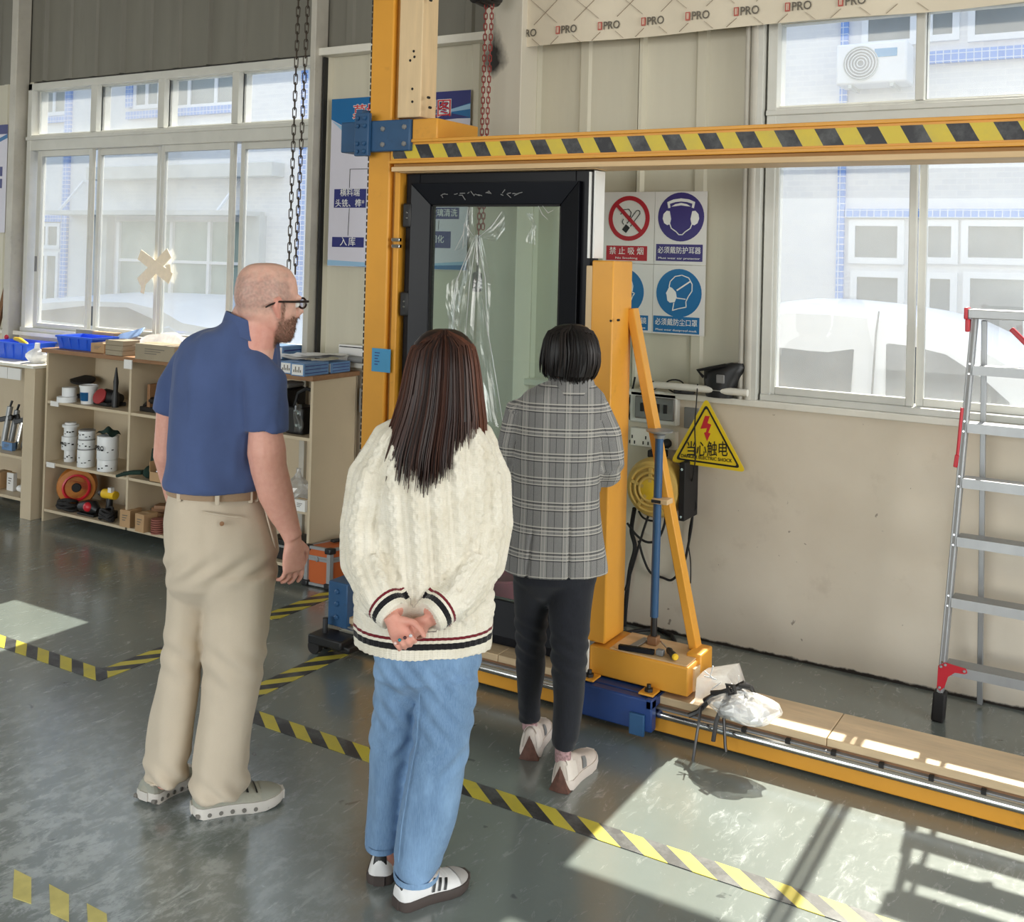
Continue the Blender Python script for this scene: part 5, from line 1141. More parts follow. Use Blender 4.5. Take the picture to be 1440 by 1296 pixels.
q = wy(939, 623, 4.81); pl = MB().lathe((q.x, 4.8085, q.z), [(.022, 0), (.022, .02), (.012, .04), (.008, .055)], 16, ax=(0, -1, 0)).build('plug', M['rubber'], t)
MB().tube([(q.x, 4.765, q.z), (q.x, 4.755, q.z - .03), (q.x - .004, 4.79, q.z - .12), (q.x - .002, 4.80, q.z - .22)], .005, 8).build('plug_cord', M['rubber'], t)
q = wy(974, 588, YW - .012); o = MB().box(q.x - .045, q.x + .03, YW - .012, YW - .0005, q.z - .05, q.z + .05).build('switch_plate', M['grey'], None, .004); tag(o, 'grey metal switch plate half behind the triangular sign', 'switch')
# hose reel on the wall
q = wy(919, 686, 4.70); t = thing('wall_hose_reel', 'dusty yellow hose reel mounted on the wall behind the blue prop tube', 'hose reel', (q.x, YW, q.z - .14))
MB().lathe((q.x, YW - .04, q.z), [(.10, 0), (.135, .02), (.142, .05), (.142, .10), (.128, .13), (.10, .142)], 36, ax=(0, -1, 0)).build('casing', M['reel_yellow'], t)
for r0, y_ in ((.105, -.184), (.078, -.188), (.055, -.19)): MB().tube([(q.x + r0 * cos(a), YW + y_, q.z + r0 * sin(a)) for a in np.linspace(0, 2 * pi, 33)[:-1]], .008, 8, closed=True).build('ring', M['reel_yellow'], t)
MB().lathe((q.x, YW - .182, q.z), [(.05, 0), (.048, .012), (.02, .016)], 24, ax=(0, -1, 0)).build('hub', M['tool_yellow'], t)
for k in range(5): a = radians(90 + 72 * k); MB().bar((q.x + .03 * cos(a), YW - .19, q.z + .03 * sin(a)), (q.x + .10 * cos(a), YW - .188, q.z + .10 * sin(a)), .016, .012, up=(0, 1, 0)).build('spoke', M['reel_yellow'], t)
MB().box(q.x + .135, q.x + .165, YW - .17, YW - .0005, q.z - .13, q.z + .14).build('wall_bracket', M['rubber'], t, .004)
for dz in (-.11, .11): MB().lathe((q.x + .15, YW - .17, q.z + dz), [(.007, 0), (.006, .004)], 10, ax=(0, -1, 0)).build('screw', M['steel'], t)
MB().box(q.x - .05, q.x + .03, YW - .12, YW - .05, q.z + .135, q.z + .17).build('top_mount', M['rubber'], t, .006)
# loose cables
def cable(label, pts, r, y, name='cable'):
    P = [wy(a, b, yy if yy else y) for a, b, yy in pts]
    n = []                                          # Catmull-Rom through the points
    for i in range(len(P) - 1):
        p0, p1, p2, p3 = P[max(i - 1, 0)], P[i], P[i + 1], P[min(i + 2, len(P) - 1)]
        for k in range(6):
            u = k / 6; n.append(.5 * ((2 * p1) + (p2 - p0) * u + (2 * p0 - 5 * p1 + 4 * p2 - p3) * u * u + (3 * p1 - p0 - 3 * p2 + p3) * u ** 3))
    n.append(P[-1]); o = MB().tube(n, r, 7).build(name, M['rubber']); return tag(o, label, 'cable')
yc = 4.82
cable('black cable looping from the plug down the wall right of the yellow brace', [(941, 648, 4.79), (955, 662, 0), (965, 690, 0), (972, 715, 0), (973, 735, 0), (965, 780, 0), (958, 800, 0), (945, 815, 0), (932, 812, 0), (915, 805, 0), (905, 785, 0), (898, 760, 0)], .006, yc)
cable('thin black wire hanging from the ledge across the triangular sign', [(981, 540, 4.77), (979, 570, 4.71), (977, 600, 4.71), (978, 640, 4.71), (975, 666, 4.715), (972, 682, 4.80), (975, 695, 0), (979, 712, 0), (972, 730, 0), (968, 760, 0), (971, 790, 0), (971, 820, 0)], .003, yc)
cable('thick black hose hanging from the reel down behind the yellow post', [(892, 715, 4.75), (888, 745, 0), (893, 770, 0), (886, 800, 0), (880, 850, 0), (878, 880, 0)], .011, yc, 'hose')
cable('black cable swinging in a wide loop under the hose reel', [(882, 735, 0), (895, 752, 0), (910, 762, 0), (925, 758, 0), (934, 738, 0), (936, 720, 0)], .006, 4.79)
cable('black cable in a small loop close under the hose reel', [(898, 718, 0), (905, 728, 0), (920, 732, 0), (930, 722, 0)], .005, 4.77)
cable('black cable crossing diagonally from the prop tube to the post', [(922, 690, 0), (915, 715, 0), (905, 745, 0), (893, 785, 0), (884, 815, 0), (879, 830, 0)], .006, 4.74)
cable('black cable rising beside the breaker box behind the yellow post', [(893, 530, 0), (890, 545, 0), (886, 560, 0), (884, 575, 0), (886, 590, 0)], .005, 4.81)
o = MB().tube([fl(878, 890, .012), fl(900, 886, .012), fl(925, 884, .012), fl(945, 893, .012), fl(950, 905, .012)], .010, 8).build('floor_cable', M['rubber']); tag(o, 'black cable lying on the floor behind the base block', 'cable')
# pipe along the ledge, and things lying on the ledge
p, q = wy(912, 546, 4.76), wy(1050, 572, 4.76)
o = MB().tube([(p.x, 4.77, p.z - .03), (p.x, 4.77, p.z + .004), (p.x + .03, 4.77, p.z + .02), (p.x + .12, 4.77, p.z + .02), (q.x, 4.77, p.z + .02)], .017, 12).build('conduit_pipe', M['white_paint']); tag(o, 'white conduit pipe bending along the wall ledge above the breaker box', 'pipe')
p = wy(1018, 545, 4.80); p.z = WZ0 + .0008; t = thing('black_bag', 'black tool pouch lying on the ledge beside the right window', 'bag', p)
MB().rings([[p + V((-.07 + .055 * k + .035 * h * cos(a) * 0 + .0, 0, 0)) for a in (0,)] for k in range(1) for h in (0,)] * 0 or [[p + V((x + w_ * cos(a), d_ * sin(a), z)) for a in np.linspace(0, 2 * pi, 15)[:-1]] for x, w_, d_, z in ((-.02, .065, .045, 0), (-.02, .075, .048, .03), (-.015, .085, .048, .08), (-.005, .095, .04, .12), (.03, .07, .035, .145), (.06, .03, .02, .165))]).build('pouch', M['black'], t)
MB().tube([p + V((-.09, -.03, .09)), p + V((-.12, -.03, .12)), p + V((-.06, -.035, .135)), p + V((.02, -.04, .155))], .008, 8).build('strap', M['black'], t); MB().box(p.x - .02, p.x + .02, p.y - .055, p.y - .045, .07 + p.z, .11 + p.z).build('flap', M['grey'], t, .004)
p = wy(957, 535, 4.80); p.z = WZ0 + .0008; t = thing('power_adapter', 'black power adapter with looped cord on the ledge', 'adapter', p)
MB().cbox(p + V((.02, 0, .02)), (.10, .05, .04), .3).build('adapter_body', M['black'], t, .006); MB().tube([p + V((-.02 + .045 * cos(a), -.02 + .01 * sin(2 * a), .035 + .03 * sin(a))) for a in np.linspace(0, 2 * pi, 18)[:-1]], .004, 6, closed=True).build('cord', M['rubber'], t)
p = wy(916, 531, 4.81); p.z = WZ0 + .0008; t = thing('tape_measure', 'small black object on the ledge next to the yellow brace', 'tool', p); MB().ell(p + V((0, 0, .024)), .035, .025, .0235).build('body', M['black'], t); MB().box(p.x - .02, p.x + .02, p.y - .027, p.y - .018, p.z + .01, p.z + .03).build('clip', M['grey'], t, .002)

# ------------------------------------------------------------------ aluminium step ladder
lb, ltop = V((fl(1319, 1012).x, fl(1319, 1012).y, 0)), None
LYb = lb.y; LYt = 4.66
tl = wy(1371, 447, LYt)
t = thing('step_ladder', 'aluminium step ladder with red fittings standing against the wall at the right', 'ladder', lb)
xt, zt_ = tl.x, tl.z; rw = .52
def LP(s_, z): # rail centre at height z; s_=0 left, 1 right
    k = z / zt_; l = V((lb.x + (xt - lb.x) * k, LYb + (LYt - LYb) * k, z)); rr = lb.x + rw + .06 - .05 * k
    return l if s_ == 0 else V((rr, l.y, z))
up_ = (LP(0, zt_) - LP(0, 0)).normalized()
for s_ in (0, 1):
    rl = MB().bar(LP(s_, .11), LP(s_, zt_), .052, .024, up=(1, 0, 0)).build('rail', M['alu'], t, .003)
    MB().bar(LP(s_, .11) + V((0, -.0275, 0)), LP(s_, zt_) + V((0, -.0275, 0)), .003, .010, up=(1, 0, 0)).build('rail_groove', M['grey'], rl)
    MB().bar(LP(s_, 0), LP(s_, .115), .064, .046, up=(1, 0, 0)).build('foot', M['rubber'], t, .006)
    e = LP(s_, 0)
zs = [wy(1400, q, LYb + (LYt - LYb) * k).z for q, k in ((950, .13), (853, .3), (765, .46), (681, .6), (602, .75), (520, .9))]
for z in zs:
    a, b = LP(0, z), LP(1, z); st = MB().box(a.x + .012, b.x - .012, a.y - .03, a.y + .06, z - .012, z + .012).build('step', M['alu'], t, .002)
    MB().box(a.x + .012, b.x - .012, a.y - .033, a.y - .0305, z - .024, z + .014).build('step_lip', M['alu'], st)
    for dz in (-.02, .02): MB().lathe(LP(0, z + dz) + V((-.0, -.0265, 0)), [(.005, 0), (.004, .003)], 8, ax=(0, -1, 0)).build('rivet', M['steel'], st)
z = zs[0]; a = LP(0, z)
MB().prism([a + V((dx, -.0375, dz)) for dx, dz in ((-.012, .006), (.012, .024), (.09, .016), (.095, .0), (.085, -.006), (.05, -.008), (.025, -.03), (.012, -.075), (-.004, -.09), (-.016, -.082))], (0, .0035, 0)).build('corner_brace', M['red'], t)
for dx, dz in ((-.002, .005), (.014, .015), (.084, .005), (-.006, -.078)): MB().lathe(a + V((dx, -.038, dz)), [(.006, 0), (.004, .004)], 10, ax=(0, -1, 0)).build('rivet', M['alu'], t)
a, b = LP(0, zt_), LP(1, zt_); MB().box(a.x - .02, b.x + .02, a.y - .05, a.y + .08, zt_, zt_ + .035).build('top_cap', M['alu'], t, .003)
MB().box(a.x - .035, a.x - .0205, a.y - .052, a.y + .04, zt_ - .005, zt_ + .042).box(a.x - .03, a.x - .013, a.y - .05, a.y, zt_ - .055, zt_ - .004).build('cap_end', M['red'], t, .004)
p1 = wy(1353, 573, LP(0, 1.1).y - .02); p2 = wy(1345, 655, LP(0, .95).y - .02); MB().bar(p1, p2, .010, .012).build('spreader_arm', M['red'], t, .003); MB().bar(p2 + V((.002, 0, .045)), p2 - V((.004, 0, .005)), .016, .016).build('spreader_joint', M['red'], t, .003)
p1, p2 = wy(1422, 462, 4.78), wy(1460, 500, 4.78); MB().bar(p1, p2, .02, .03, up=(0, 1, 0)).build('rear_brace', M['red'], t, .004)
for s_ in (0, 1):
    a = LP(s_, zt_ - .01) + V((.03 if s_ == 0 else -.03, .05, 0)); MB().bar(V((a.x - (.0 if s_ == 0 else 0), 4.80, .012)), a, .03, .02, up=(1, 0, 0)).build('rear_rail', M['alu'], t, .002)

# ------------------------------------------------------------------ clear bag tied with black straps lying on the rail
p = fl(1030, 1000, .149); bagp = V((p.x, p.y + .03, .149))
t = thing('clear_bag', 'crumpled clear plastic bag on the wooden rail board', 'bag', bagp)
def lump(c, rx, ry, rz_, seed, n=26, k=12):
    q = np.random.default_rng(seed).uniform(0, 6.28, 8); rs = []
    for i in range(k + 1):
        a = -pi / 2 + pi * i / k; w_ = max(cos(a), .04)
        rs.append([c + V((rx * w_ * cos(b) * (1 + .14 * sin(3 * b + q[0] + 2 * a) + .10 * sin(7 * b + q[1] - 3 * a)), ry * w_ * sin(b) * (1 + .14 * sin(4 * b + q[2]) + .08 * sin(9 * b + q[3] + 4 * a)), rz_ * (sin(a) + 1) * (1 + .08 * sin(5 * b + q[4])))) for b in np.linspace(0, 2 * pi, n + 1)[:-1]])
    return MB().rings(rs)
a = fl(1050, 1015, .15); lump(V((a.x - .01, a.y + .0, .1492)), .125, .085, .05, 4).build('bag_body', M['bagfilm'], t, smooth=0)
lump(V((a.x - .015, a.y, .151)), .095, .06, .034, 5, 20, 9).build('bag_contents', M['bag_white'], t, smooth=0)
a = fl(1012, 985, .15); P = [wy(x_, y_, a.y + dy) for x_, y_, dy in ((983, 1000, 0), (986, 955, .0), (990, 944, .02), (1030, 941, .02), (1040, 962, .02), (1052, 985, 0))]
cc = sum(P, V()) / 6; MB().rings([[q + V((0, -.06 + .02 * sin(i * 2), 0)) for i, q in enumerate(P)], [q + (cc - q) * -.04 + V((0, .0 + .03 * sin(i * 3), 0)) for i, q in enumerate(P)], [q + V((0, .06 + .02 * cos(i * 2), 0)) for i, q in enumerate(P)]]).build('bag_top', M['bagfilm'], t, smooth=0)
mb = MB(); cc = wy(1012, 968, a.y - .07)
for k in range(8):
    s_ = wy(990 + 8 * k, 950 + 3 * k, a.y - .075); mb.bar(s_, s_ + V((.05 * cos(k * 1.3), -.004, .05 * sin(k * 1.3))), .002, .004)
tag(mb.build('creases', M['bag_white'], t), kind='stuff')
ya = a.y - .10
st = thing('black_straps', 'bundle of black rubber straps tied over the clear bag and hanging over the rail', 'straps', wy(1020, 985, ya))
M['strap'] = pm('strap_rubber', (40, 38, 38), .35, var=.2)
def SP(*L): return [wy(x_, y_, ya + d_) for x_, y_, d_ in L]
for L in (((990, 985, 0), (1005, 976, -.02), (1025, 970, -.02), (1045, 964, 0), (1056, 968, .03), (1060, 980, .05)), ((1055, 966, 0), (1040, 964, -.02), (1020, 972, -.03), (1000, 982, -.02), (982, 1000, -.02), (968, 1006, -.03)),
          ((1030, 968, -.03), (1024, 985, -.04), (1018, 1010, -.06), (1020, 1050, -.07), (1021, 1056, -.07)), ((1028, 968, -.03), (1016, 990, -.05), (1007, 1015, -.07), (1003, 1042, -.075)), ((986, 994, -.03), (982, 1020, -.07), (978, 1045, -.09), (974, 1073, -.10)),
          ((1035, 966, 0), (1046, 960, .0), (1057, 966, .02), (1061, 975, .03), (1056, 984, .04)), ((1000, 974, -.02), (1015, 973, -.03), (1034, 968, -.03), (1050, 962, 0)), ((1040, 970, .0), (1048, 978, .02), (1050, 986, .03))):
    MB().tube(SP(*L), .0055, 6, flat=1.6).build('strap', M['strap'], st)
MB().tube(SP((1022, 962, -.04), (1032, 964, -.05), (1034, 974, -.05), (1026, 976, -.05)), .007, 8, closed=True).build('knot', M['strap'], st)
# pink cloth seen behind the door glass
p = wy(705, 850, 4.40); p.z = 0
t = thing('pink_bin', 'pink red tub standing behind the glass door, seen through the pane', 'tub', p)
MB().lathe(p, [(.13, 0), (.16, .26), (.17, .262), (.17, .28), (.15, .28), (.125, .02)], 28).build('tub', M['pink'], t); MB().tube([p + V((.16 * cos(a), .16 * sin(a), .2805)) for a in np.linspace(0, 2 * pi, 29)[:-1]], .008, 8, closed=True).build('rim', M['pink'], t)

# ================================================================== people
from mathutils import noise as NZ
def remesh(mb, voxel, it=6, fac=0.5):
    me = bpy.data.meshes.new('tmp'); me.from_pydata([tuple(p) for p in mb.v], [], mb.f)
    bm = bmesh.new(); bm.from_mesh(me); bmesh.ops.recalc_face_normals(bm, faces=bm.faces); bm.to_mesh(me); bm.free()
    o = bpy.data.objects.new('tmp', me); COL.objects.link(o)
    r = o.modifiers.new('r', 'REMESH'); r.mode = 'VOXEL'; r.voxel_size = voxel; r.adaptivity = 0
    if it: s = o.modifiers.new('s', 'SMOOTH'); s.iterations = it; s.factor = fac
    dg = bpy.context.evaluated_depsgraph_get(); dg.update()
    m2 = bpy.data.meshes.new_from_object(o.evaluated_get(dg)); bpy.data.objects.remove(o); bpy.data.meshes.remove(me)
    return m2
def getco(me):
    n = len(me.vertices); co = np.empty(n * 3); me.vertices.foreach_get('co', co); no = np.empty(n * 3)
    me.vertex_normals.foreach_get('vector', no); return co.reshape(-1, 3), no.reshape(-1, 3)
def finish(me, name, mats, parent, co=None):
    if co is not None: me.vertices.foreach_set('co', co.ravel())
    me.materials.clear()
    for m in (mats if isinstance(mats, list) else [mats]): me.materials.append(m)
    me.polygons.foreach_set('use_smooth', [True] * len(me.polygons))
    me.transform(Matrix.Translation(-origin_of(parent))); me.update()
    o = bpy.data.objects.new(name, me); COL.objects.link(o); o.parent = parent; me.name = name; return o
def fattr(me, name, arr): a = me.attributes.new(name, 'FLOAT', 'POINT'); a.data.foreach_set('value', np.asarray(arr, dtype=np.float32))
def folds(co, no, amp, sx, sz, seed=0.0, f2=2.3):
    d = np.array([NZ.noise(V((p[0] * sx + seed, p[1] * sx, p[2] * sz))) + .5 * NZ.noise(V((p[0] * sx * f2, p[1] * sx * f2 + seed, p[2] * sz * f2 * .6))) for p in co]); return co + no * (d * amp)[:, None]
class Person:
    def __init__(s, o, label):
        s.o = V((o.x, o.y, 0)); s.ey = V((o.x, o.y, 0)).normalized(); s.ex = V((s.ey.y, -s.ey.x, 0)); s.ez = V((0, 0, 1))
        s.root = thing('person', label, 'person', s.o)
    def pt(s, px, py, dy=0.0):
        d = ray(px, py); t = ((s.o + s.ey * dy - CAM).dot(s.ey)) / d.dot(s.ey); return CAM + d * t
    def hr(s, py, xl, xr, dep, dy=0.0, n=30, e=2.3):
        a, b = s.pt(xl, py, dy), s.pt(xr, py, dy); c = (a + b) / 2; h = (b - a).length / 2
        q = []
        for k in range(n):
            t = 2 * pi * k / n; cx, sx = cos(t), sin(t)
            q.append(c + s.ex * h * math.copysign(abs(cx) ** (2 / e), cx) + s.ey * dep / 2 * math.copysign(abs(sx) ** (2 / e), sx))
        return q
    def loft(s, mb, rows, **k): return mb.rings([s.hr(*r, **k) for r in rows])
    def limb(s, mb, rows, n=18, flat=1.0): return mb.tube([s.pt(a, b, d) for a, b, d, r in rows], [r for *_, r in rows], n, flat=flat)
    def local(s, co):
        q = co - np.array(s.o); return q @ np.array(s.ex), q @ np.array(s.ey), q[:, 2]
def head(mb, c, F, k=1.0, nose=True):
    S = F.cross(V((0, 0, 1))).normalized(); Z = V((0, 0, 1))
    def P(f, s_, u): return c + (F * f + S * s_ + Z * u) * k
    R = [(.1275, .006, -.022, .012), (.126, .022, -.042, .03), (.121, .043, -.063, .046), (.1135, .058, -.076, .055), (.104, .071, -.087, .062), (.08, .087, -.101, .0715), (.05, .094, -.107, .0765), (.02, .0945, -.107, .0775), (0, .089, -.102, .0765), (-.03, .0905, -.09, .073), (-.06, .089, -.068, .067), (-.085, .086, -.03, .058), (-.104, .082, .002, .045), (-.116, .07, .02, .03)]
    rs = []
    for u, f, b, w_ in R:
        m, h = (f + b) / 2, (f - b) / 2; q = []
        for j in range(28):
            t = 2 * pi * j / 28; q.append(P(m + h * cos(t), w_ * sin(t) * (1 - .10 * max(0, cos(t))), u))
        rs.append(q)
    mb.rings(rs)
    for pts, rr in ((((.088, 0, .012), (.102, 0, -.010), (.112, 0, -.030)), (.009, .011, .0135)),): mb.tube([P(*q) for q in pts], [r * k for r in rr], 10)
    mb.tube([P(.095, -.014, -.034), P(.098, 0, -.036), P(.095, .014, -.034)], [.009 * k] * 3, 8)
    mb.tube([P(.083, -.045, .022), P(.092, 0, .020), P(.083, .045, .022)], [.009 * k, .008 * k, .009 * k], 8)
    mb.tube([P(.078, -.025, -.060), P(.092, 0, -.057), P(.078, .025, -.060)], [.006 * k, .008 * k, .006 * k], 8)
    mb.tube([P(.078, -.022, -.069), P(.090, 0, -.070), P(.078, .022, -.069)], [.006 * k, .008 * k, .006 * k], 8)
    for s_ in (-1, 1):
        mb.tube([P(.000, s_ * .074, -.040), P(-.010, s_ * .080, -.022), P(-.020, s_ * .085, .000), P(-.014, s_ * .083, .016), P(-.002, s_ * .079, .020), P(.005, s_ * .077, .010)], [.007 * k, .008 * k, .009 * k, .008 * k, .007 * k, .005 * k], 8)
        mb.tube([P(.0, s_ * .074, -.034), P(-.006, s_ * .078, -.012), P(-.004, s_ * .078, .008)], [.007 * k, .008 * k, .007 * k], 8)
    mb.tube([P(-.02, 0, -.03), P(-.03, 0, -.09), P(-.038, 0, -.15), P(-.045, 0, -.21)], [.055 * k, .054 * k, .056 * k, .065 * k], 20)
    return P
def eyes(P, root, k):
    for s_ in (-1, 1):
        e = MB().ell(P(.079, s_ * .031, .002), .0115 * k, .0115 * k, .0115 * k, 14, 9).build('eye', M['ink_white'], root)
        MB().ell(P(.0892, s_ * .031, .002), .0045 * k, .0045 * k, .0045 * k, 10, 6).build('iris', M['ink_black'], e)
def hand(mb, w0, d, n, side, curl=(.35, .4, .45, .5), k=1.0, thumb=.5, spread=1.0):
    """palm, four unequal bent fingers and a thumb leaving the side of the palm; n = back of the hand"""
    d = d.normalized(); n = (n - d * n.dot(d)).normalized(); l = d.cross(n) * side      # l points to the thumb side
    def pal(t, w_, th): return [w0 + d * t * k + (l * w_ * cos(a) + n * th * sin(a)) * k for a in np.linspace(0, 2 * pi, 17)[:-1]]
    mb.rings([pal(-.012, .027, .020), pal(.012, .029, .020), pal(.04, .037, .017), (pal(.07, .041, .0155)), pal(.092, .040, .013), pal(.10, .036, .010)])
    tips = []
    for i, (o_, L, r) in enumerate(((.030, .074, .0088), (.0105, .082, .0092), (-.0095, .076, .0088), (-.0285, .060, .0078))):
        p = w0 + (d * .088 + l * o_) * k; dd = (d + l * (.10 - .075 * i) * spread).normalized(); nn = n_cur(dd, n); pts = [p - d * .02 * k, p]; rr = [r * k, r * k]
        for f_, q in ((.44, 1.0), (.31, 1.15), (.25, .8)):
            ca, sa = cos(curl[i] * q), sin(curl[i] * q); dd, nn = (dd * ca - nn * sa).normalized(), (nn * ca + dd * sa).normalized()
            p = p + dd * L * f_ * k; pts.append(p); rr.append(rr[-1] * .93)
        mb.tube(pts, rr, 10); mb.ell(pts[-1], rr[-1], rr[-1], rr[-1], 10, 6); tips.append((pts[-1], dd, nn, rr[-1]))
    p = w0 + (d * .022 + l * .024 - n * .004) * k; t1 = (d * .62 + l * .72 - n * .30).normalized(); p1 = p + t1 * .046 * k; t2 = (d * .88 + l * (.42 - .5 * thumb) - n * (.3 + .4 * thumb)).normalized(); p2 = p1 + t2 * .034 * k; t3 = (d * .9 + l * (.15 - .5 * thumb) - n * (.3 + .4 * thumb)).normalized(); p3 = p2 + t3 * .026 * k
    mb.tube([p, p1, p2, p3], [.0155 * k, .0125 * k, .0105 * k, .0088 * k], 10); mb.ell(p3, .0088 * k, .0088 * k, .0088 * k, 10, 6)
    return tips
def n_cur(dd, n): q = n - dd * n.dot(dd); return q.normalized()
def shoe(root, heel, toe, width, mats, style, zb=0.0):
    """sole and upper lofted from heel to toe, with the trimmings of the style"""
    heel, toe = V((heel.x, heel.y, zb)), V((toe.x, toe.y, zb)); d = (toe - heel); L = d.length; d.normalize(); l = V((d.y, -d.x, 0)); Z = V((0, 0, 1))
    ss = [0, .012, .04, .1, .22, .36, .5, .64, .78, .89, .96, 1.0]
    ww = [.30, .50, .68, .79, .78, .76, .84, .98, 1.0, .86, .60, .30]
    hh = [.060, .074, .083, .088, .086, .080, .066, .054, .046, .039, .031, .022] if style == 'runner' else [.078, .094, .102, .104, .098, .088, .070, .056, .046, .039, .031, .022] if style == 'wedge' else [.056, .066, .073, .078, .076, .073, .064, .054, .045, .037, .030, .022]
    ts = .030 if style != 'court' else .022; tw = 1.08
    def itp(A, s_): return float(np.interp(s_, ss, A))
    def surf(s_, a, off=0.0):       # a: -90 (left bottom) .. +90 (right bottom), 0 = top
        w_ = width / 2 * itp(ww, s_); h = itp(hh, s_) * (L / .29) ; t = radians(a); tp = .62 if s_ < .4 else .8
        x = w_ * math.copysign(abs(sin(t)) ** .8, sin(t)); z = ts + (h - ts * .5) * abs(cos(t)) ** .7; x *= 1 - (1 - tp) * ((z - ts) / h) * .9
        p = heel + d * (L * s_) + l * x + Z * z; return p + (l * sin(t) + Z * cos(t)) * off
    mb = MB(); rs = []
    for s_ in ss: rs.append([surf(s_, a) for a in np.linspace(-90, 90, 15)] + [heel + d * (L * s_) + l * q + Z * (ts * .6) for q in (width / 2 * itp(ww, s_), -width / 2 * itp(ww, s_))])
    up = mb.rings(rs).build('shoe_upper', mats[0], root, smooth=60)
    def sol(s_, k, z): w_ = width / 2 * itp(ww, s_) * k; c = heel + d * (L * s_); tl = .012 * max(0, (s_ - .75) / .25) + (.012 * max(0, (.08 - s_) / .08) if style != 'court' else 0); return [c + l * w_ + Z * (z + tl * (1 if z < .005 else .5)), c - l * w_ + Z * (z + tl * (1 if z < .005 else .5))]
    rs = []
    for s_ in [-.02] + ss + [1.02]:
        q = max(0, min(1, s_)); a = sol(q, tw, ts + .004); b = sol(q, tw * 1.05, ts * .5); c = sol(q, tw, .0006); off = d * (L * (s_ - q))
        rs.append([a[0] + off, b[0] + off, c[0] + off, c[1] + off, b[1] + off, a[1] + off])
    so = MB().rings(rs).build('shoe_sole', mats[1], root, smooth=40)
    def patch(name, s0, s1, a0, a1, mat, off=.0025, sl=0.0, n=8, par=None):
        MB().grid(lambda u, v: surf(min(1, max(0, s0 + (s1 - s0) * u + sl * v)), a0 + (a1 - a0) * v, off), n, n).build(name, mat, par or up, flip=False)
    if style == 'court':            # flat white trainer with three dark stripes and heel tab
        for sd in (-1, 1):
            for k in range(3): patch('stripe', .40 + .075 * k, .435 + .075 * k, sd * 84, sd * 34, M['ink_black'], sl=.06)
        MB().rings([[heel + d * (.004 + .008 * (1 - cos(a)) + (z - .03) * .10) + l * .021 * sin(a) * (1 - (z - .05) * 6) + Z * z - d * .0055 * k2 for a in np.linspace(-1.35, 1.35, 9)] + [heel + d * (.016 + (z - .03) * .1) + l * .019 * q * (1 - (z - .05) * 6) + Z * z for q in (1, -1)] for z, k2 in ((.050, 1), (.066, 1), (.078, .6))]).build('heel_tab', M['ink_black'], up); patch('toe_guard', .80, .99, -88, 88, pm('suede_grey', (176, 172, 168), .8), .002)
        for k in range(4): patch('lace', .50 + .05 * k, .515 + .05 * k, -26, 26, M['ink_white'], .005)
    elif style == 'runner':         # chunky pale runner with dark laces and segmented sole
        for k in range(4): patch('lace', .50 + .05 * k, .518 + .05 * k, -52, 52, M['ink_black'], .005, sl=.03 * (1 if k % 2 else -1))
        patch('toe_overlay', .74, .99, -88, 88, mats[2], .0015); patch('heel_overlay', .0, .12, -85, 85, mats[2], .002)
        for sd in (-1, 1):
            for k in range(7):
                s_ = .08 + .125 * k; w_ = width / 2 * itp(ww, s_) * tw; c = heel + d * (L * s_) + l * sd * (w_ + .0) + Z * .014; MB().tube([c - d * .010 + l * sd * -.012, c - d * .010 + l * sd * .003, ], .007, 8).build('sole_gap', pm('sole_shadow', (120, 116, 110), .7) if k == 0 and sd < 0 and 'sole_shadow' not in bpy.data.materials else bpy.data.materials['sole_shadow'], so)
    else:                           # beige trainer with brown wedge at the heel
        c = heel - d * .010
        MB().rings([[c + l * (.036 * (1 - z / .085)) * q + Z * (z + .001) + d * (.012 * z / .08 - .006 * (1 - abs(q))) for q in (-1, -.5, 0, .5, 1)] + [c + l * (.036 * (1 - z / .085)) * q + Z * (z + .001) + d * .03 for q in (1, 0, -1)] for z in (0.0, .03, .06, .082)]).build('heel_wedge', pm('gum_brown', (98, 64, 52), .7, var=.25, vs=60) if 'gum_brown' not in bpy.data.materials else bpy.data.materials['gum_brown'], so)
        for sd in (-1, 1): patch('side_mark', .42, .52, sd * 86, sd * 40, M['grey'], sl=.05); patch('heel_overlay', .02, .26, sd * 88, sd * 50, mats[2], .003)
        patch('collar_band', .04, .2, -50, 50, mats[2], .004)
    return up
def sock(P, root, top, bot, r, mat): MB().tube([top, bot], [r, r * 1.1], 16).build('sock', mat, root)
def cmix(a, b, t): return a * (1 - t)[:, None] + b * t[:, None]
def colattr(me, col): a = me.color_attributes.new('tone', 'FLOAT_COLOR', 'POINT'); a.data.foreach_set('color', np.concatenate([col, np.ones((len(col), 1))], 1).astype(np.float32).ravel())
def skin_mat(name):
    t = NT(name); a = t.n('VertexColor'); a.layer_name = 'tone'; v = t.coord('Object')
    c = t.mix(t.math('MULTIPLY', t.ramp(t.noise(v, 60, 4), .35, .75), .22), a.outputs[0], lin((190, 104, 92)))
    b = t.bsdf(c, .48, 0, .4, **{'Subsurface Weight': .12, 'Subsurface Radius': (.012, .005, .003), 'Subsurface Scale': .6}); t.bump(t.noise(v, 380, 3), .12, .001); return t.m
M['skin'] = skin_mat('skin')
def cloth(name, col, rough=.85, var=.06, weave=700, bump=.18, vs=9):
    t = NT(name); v = t.coord('Object'); c = lin(col)
    cc = t.mix(t.ramp(t.noise(v, vs, 5), .3, .7), tuple(q * (1 - var) for q in c), tuple(min(1, q * (1 + var)) for q in c))
    cc = t.mix(t.math('MULTIPLY', t.ramp(t.noise(v, weave, 2), .4, .65), .18), cc, tuple(min(1, q * 1.35) for q in c))
    t.bsdf(cc, rough, 0, .25, **{'Sheen Weight': .15}); t.bump(t.noise(v, weave, 2), bump, .0012); return t.m

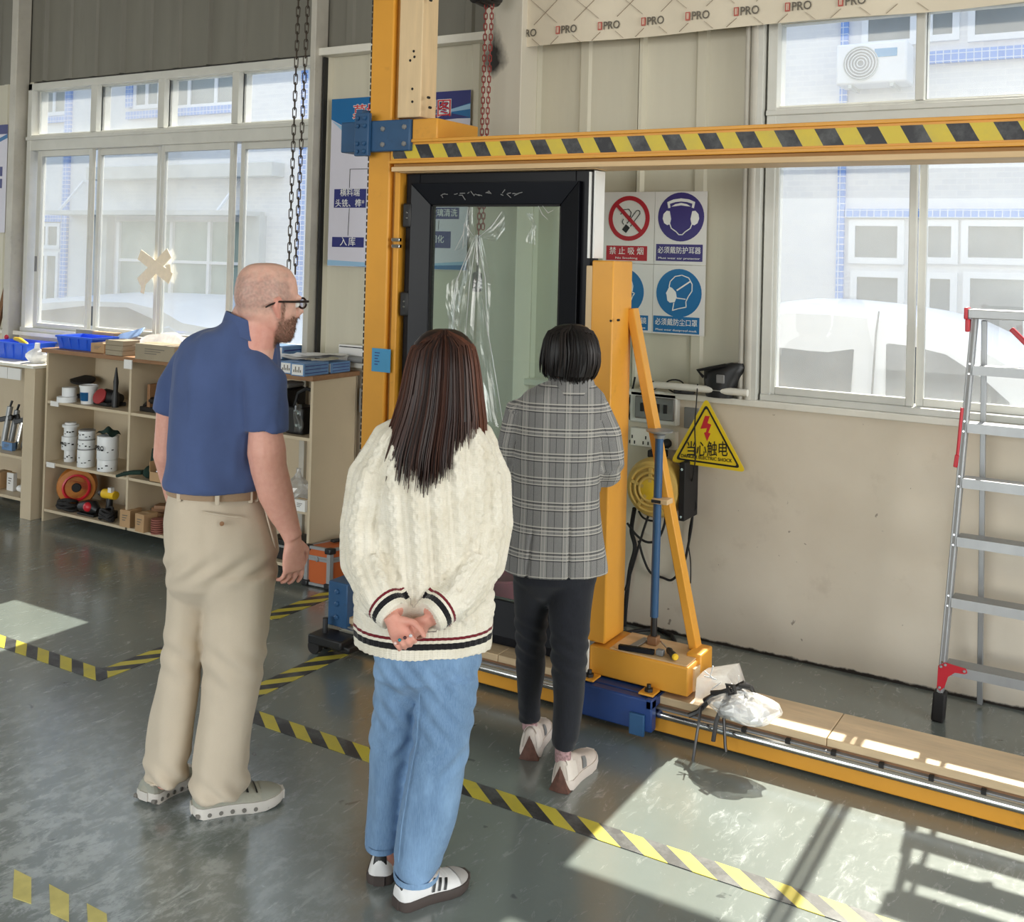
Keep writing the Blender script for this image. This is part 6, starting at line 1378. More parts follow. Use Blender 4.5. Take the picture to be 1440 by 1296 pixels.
# ------------------------------------------------------------------ the man in the blue polo shirt
m = Person(fl(302, 1138), 'bald bearded man in a blue polo shirt and beige trousers, head turned right')
ey, ex, ez = m.ey, m.ex, m.ez
mb = MB()
m.loft(mb, [(448, 322, 374, .12, .0), (457, 306, 381, .155, .0), (468, 281, 388, .19, .01), (484, 258, 394, .225, .02), (510, 245, 395, .255, .02), (550, 239, 390, .275, .02), (600, 236, 378, .28, .02), (640, 233, 374, .285, .02), (662, 230, 375, .295, .02), (674, 229, 375, .305, .02), (683, 229, 375, .305, .02)])
m.limb(mb, [(330, 498, -.02, .045), (355, 511, -.06, .060), (368, 538, -.085, .070), (373, 575, -.10, .0735), (373, 608, -.105, .074)], 22)
m.limb(mb, [(302, 489, .05, .042), (269, 501, .08, .054), (247, 543, .12, .061), (239, 580, .13, .058)], 20)
me = remesh(mb, .0075, 5); co, no = getco(me)
lx, ly, lz = m.local(co)
c1_ = folds(co, no, .015, 11, 3.2, 3.1, 2.0); hm_ = np.clip((lz - 1.07) / .06, 0, 1); mk_ = hm_[:, None] * np.where(np.abs(lx - .02) > .135, np.clip((lz - 1.32) / .06, .15, 1), 1.0)[:, None]; co = co + (c1_ - co) * mk_
bl = np.clip((lz - 1.03) / .02, 0, 1) * np.clip((1.16 - lz) / .10, 0, 1); co = co + no * (bl * .008 * np.sin(lx * 38 + lz * 20 + 1.5))[:, None]
dg_ = np.exp(-((lx - .10 - (1.18 - lz) * -.35) / .02) ** 2) * np.clip((lz - 1.08) / .08, 0, 1) * np.clip((1.32 - lz) / .08, 0, 1); co = co - no * (dg_ * .010)[:, None]
M['polo'] = cloth('polo_fabric', (72, 88, 130), .85, .07)
polo = finish(me, 'polo_shirt', M['polo'], m.root, co)
# collar: stand-up band folded over, dropping towards the front (right)
c0 = m.pt(347, 463, -.005); rs = []
for k in range(28):
    a = 2 * pi * k / 28; u = ex * cos(a) + ey * sin(a); dz = -.026 * cos(a) - .022 * max(0, cos(a)) ** 2
    i, o_ = .066, .082; b = c0 + u * V((1, 0, 0)).length * 0
    i, o_ = .057, .073
    rs.append([c0 + u * i + ez * (dz + .028), c0 + u * (i + .010) + ez * (dz + .034), c0 + u * (o_ + .012) + ez * (dz - .026), c0 + u * (o_ + .004) + ez * (dz - .030), c0 + u * (i + .004) + ez * (dz - .02)])
MB().rings(rs, cap=False, closed=True).build('collar', M['polo'], polo, smooth=60)
# trousers
mb = MB()
m.loft(mb, [(673, 246, 358, .21, .02), (690, 238, 367, .24, .02), (706, 235, 374, .255, .02), (730, 232, 386, .27, .01), (760, 233, 391, .28, .0), (790, 235, 391, .275, .0), (815, 236, 389, .265, .01), (832, 245, 381, .21, .02), (850, 266, 362, .12, .02)], e=2.4)
m.loft(mb, [(800, 238, 312, .23, .05), (850, 237, 293, .215, .065), (900, 231, 287, .20, .075), (950, 223, 283, .195, .08), (1000, 213, 278, .185, .085), (1050, 206, 272, .185, .085), (1072, 203, 268, .19, .085), (1092, 200, 265, .195, .085)], e=2.4)
m.loft(mb, [(800, 272, 389, .25, -.02), (850, 286, 383, .23, -.025), (900, 285, 375, .22, -.03), (950, 284, 367, .21, -.03), (1000, 282, 360, .205, -.03), (1050, 276, 351, .20, -.03), (1082, 272, 348, .205, -.03), (1108, 269, 347, .215, -.03)], e=2.4)
me = remesh(mb, .0075, 4); co, no = getco(me); lx, ly, lz = m.local(co)
co = folds(co, no, .012, 7, 3.2, 9.7)
for z0, w_, a_, sl in ((.10, .05, .007, 2.5), (.50, .08, .004, 2.0), (.80, .04, .006, -2.0)):
    co = co + no * (np.exp(-((lz - z0) / w_) ** 2) * a_ * np.sin((lz + lx * sl * .4 + ly * .3) * 75))[:, None]
M['chino'] = cloth('chino_cotton', (202, 188, 168), .8, .04, 900, .12)
tr = finish(me, 'trousers', M['chino'], m.root, co)
zb = m.pt(300, 681, .02).z; M['belt'] = cloth('tan_belt', (160, 134, 108), .6, .06, 300)
def beltring(py, xl, xr, dep, dy, z0, z1, tilt, mat, name, parent, th=.004):
    q = m.hr(py, xl, xr, dep, dy, 40, 2.4); rs = []
    c = sum(q, V()) / len(q)
    for p in q:
        u = (p - c).normalized(); t_ = (p - c).dot(m.ex) * tilt; a = V((p.x, p.y, 0))
        rs.append([a + ez * (z0 + t_), a + u * th + ez * (z0 + t_), a + u * th + ez * (z1 + t_), a + ez * (z1 + t_)])
    return MB().rings(rs, cap=False, closed=True).build(name, mat, parent, smooth=60)
bt = beltring(692, 236, 371, .252, .02, zb - .026, zb + .002, -.05, M['belt'], 'belt', m.root, .006)
for px in (252, 306, 353, 361):
    dy = .02 - .131 * sqrt(max(0, 1 - ((px - 303) / 71) ** 2)) ; p = m.pt(px, 685, dy - .01); tz = (p - m.o).dot(ex) * -.05
    MB().bar(V((p.x, p.y, zb - .036 + tz)), V((p.x, p.y, zb + .001 + tz)), .014, .006, up=(-ey.x, -ey.y, 0)).build('belt_loop', M['chino'], tr, .002)
def on_back(px, py, dy): return m.pt(px, py, dy)
pk = [m.pt(x_, y_, -.128 + .0004 * abs(x_ - 310)) for x_, y_ in ((284, 719), (300, 722), (320, 725), (340, 727))]; MB().tube(pk, .0028, 6).build('pocket_welt', M['chino'], tr)
MB().lathe(m.pt(312, 736, -.137), [(.007, 0), (.007, .003), (.003, .004)], 14, ax=-ey).build('pocket_button', M['edge_brown'], tr)
pk = [m.pt(x_, y_, d_) for x_, y_, d_ in ((372, 712, -.08), (378, 735, -.085), (384, 757, -.08), (388, 772, -.06))]; MB().tube(pk, .0035, 6).build('side_pocket', M['chino'], tr)
# body
mb = MB(); Fm = (ex * .91 + ey * .42).normalized()
PH = head(mb, m.pt(377, 428, -.02), Fm, 1.055)
mb.tube([m.pt(357, 432, -.0), m.pt(350, 447, .0), m.pt(344, 462, .0), m.pt(338, 490, .02)], [.056, .058, .060, .085], 20)
m.loft(mb, [(470, 300, 375, .13, .02), (520, 262, 375, .2, .03), (600, 255, 360, .22, .03), (700, 250, 360, .2, .03), (790, 250, 372, .2, .03)], n=20)
m.limb(mb, [(362, 515, -.06, .042), (372, 560, -.10, .045), (373, 595, -.105, .050), (374, 618, -.105, .056), (375, 634, -.105, .061), (378, 658, -.105, .057), (388, 695, -.105, .0545), (398, 722, -.105, .044), (407, 742, -.105, .034), (412, 756, -.105, .030)], 20)
m.limb(mb, [(272, 515, .08, .04), (242, 570, .13, .05), (236, 640, .15, .047), (250, 700, .22, .04), (275, 735, .27, .03)], 16)
hand(mb, m.pt(412, 758, -.105), (-ez * .98 + ex * .06 + ey * .05), (ex * .50 - ey * .86), -1, (.30, .36, .40, .44), 1.04, .4, 1.2)
hand(mb, m.pt(278, 740, .275), (-ez * .8 + ex * .5), (ex * .3 + ey * .9), -1, (.4, .45, .5, .5), 1.0)
for a, b, dy in ((272, 234, .07), (330, 310, -.03)): m.limb(mb, [(a, 790, dy, .05), ((a + b) / 2 + 3, 930, dy, .04), (b, 1105, dy, .03)], 12)
me = remesh(mb, .0042, 3); co, no = getco(me)
q = (co - np.array(PH(0, 0, 0))) / 1.055; Sv = np.array(Fm.cross(V((0, 0, 1)))); hf, hs, hu = q @ np.array(Fm), q @ Sv, q[:, 2]
nz = np.array([NZ.noise(V(p) * 45) for p in q]); nz2 = np.array([NZ.noise(V(p) * 160) for p in q])
sk, red_, stub, brd = (np.array(lin(c)) for c in ((228, 184, 166), (216, 138, 124), (150, 126, 118), (136, 106, 90)))
col = np.tile(sk, (len(co), 1)); inh = np.clip((hu + .14) / .01, 0, 1) * (np.abs(hs) < .1) * (np.abs(hf) < .14)
col = cmix(col, np.tile(red_, (len(co), 1)), np.clip(inh * np.clip((-.02 - hu) / .05, 0, 1) * .55, 0, 1))
arm_ = np.clip((1.45 - co[:, 2]) / .1, 0, 1); col = cmix(col, np.tile(np.array(lin((226, 162, 144))), (len(co), 1)), arm_ * .6)
hl = np.clip((.055 - hf + .02 * nz) / .03, 0, 1) * np.clip((hu + .03 + .012 * nz - .35 * np.clip(hf, 0, 1)) / .03, 0, 1) * np.clip((.118 - hu + .02 * nz) / .05, 0, 1) * inh
ear = (np.abs(hs) > .0795) * (hf > -.035) * (hf < .015); col = cmix(col, np.tile(red_, (len(co), 1)), ear * inh * .6); col = cmix(col, np.tile(stub, (len(co), 1)), np.clip(hl * (.62 + .35 * nz2) * (1 - ear), 0, 1))
bm_ = np.clip((-.030 - hu + .012 * nz + .10 * np.clip(hf - .03, -.03, .05)) / .02, 0, 1) * np.clip((hf + .006 + .004 * nz) / .012, 0, 1) * np.clip((hu + .135) / .01, 0, 1) * (1 - ear) * (np.abs(hs) < .1)
sb = np.clip((hf - .004) / .006, 0, 1) * np.clip((.026 - hf) / .008, 0, 1) * np.clip((.02 - hu) / .01, 0, 1) * (hu > -.06) * (np.abs(hs) > .05)
lips = np.exp(-((hu + .064) / .008) ** 2) * (hf > .085) * (np.abs(hs) < .022)
bm_ = np.maximum(bm_, sb * .7) * (1 - lips); col = cmix(col, np.tile(brd, (len(co), 1)), np.clip(bm_ * (.85 + .3 * nz2), 0, 1)); col = cmix(col, np.tile(np.array(lin((176, 96, 92))), (len(co), 1)), lips * .7)
colattr(me, col)
hair_pts = [(co[i], no[i]) for i in np.nonzero(bm_ > .55)[0]]
body = finish(me, 'body', M['skin'], m.root)
bh = MB(); r2 = np.random.default_rng(3)
for i in r2.choice(len(hair_pts), min(1500, len(hair_pts)), replace=False):
    p, n_ = V(hair_pts[i][0]), V(hair_pts[i][1]); dd = (n_ * .8 + V((0, 0, -.7)) + V(r2.normal(size=3)) * .3).normalized(); e = dd.orthogonal().normalized() * .0007; f2 = dd.cross(e)
    tip = p + dd * r2.uniform(.006, .011); bh.add([p + e, p - e * .5 + f2, p - e * .5 - f2, tip], [(0, 1, 3), (1, 2, 3), (2, 0, 3)])
tag(bh.build('beard', pm('beard_hair', (130, 100, 82), .6, var=.3), m.root, flip=False), 'short brown beard', kind='stuff')
eyes(PH, m.root, 1.055)
gl = MB()
for s_ in (-1, 1):
    gl.tube([PH(.100, s_ * (.032 + .025 * cos(a)), .005 + .016 * sin(a)) for a in np.linspace(0, 2 * pi, 25)[:-1]], .0034, 8, closed=True)
    gl.tube([PH(.098, s_ * .056, .012), PH(.097, s_ * .074, .012), PH(.04, s_ * .084, .012), PH(-.01, s_ * .087, .013), PH(-.035, s_ * .085, .004), PH(-.05, s_ * .083, -.004)], [.0036, .0042, .0036, .0032, .0032, .0026], 8)
gl.tube([PH(.101, -.008, .008), PH(.108, 0, .010), PH(.101, .008, .008)], .0024, 8)
gl = gl.build('glasses', pm('glasses_frame', (36, 24, 22), .3), m.root)
for s_ in (-1, 1): MB().rings([[PH(f_, s_ * (.032 + .024 * cos(a)), .005 + .015 * sin(a)) for a in np.linspace(0, 2 * pi, 25)[:-1]] for f_ in (.0995, .1005)]).build('lens', M['lens'], gl)
tag(gl, 'dark framed glasses')
sm = [pm('mesh_grey', (164, 162, 148), .8, var=.05, vs=90, bump=.2, bs=400), pm('runner_sole', (214, 208, 200), .7), pm('runner_overlay', (160, 160, 148), .8, var=.05)]
shoe(m.root, fl(270, 1146), fl(396, 1124), .108, sm, 'runner'); shoe(m.root, fl(202, 1130), fl(268, 1092), .108, sm, 'runner')

# ------------------------------------------------------------------ the woman in the cream cable-knit jumper
p = Person(fl(592, 1258), 'long haired woman in a cream cable knit jumper and blue jeans, hands clasped behind')
ey, ex = p.ey, p.ex
LA = [(585, 608, .0, .055), (556, 624, .0, .066), (532, 672, -.005, .078), (521, 735, -.02, .076), (520, 790, -.07, .070), (536, 838, -.14, .058), (556, 866, -.185, .0455)]
RA = [(634, 608, .0, .055), (660, 624, .0, .066), (678, 675, -.005, .074), (682, 735, -.02, .072), (674, 788, -.07, .066), (642, 836, -.14, .056), (604, 868, -.19, .0455)]
mb = MB()
p.loft(mb, [(584, 596, 658, .12, .0), (592, 572, 674, .165, .0), (602, 552, 688, .20, .0), (620, 536, 697, .23, .0), (650, 526, 700, .26, .0), (700, 520, 697, .285, .0), (760, 514, 694, .30, .0), (820, 505, 694, .315, .0), (860, 498, 696, .325, .0), (892, 493, 697, .33, .0), (903, 493, 697, .33, .0)])
p.limb(mb, LA, 22); p.limb(mb, RA, 22)
me = remesh(mb, .0055, 5); co, no = getco(me); lx, ly, lz = p.local(co)
zh = p.pt(595, 903, 0).z
uu, vv = lx.copy(), lz - zh; isarm = np.zeros(len(co)); best = np.full(len(co), 1.22)
for A in (LA, RA):
    P = np.array([p.pt(a, b, d) for a, b, d, r in A]); Rr = np.array([r for *_, r in A]); seg = np.linalg.norm(np.diff(P, axis=0), axis=1); cum = np.concatenate([[0], np.cumsum(seg)]); tot = cum[-1]
    for i in range(1, len(P) - 1):
        d_ = (P[i + 1] - P[i]) / seg[i]; w0 = co - P[i]; t_ = np.clip(w0 @ d_, 0, seg[i]); q = w0 - t_[:, None] * d_; dist = np.linalg.norm(q, axis=1); rr = Rr[i] + (Rr[i + 1] - Rr[i]) * t_ / seg[i]
        ok = (dist / rr < best) ; best = np.where(ok, dist / rr, best)
        side = np.cross(d_, np.array(ey)); side /= np.linalg.norm(side); nn = np.cross(side, d_); ang = np.arctan2(q @ nn, q @ side)
        uu = np.where(ok, ang * .065, uu); vv = np.where(ok, tot - (cum[i] + t_) , vv); isarm = np.where(ok, 1, isarm)
per = np.where(isarm > 0, .068, .060); cu_ = (uu + per * .5 + (vv * .10 * (1 - isarm))) ; cc_ = (np.mod(cu_, per) - per / 2)
A_ = .0085 * np.sin(2 * np.pi * vv / .062 + np.floor(cu_ / per) * 1.7); w_ = .0095
h = np.maximum(np.clip(1 - ((cc_ - A_) / w_) ** 2, 0, 1), np.clip(1 - ((cc_ + A_) / w_) ** 2, 0, 1)); h = h - .55 * np.exp(-((np.abs(cc_) - .0215) / .0035) ** 2)
up_ = np.clip((vv - np.where(isarm > 0, .058, .085)) / .02, 0, 1); co2 = folds(co, no, .009, 6, 5, 21.0)
co2 = co2 + no * (h * .0088 * up_)[:, None]
rib = (1 - up_) * np.cos(2 * np.pi * uu / .016) * .0012; co2 = co2 + no * rib[:, None]
hemin = (1 - isarm) * np.exp(-((vv) / .05) ** 2); co2 = co2 - no * (hemin * .008)[:, None]
fattr(me, 'fu', uu); fattr(me, 'fv', vv); fattr(me, 'arm', isarm)
t = NT('cable_knit'); a = t.n('Attribute', attribute_name='fv'); b = t.n('Attribute', attribute_name='arm'); u = t.n('Attribute', attribute_name='fu')
def band(lo, hi): return t.math('MULTIPLY', t.step(a.outputs['Fac'], lo), t.math('SUBTRACT', 1.0, t.step(a.outputs['Fac'], hi)))
isa = t.step(b.outputs['Fac'], .5); nota = t.math('SUBTRACT', 1.0, isa)
blk = t.math('ADD', t.math('MULTIPLY', band(.020, .035), isa), t.math('MULTIPLY', band(.036, .053), nota)); redb = t.math('ADD', t.math('MULTIPLY', band(.042, .049), isa), t.math('MULTIPLY', band(.061, .069), nota))
v = t.coord('Object'); c = t.mix(t.ramp(t.noise(v, 14, 4), .3, .7), lin((226, 218, 200)), lin((240, 234, 220)))
c = t.mix(t.math('MULTIPLY', t.ramp(t.noise(v, 260, 3), .35, .7), .25), c, lin((206, 196, 174)))
c = t.mix(blk, c, lin((22, 20, 24))); c = t.mix(redb, c, lin((112, 26, 38)))
t.bsdf(c, .9, 0, .2, **{'Sheen Weight': .3}); kn = t.math('ADD', t.math('SINE', t.math('MULTIPLY', u.outputs['Fac'], 900)), t.math('SINE', t.math('MULTIPLY', a.outputs['Fac'], 1100))); t.bump(t.math('ADD', kn, t.math('MULTIPLY', t.noise(v, 300, 3), 2.0)), .25, .0012)
sw_ = finish(me, 'jumper', t.m, p.root, co2)
# jeans
mb = MB()
p.loft(mb, [(880, 524, 678, .24, .0), (920, 525, 678, .25, .0), (945, 526, 674, .235, .0), (964, 542, 660, .16, .01), (980, 565, 640, .08, .01)], e=2.3)
p.loft(mb, [(940, 525, 601, .21, .03), (990, 525, 591, .19, .05), (1040, 520, 585, .175, .06), (1100, 518, 575, .165, .07), (1140, 516, 568, .16, .075), (1180, 514, 561, .16, .08)], e=2.3)
p.loft(mb, [(940, 584, 675, .215, -.015), (985, 587, 668, .195, -.025), (1040, 581, 659, .18, -.03), (1100, 570, 648, .17, -.03), (1150, 562, 638, .165, -.03), (1190, 557, 628, .165, -.03), (1224, 554, 616, .17, -.03)], e=2.3)
me = remesh(mb, .006, 4); co, no = getco(me); lx, ly, lz = p.local(co); co = folds(co, no, .010, 9, 4, 40.0)
for z0, w_, a_, sl in ((.52, .06, .004, 2.2), (.42, .05, .004, -2.0), (.08, .05, .0035, 1.5), (.64, .05, .004, 2.6)): co = co + no * (np.exp(-((lz - z0) / w_) ** 2) * a_ * np.sin((lz + lx * sl * .5) * 90))[:, None]
def denim(name, c0, c1, fade):
    t = NT(name); v = t.coord('Object'); g = t.coord('Object', (14, 14, 1.2)); n = t.ramp(t.noise(g, 30, 4, .7), .3, .7)
    c = t.mix(n, lin(c0), lin(c1)); f = t.ramp(t.noise(t.coord('Object', (1.3, 1.3, .55)), 5.5, 4, .6), .45, .75)
    c = t.mix(t.math('MULTIPLY', f, fade), c, tuple(min(1, q * 1.9 + .03) for q in lin(c1))); t.bsdf(c, .85, 0, .25, **{'Sheen Weight': .15}); t.bump(t.noise(v, 600, 2), .2, .001); return t.m
jn = finish(me, 'jeans', denim('blue_denim', (94, 124, 160), (122, 152, 184), .5), p.root, co)
for rows in (((515, 561, 1174), (514, 561, 1181), .165, .08), ((555, 618, 1218), (554, 617, 1225), .175, -.03)):
    (a, b, y1_), (c_, d_, y2_), dp, dy = rows; MB().rings([p.hr(y1_, a - .5, b + .5, dp, dy), p.hr(y2_, c_ - 1, d_ + 1, dp + .004, dy)], cap=False).build('jeans_hem', bpy.data.materials['blue_denim'], jn)
for xs_ in ([(588, 960), (583, 1040), (572, 1100), (562, 1160), (557, 1212)],): MB().tube([p.pt(a + 3, b, -.094) for a, b in xs_], .0013, 5).build('jeans_seam', bpy.data.materials['blue_denim'], jn)
# body with clasped hands
mb = MB(); Fw = (ey * .97 + ex * .22).normalized()
PW = head(mb, p.pt(622, 529, .01), Fw, .97)
p.loft(mb, [(600, 580, 672, .12, .0), (660, 555, 668, .17, .0), (780, 560, 660, .18, .0), (900, 550, 655, .18, .0), (950, 550, 655, .16, 0)], n=20)
for A in (LA, RA): p.limb(mb, [(a, b, d, r * .6) for a, b, d, r in A], 14)
wl = p.pt(551, 869, -.205); wr = p.pt(601, 873, -.190)
tipsL = hand(mb, wl, (-ez * .80 + ex * .52 - ey * .12), (ey * .95 - ez * .2), 1, (.98, 1.02, 1.06, 1.08), .76, .3, .35)
tipsR = hand(mb, wr, (-ex * .80 - ez * .45 + ey * .05), (-ey * .9 - ez * .3), -1, (.8, .8, .8, .8), .70, .5, .5)
for a, b, dy in ((563, 540, .07), (630, 590, -.03)): p.limb(mb, [(a, 930, dy, .06), ((a + b) / 2, 1060, dy, .04), (b, 1215 if a < 600 else 1250, dy + .02, .03)], 12)
me = remesh(mb, .004, 3); co, no = getco(me); colattr(me, np.tile(np.array(lin((218, 158, 140))), (len(co), 1))); finish(me, 'body', M['skin'], p.root)
nail = [pm('nail_silver', (214, 214, 218), .2, .3), pm('nail_dark', (70, 26, 36), .2), pm('nail_teal', (30, 128, 142), .2), pm('nail_pearl', (226, 196, 190), .2)]
for (q, dd, nn, r), mt in zip(tipsL, nail): MB().ell(q + nn * r * .72 + dd * r * .3, .0048, .0048, .0045, 10, 6).build('fingernail', mt, p.root)
for (q, dd, nn, r), mt in zip(tipsR, reversed(nail)): MB().ell(q + nn * r * .72 + dd * r * .3, .0048, .0048, .0045, 10, 6).build('fingernail', mt, p.root)
eyes(PW, p.root, .97)
cw = [pm('white_leather', (232, 230, 228), .45, var=.03), pm('gum_dark_sole', (72, 62, 58), .6)]
shoe(p.root, fl(557, 1276), fl(655, 1239), .098, cw, 'court'); hl_ = fl(533, 1245); shoe(p.root, hl_, hl_ + (ey * .96 + ex * .10) * .265, .094, cw, 'court')
# long straight hair
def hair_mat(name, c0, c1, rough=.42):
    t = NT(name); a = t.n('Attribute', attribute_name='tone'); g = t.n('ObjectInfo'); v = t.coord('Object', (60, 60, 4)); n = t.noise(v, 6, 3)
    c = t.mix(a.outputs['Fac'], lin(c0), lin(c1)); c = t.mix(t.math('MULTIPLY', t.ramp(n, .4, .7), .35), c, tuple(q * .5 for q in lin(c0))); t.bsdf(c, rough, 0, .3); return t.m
def hair(P, outline, D, tipfn, n, r, root, mat, core_to, seed, layers=(0.0, .03), spread=1.0, tonefn=None, top=None):
    """core shape following the head plus hanging strands; outline rows (py, xl, xr)"""
    ys = [q[0] for q in outline]
    def row(py): return np.interp(py, ys, [q[1] for q in outline]), np.interp(py, ys, [q[2] for q in outline]), np.interp(py, ys, [D(y_) for y_ in ys])
    rg = np.random.default_rng(seed); mb = MB(); tone = []
    for i in range(n):
        s_ = rg.uniform(-1, 1); s_ = math.copysign(abs(s_) ** .85, s_); tip = tipfn(s_, rg); y0 = ys[0] + 1 + rg.uniform(0, 7); lay = rg.uniform(*layers); pts = []; wob = rg.normal() * 1.2; ph = rg.uniform(0, 6)
        m_ = 13
        for j in range(m_ + 1):
            t_ = j / m_; py = y0 + (tip - y0) * t_ ** 1.15; xl, xr, dd = row(py); sj = s_ * (.25 + .75 * min(1, t_ / .12)) if t_ < .12 else s_
            x = (xl + xr) / 2 + sj * (xr - xl) / 2 * .985 + wob * t_ * 1.5 + 1.1 * sin(ph + t_ * 5) * t_; dy = -dd * sqrt(max(0, 1 - (sj * .97) ** 2)) + lay
            pts.append(P.pt(x, py, dy + .012 * abs(sj)))
        mb.tube(pts, [r * (.6 + .4 * min(1, t / .1)) * (1 - .75 * max(0, (t - .72) / .28)) for t in [j / m_ for j in range(m_ + 1)]], 4); tone += [tonefn(s_, rg)] * (4 * (m_ + 1))
    core = MB(); rows = [q for q in outline if q[0] <= core_to]
    core.rings([P.hr(y_, (xl + xr) / 2 - (xr - xl) / 2 * .955, (xl + xr) / 2 + (xr - xl) / 2 * .955, 1.93 * D(y_), .0, 26, 2.0) for y_, xl, xr in rows])
    k = len(core.v); mb.add(core.v, core.f); tone += [tonefn(0, rg)] * k
    o = mb.build('hair', mat, root, flip=False, smooth=60); fattr(o.data, 'tone', tone); return o
ol = [(463, 611, 641), (466, 600, 650), (472, 590, 659), (482, 581, 667), (500, 574, 672), (525, 568, 676), (555, 562, 679), (585, 553, 683), (615, 541, 685), (645, 531, 686), (690, 524, 687)]
def Dw(y): return float(np.interp(y, [463, 472, 490, 520, 560, 600, 640, 690], [.035, .065, .092, .108, .112, .128, .150, .160]))
def tipw(s_, rg):
    base = np.interp(s_, [-1, -.75, -.35, -.05, .15, .3, .5, .7, .85, 1], [655, 668, 672, 684, 670, 655, 622, 612, 640, 655]); return base + rg.normal() * 9
def tonew(s_, rg): return float(np.clip(.10 + .75 * max(0, s_ - .35) / .65 + .35 * max(0, -s_ - .6) / .4 + rg.normal() * .12, 0, 1))  # side strands browner: brown tint plus window light painted in
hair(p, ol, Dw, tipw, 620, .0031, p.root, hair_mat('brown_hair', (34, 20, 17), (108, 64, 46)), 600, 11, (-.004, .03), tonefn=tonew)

# ------------------------------------------------------------------ the woman in the grey checked blazer
k_ = Person(fl(772, 1088), 'short dark haired woman in a grey checked blazer and black jeans at the glass door')
ey, ex = k_.ey, k_.ex
RA = [(812, 564, .0, .042), (838, 577, .0, .052), (850, 610, .0, .058), (855, 645, .02, .058), (852, 664, .06, .053), (838, 668, .14, .047), (822, 662, .21, .042)]
LA = [(758, 566, .0, .042), (730, 578, .0, .052), (722, 620, .01, .056), (720, 660, .04, .054), (726, 682, .10, .048), (742, 676, .18, .043)]
mb = MB()
k_.loft(mb, [(533, 776, 830, .12, .0), (541, 758, 840, .155, .0), (552, 738, 850, .19, .0), (570, 724, 856, .215, .0), (610, 721, 850, .235, .0), (670, 719, 845, .235, .0), (710, 718, 845, .235, .0), (750, 714, 849, .245, .0), (785, 709, 854, .255, .0), (801, 707, 856, .26, .0)])
k_.limb(mb, RA, 20); k_.limb(mb, LA, 20)
me = remesh(mb, .0065, 5); co, no = getco(me); lx, ly, lz = k_.local(co)
uu, vv = lx.copy(), lz.copy(); isarm = np.zeros(len(co)); best = np.full(len(co), 1.2)
for A in (LA, RA):
    P = np.array([k_.pt(a, b, d) for a, b, d, r in A]); Rr = np.array([r for *_, r in A]); seg = np.linalg.norm(np.diff(P, axis=0), axis=1); cum = np.concatenate([[0], np.cumsum(seg)])
    for i in range(4):
        d_ = (P[i + 1] - P[i]) / seg[i]; w0 = co - P[i]; t_ = np.clip(w0 @ d_, 0, seg[i] * (1 if i < 3 else 30)); q = w0 - t_[:, None] * d_; dist = np.linalg.norm(q, axis=1); rr = Rr[i] + (Rr[i + 1] - Rr[i]) * np.minimum(t_ / seg[i], 1)
        ok = (dist / rr < best) & ((np.abs(lx) > .135) | (ly > .10)); best = np.where(ok, dist / rr, best); side = np.cross(d_, np.array(ey)); side /= max(np.linalg.norm(side), 1e-6); nn = np.cross(side, d_)
        uu = np.where(ok, np.arctan2(q @ nn, q @ side) * .055, uu); isarm = np.where(ok, 1, isarm)
co2 = folds(co, no, .005, 7, 4, 63.0)
back = (ly < .02) & (isarm < .5)
sl_ = np.exp(-((lx - .05) / .004) ** 2) * back * np.clip((.98 - lz) / .03, 0, 1); co2 = co2 - no * (sl_ * .009)[:, None]
sl_ = np.exp(-((lx + .075 + (.9 - lz) * .1) / .004) ** 2) * back * np.clip((.88 - lz) / .03, 0, 1); co2 = co2 - no * (sl_ * .009)[:, None]
ws = np.exp(-((lz - 1.0) / .12) ** 2) * (isarm < .5); co2 = co2 - no * (ws * .006)[:, None]
el = (isarm > .5) * np.exp(-((lz - 1.06) / .05) ** 2); co2 = co2 + no * (el * .004 * np.sin(lz * 140 + ly * 60))[:, None]
fattr(me, 'fu', uu); fattr(me, 'fv', vv)
t = NT('checked_wool'); au = t.n('Attribute', attribute_name='fu').outputs['Fac']; av = t.n('Attribute', attribute_name='fv').outputs['Fac']
def lines(s, per, offs, half):
    q = t.math('SUBTRACT', t.math('MULTIPLY', t.math('FRACT', t.math('DIVIDE', s, per)), per), per / 2); r_ = None
    for o_ in offs:
        k2 = t.math('LESS_THAN', t.math('ABSOLUTE', t.math('SUBTRACT', q, o_)), half); r_ = k2 if r_ is None else t.math('MAXIMUM', r_, k2)
    return r_
v = t.coord('Object'); cell = t.math('MULTIPLY', t.math('SINE', t.math('MULTIPLY', au, 1250)), t.math('SINE', t.math('MULTIPLY', av, 1250)))
c = t.mix(t.ramp(cell, -.3, .3), lin((90, 90, 92)), lin((160, 158, 155))); c = t.mix(t.math('MULTIPLY', t.ramp(t.noise(v, 320, 2), .35, .65), .5), c, lin((116, 115, 116)))
bandv = t.math('LESS_THAN', t.math('ABSOLUTE', t.math('SUBTRACT', t.math('MULTIPLY', t.math('FRACT', t.math('DIVIDE', au, .075)), .075), .0375)), .013)
c = t.mix(t.math('MULTIPLY', bandv, .30), c, lin((168, 166, 162)))
wh = t.math('MAXIMUM', lines(av, .083, (-.012, 0.0, .012), .0017), t.math('MULTIPLY', lines(au, .075, (-.009, .003), .0012), .55)); bk_ = t.math('MAXIMUM', lines(av, .083, (-.0165, .0065), .0015), t.math('MULTIPLY', lines(au, .075, (-.013, .012, .034), .0012), .8))
c = t.mix(t.math('MULTIPLY', bk_, .8), c, lin((34, 34, 38))); c = t.mix(t.math('MULTIPLY', wh, .65), c, lin((206, 200, 190)))
t.bsdf(c, .85, 0, .2, **{'Sheen Weight': .2}); t.bump(t.noise(v, 500, 2), .3, .0012)
bz_ = finish(me, 'blazer', t.m, k_.root, co2)
c0 = k_.pt(803, 538, .0); rs = []
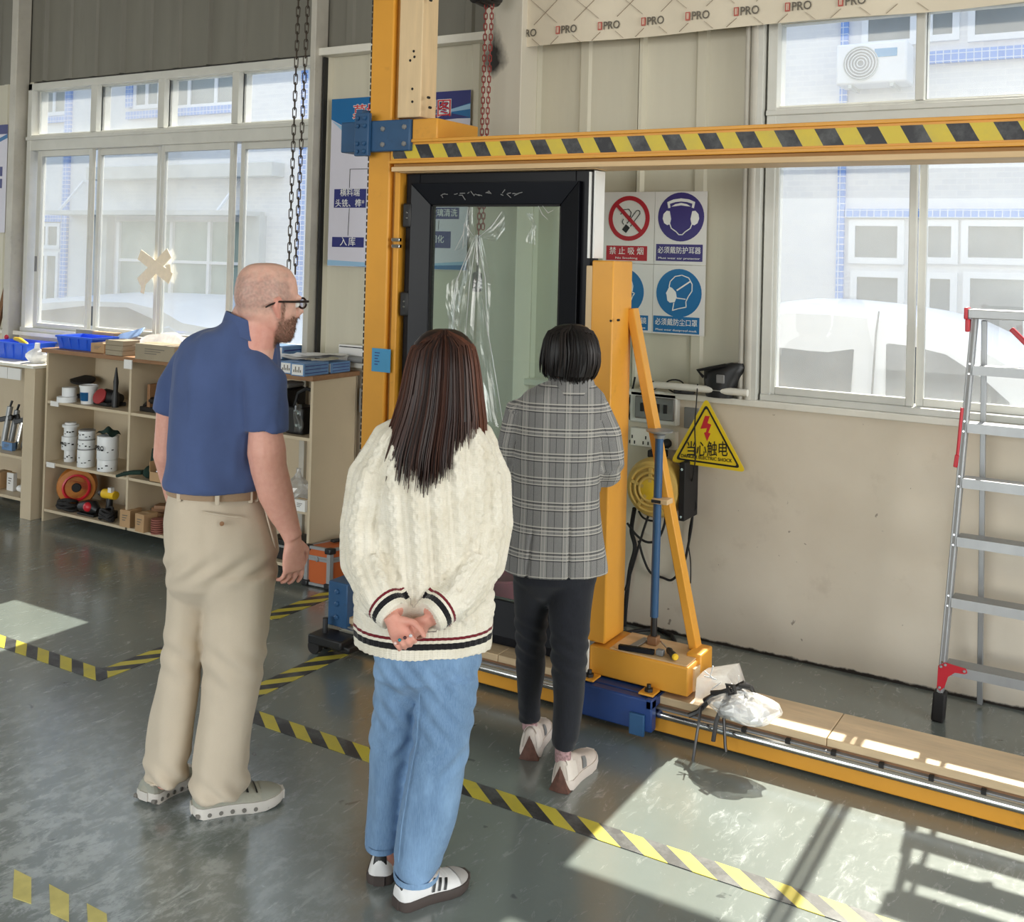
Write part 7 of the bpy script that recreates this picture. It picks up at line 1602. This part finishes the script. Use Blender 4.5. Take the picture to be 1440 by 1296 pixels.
for j in range(28):
    a = 2 * pi * j / 28; u = ex * cos(a) + ey * sin(a); dz = -.05 * max(0, sin(a)) - .006
    rs.append([c0 + u * .064 + ez * (dz + .022), c0 + u * .074 + ez * (dz + .028), c0 + u * .096 + ez * (dz - .028), c0 + u * .088 + ez * (dz - .034), c0 + u * .07 + ez * (dz - .03)])
cm_ = MB().rings(rs, cap=False, closed=True).build('collar', t.m, bz_, smooth=60)
cc = [V(q.co) + origin_of(k_.root) for q in cm_.data.vertices]; fattr(cm_.data, 'fu', [(q - k_.o).dot(ex) for q in cc]); fattr(cm_.data, 'fv', [q.z + .045 for q in cc])
mb = MB()
k_.loft(mb, [(780, 722, 842, .22, .0), (812, 721, 840, .22, .0), (832, 731, 830, .15, .0), (848, 750, 810, .07, .0)], e=2.2)
k_.loft(mb, [(815, 721, 784, .19, .02), (860, 722, 771, .17, .06), (900, 724, 769, .155, .08), (940, 726, 767, .145, .105), (980, 729, 761, .13, .13), (1010, 730, 759, .115, .15)], e=2.1)
k_.loft(mb, [(815, 768, 838, .19, -.01), (860, 771, 831, .17, -.04), (900, 774, 827, .155, -.06), (940, 776, 824, .15, -.07), (980, 777, 821, .14, -.08), (1030, 776, 815, .125, -.085), (1048, 776, 809, .115, -.085)], e=2.1)
me = remesh(mb, .006, 4); co, no = getco(me); lx, ly, lz = k_.local(co); co = folds(co, no, .005, 9, 6, 80.0)
for z0, w_, a_ in ((.48, .05, .0035), (.40, .04, .003), (.12, .05, .0025)): co = co + no * (np.exp(-((lz - z0) / w_) ** 2) * a_ * np.sin((lz + lx * .5) * 120))[:, None]
finish(me, 'jeans', denim('black_denim', (26, 27, 33), (36, 38, 46), .12), k_.root, co)
mb = MB(); Fk = (ey * .93 + ex * .36).normalized(); PK = head(mb, k_.pt(802, 505, .015), Fk, .95)
k_.loft(mb, [(545, 770, 836, .11, .0), (600, 745, 835, .16, .0), (700, 745, 825, .17, .0), (800, 745, 822, .17, .0), (830, 745, 818, .15, 0)], n=20)
for A in (LA, RA): k_.limb(mb, [(a, b, d, r * .6) for a, b, d, r in A], 14)
hand(mb, k_.pt(818, 660, .225), (ey * .85 - ex * .4 + ez * .1), ez, -1, (.4, .45, .5, .5), .86); hand(mb, k_.pt(746, 674, .195), (ey * .85 + ex * .4 + ez * .1), ez, 1, (.4, .45, .5, .5), .86)
for a, b, dy0, dy1, yb_ in ((752, 745, .03, .15, 1014), (803, 793, -.02, -.08, 1052)): k_.limb(mb, [(a, 830, dy0, .045), ((a + b) / 2 - (2 if a < 780 else -2), 930, (dy0 + dy1) / 2, .032), (b, yb_, dy1, .022)], 12)
me = remesh(mb, .0045, 3); co, no = getco(me); colattr(me, np.tile(np.array(lin((212, 156, 136))), (len(co), 1))); finish(me, 'body', M['skin'], k_.root); eyes(PK, k_.root, .95)
ol = [(456, 792, 818), (459, 780, 827), (466, 770, 835), (478, 765, 841), (495, 763, 845), (512, 762, 844), (526, 763, 839), (536, 768, 832), (548, 778, 826)]
def Dk(y): return float(np.interp(y, [456, 462, 475, 500, 530, 548], [.04, .07, .098, .112, .095, .08]))
def tipk(s_, rg): return np.interp(s_, [-1, -.8, -.4, 0, .4, .75, 1], [526, 529, 533, 536, 541, 543, 532]) + rg.normal() * 3.0
hair(k_, ol, Dk, tipk, 420, .0034, k_.root, hair_mat('black_hair', (20, 17, 17), (66, 54, 50)), 526, 12, (-.004, .03), tonefn=lambda s_, rg: float(np.clip(.08 + .5 * max(0, s_ - .5) + rg.normal() * .1, 0, 1)))  # right strands lighter, side light put into their colour
bw = [pm('beige_mesh', (206, 194, 184), .8, var=.06, vs=60), pm('cream_sole', (216, 204, 194), .7), pm('cream_overlay', (224, 214, 204), .7)]
h1 = fl(744, 1067); shoe(k_.root, h1, h1 + (ey * .98 + ex * .16).normalized() * .26, .092, bw, 'wedge'); h2 = fl(787, 1112); shoe(k_.root, h2, h2 + (ey * .93 + ex * .42).normalized() * .26, .092, bw, 'wedge')
M['sock'] = pm('patterned_sock', (172, 138, 140), .9, var=.5, vs=90)
for h_, px, py, dy in ((h1, 745, 1022, .15), (h2, 792, 1058, -.085)):
    a = k_.pt(px, py - 8, dy); MB().tube([a, V((a.x, a.y, .10)), V((a.x, a.y, .088))], [.028, .028, .027], 16).build('sock', M['sock'], k_.root)
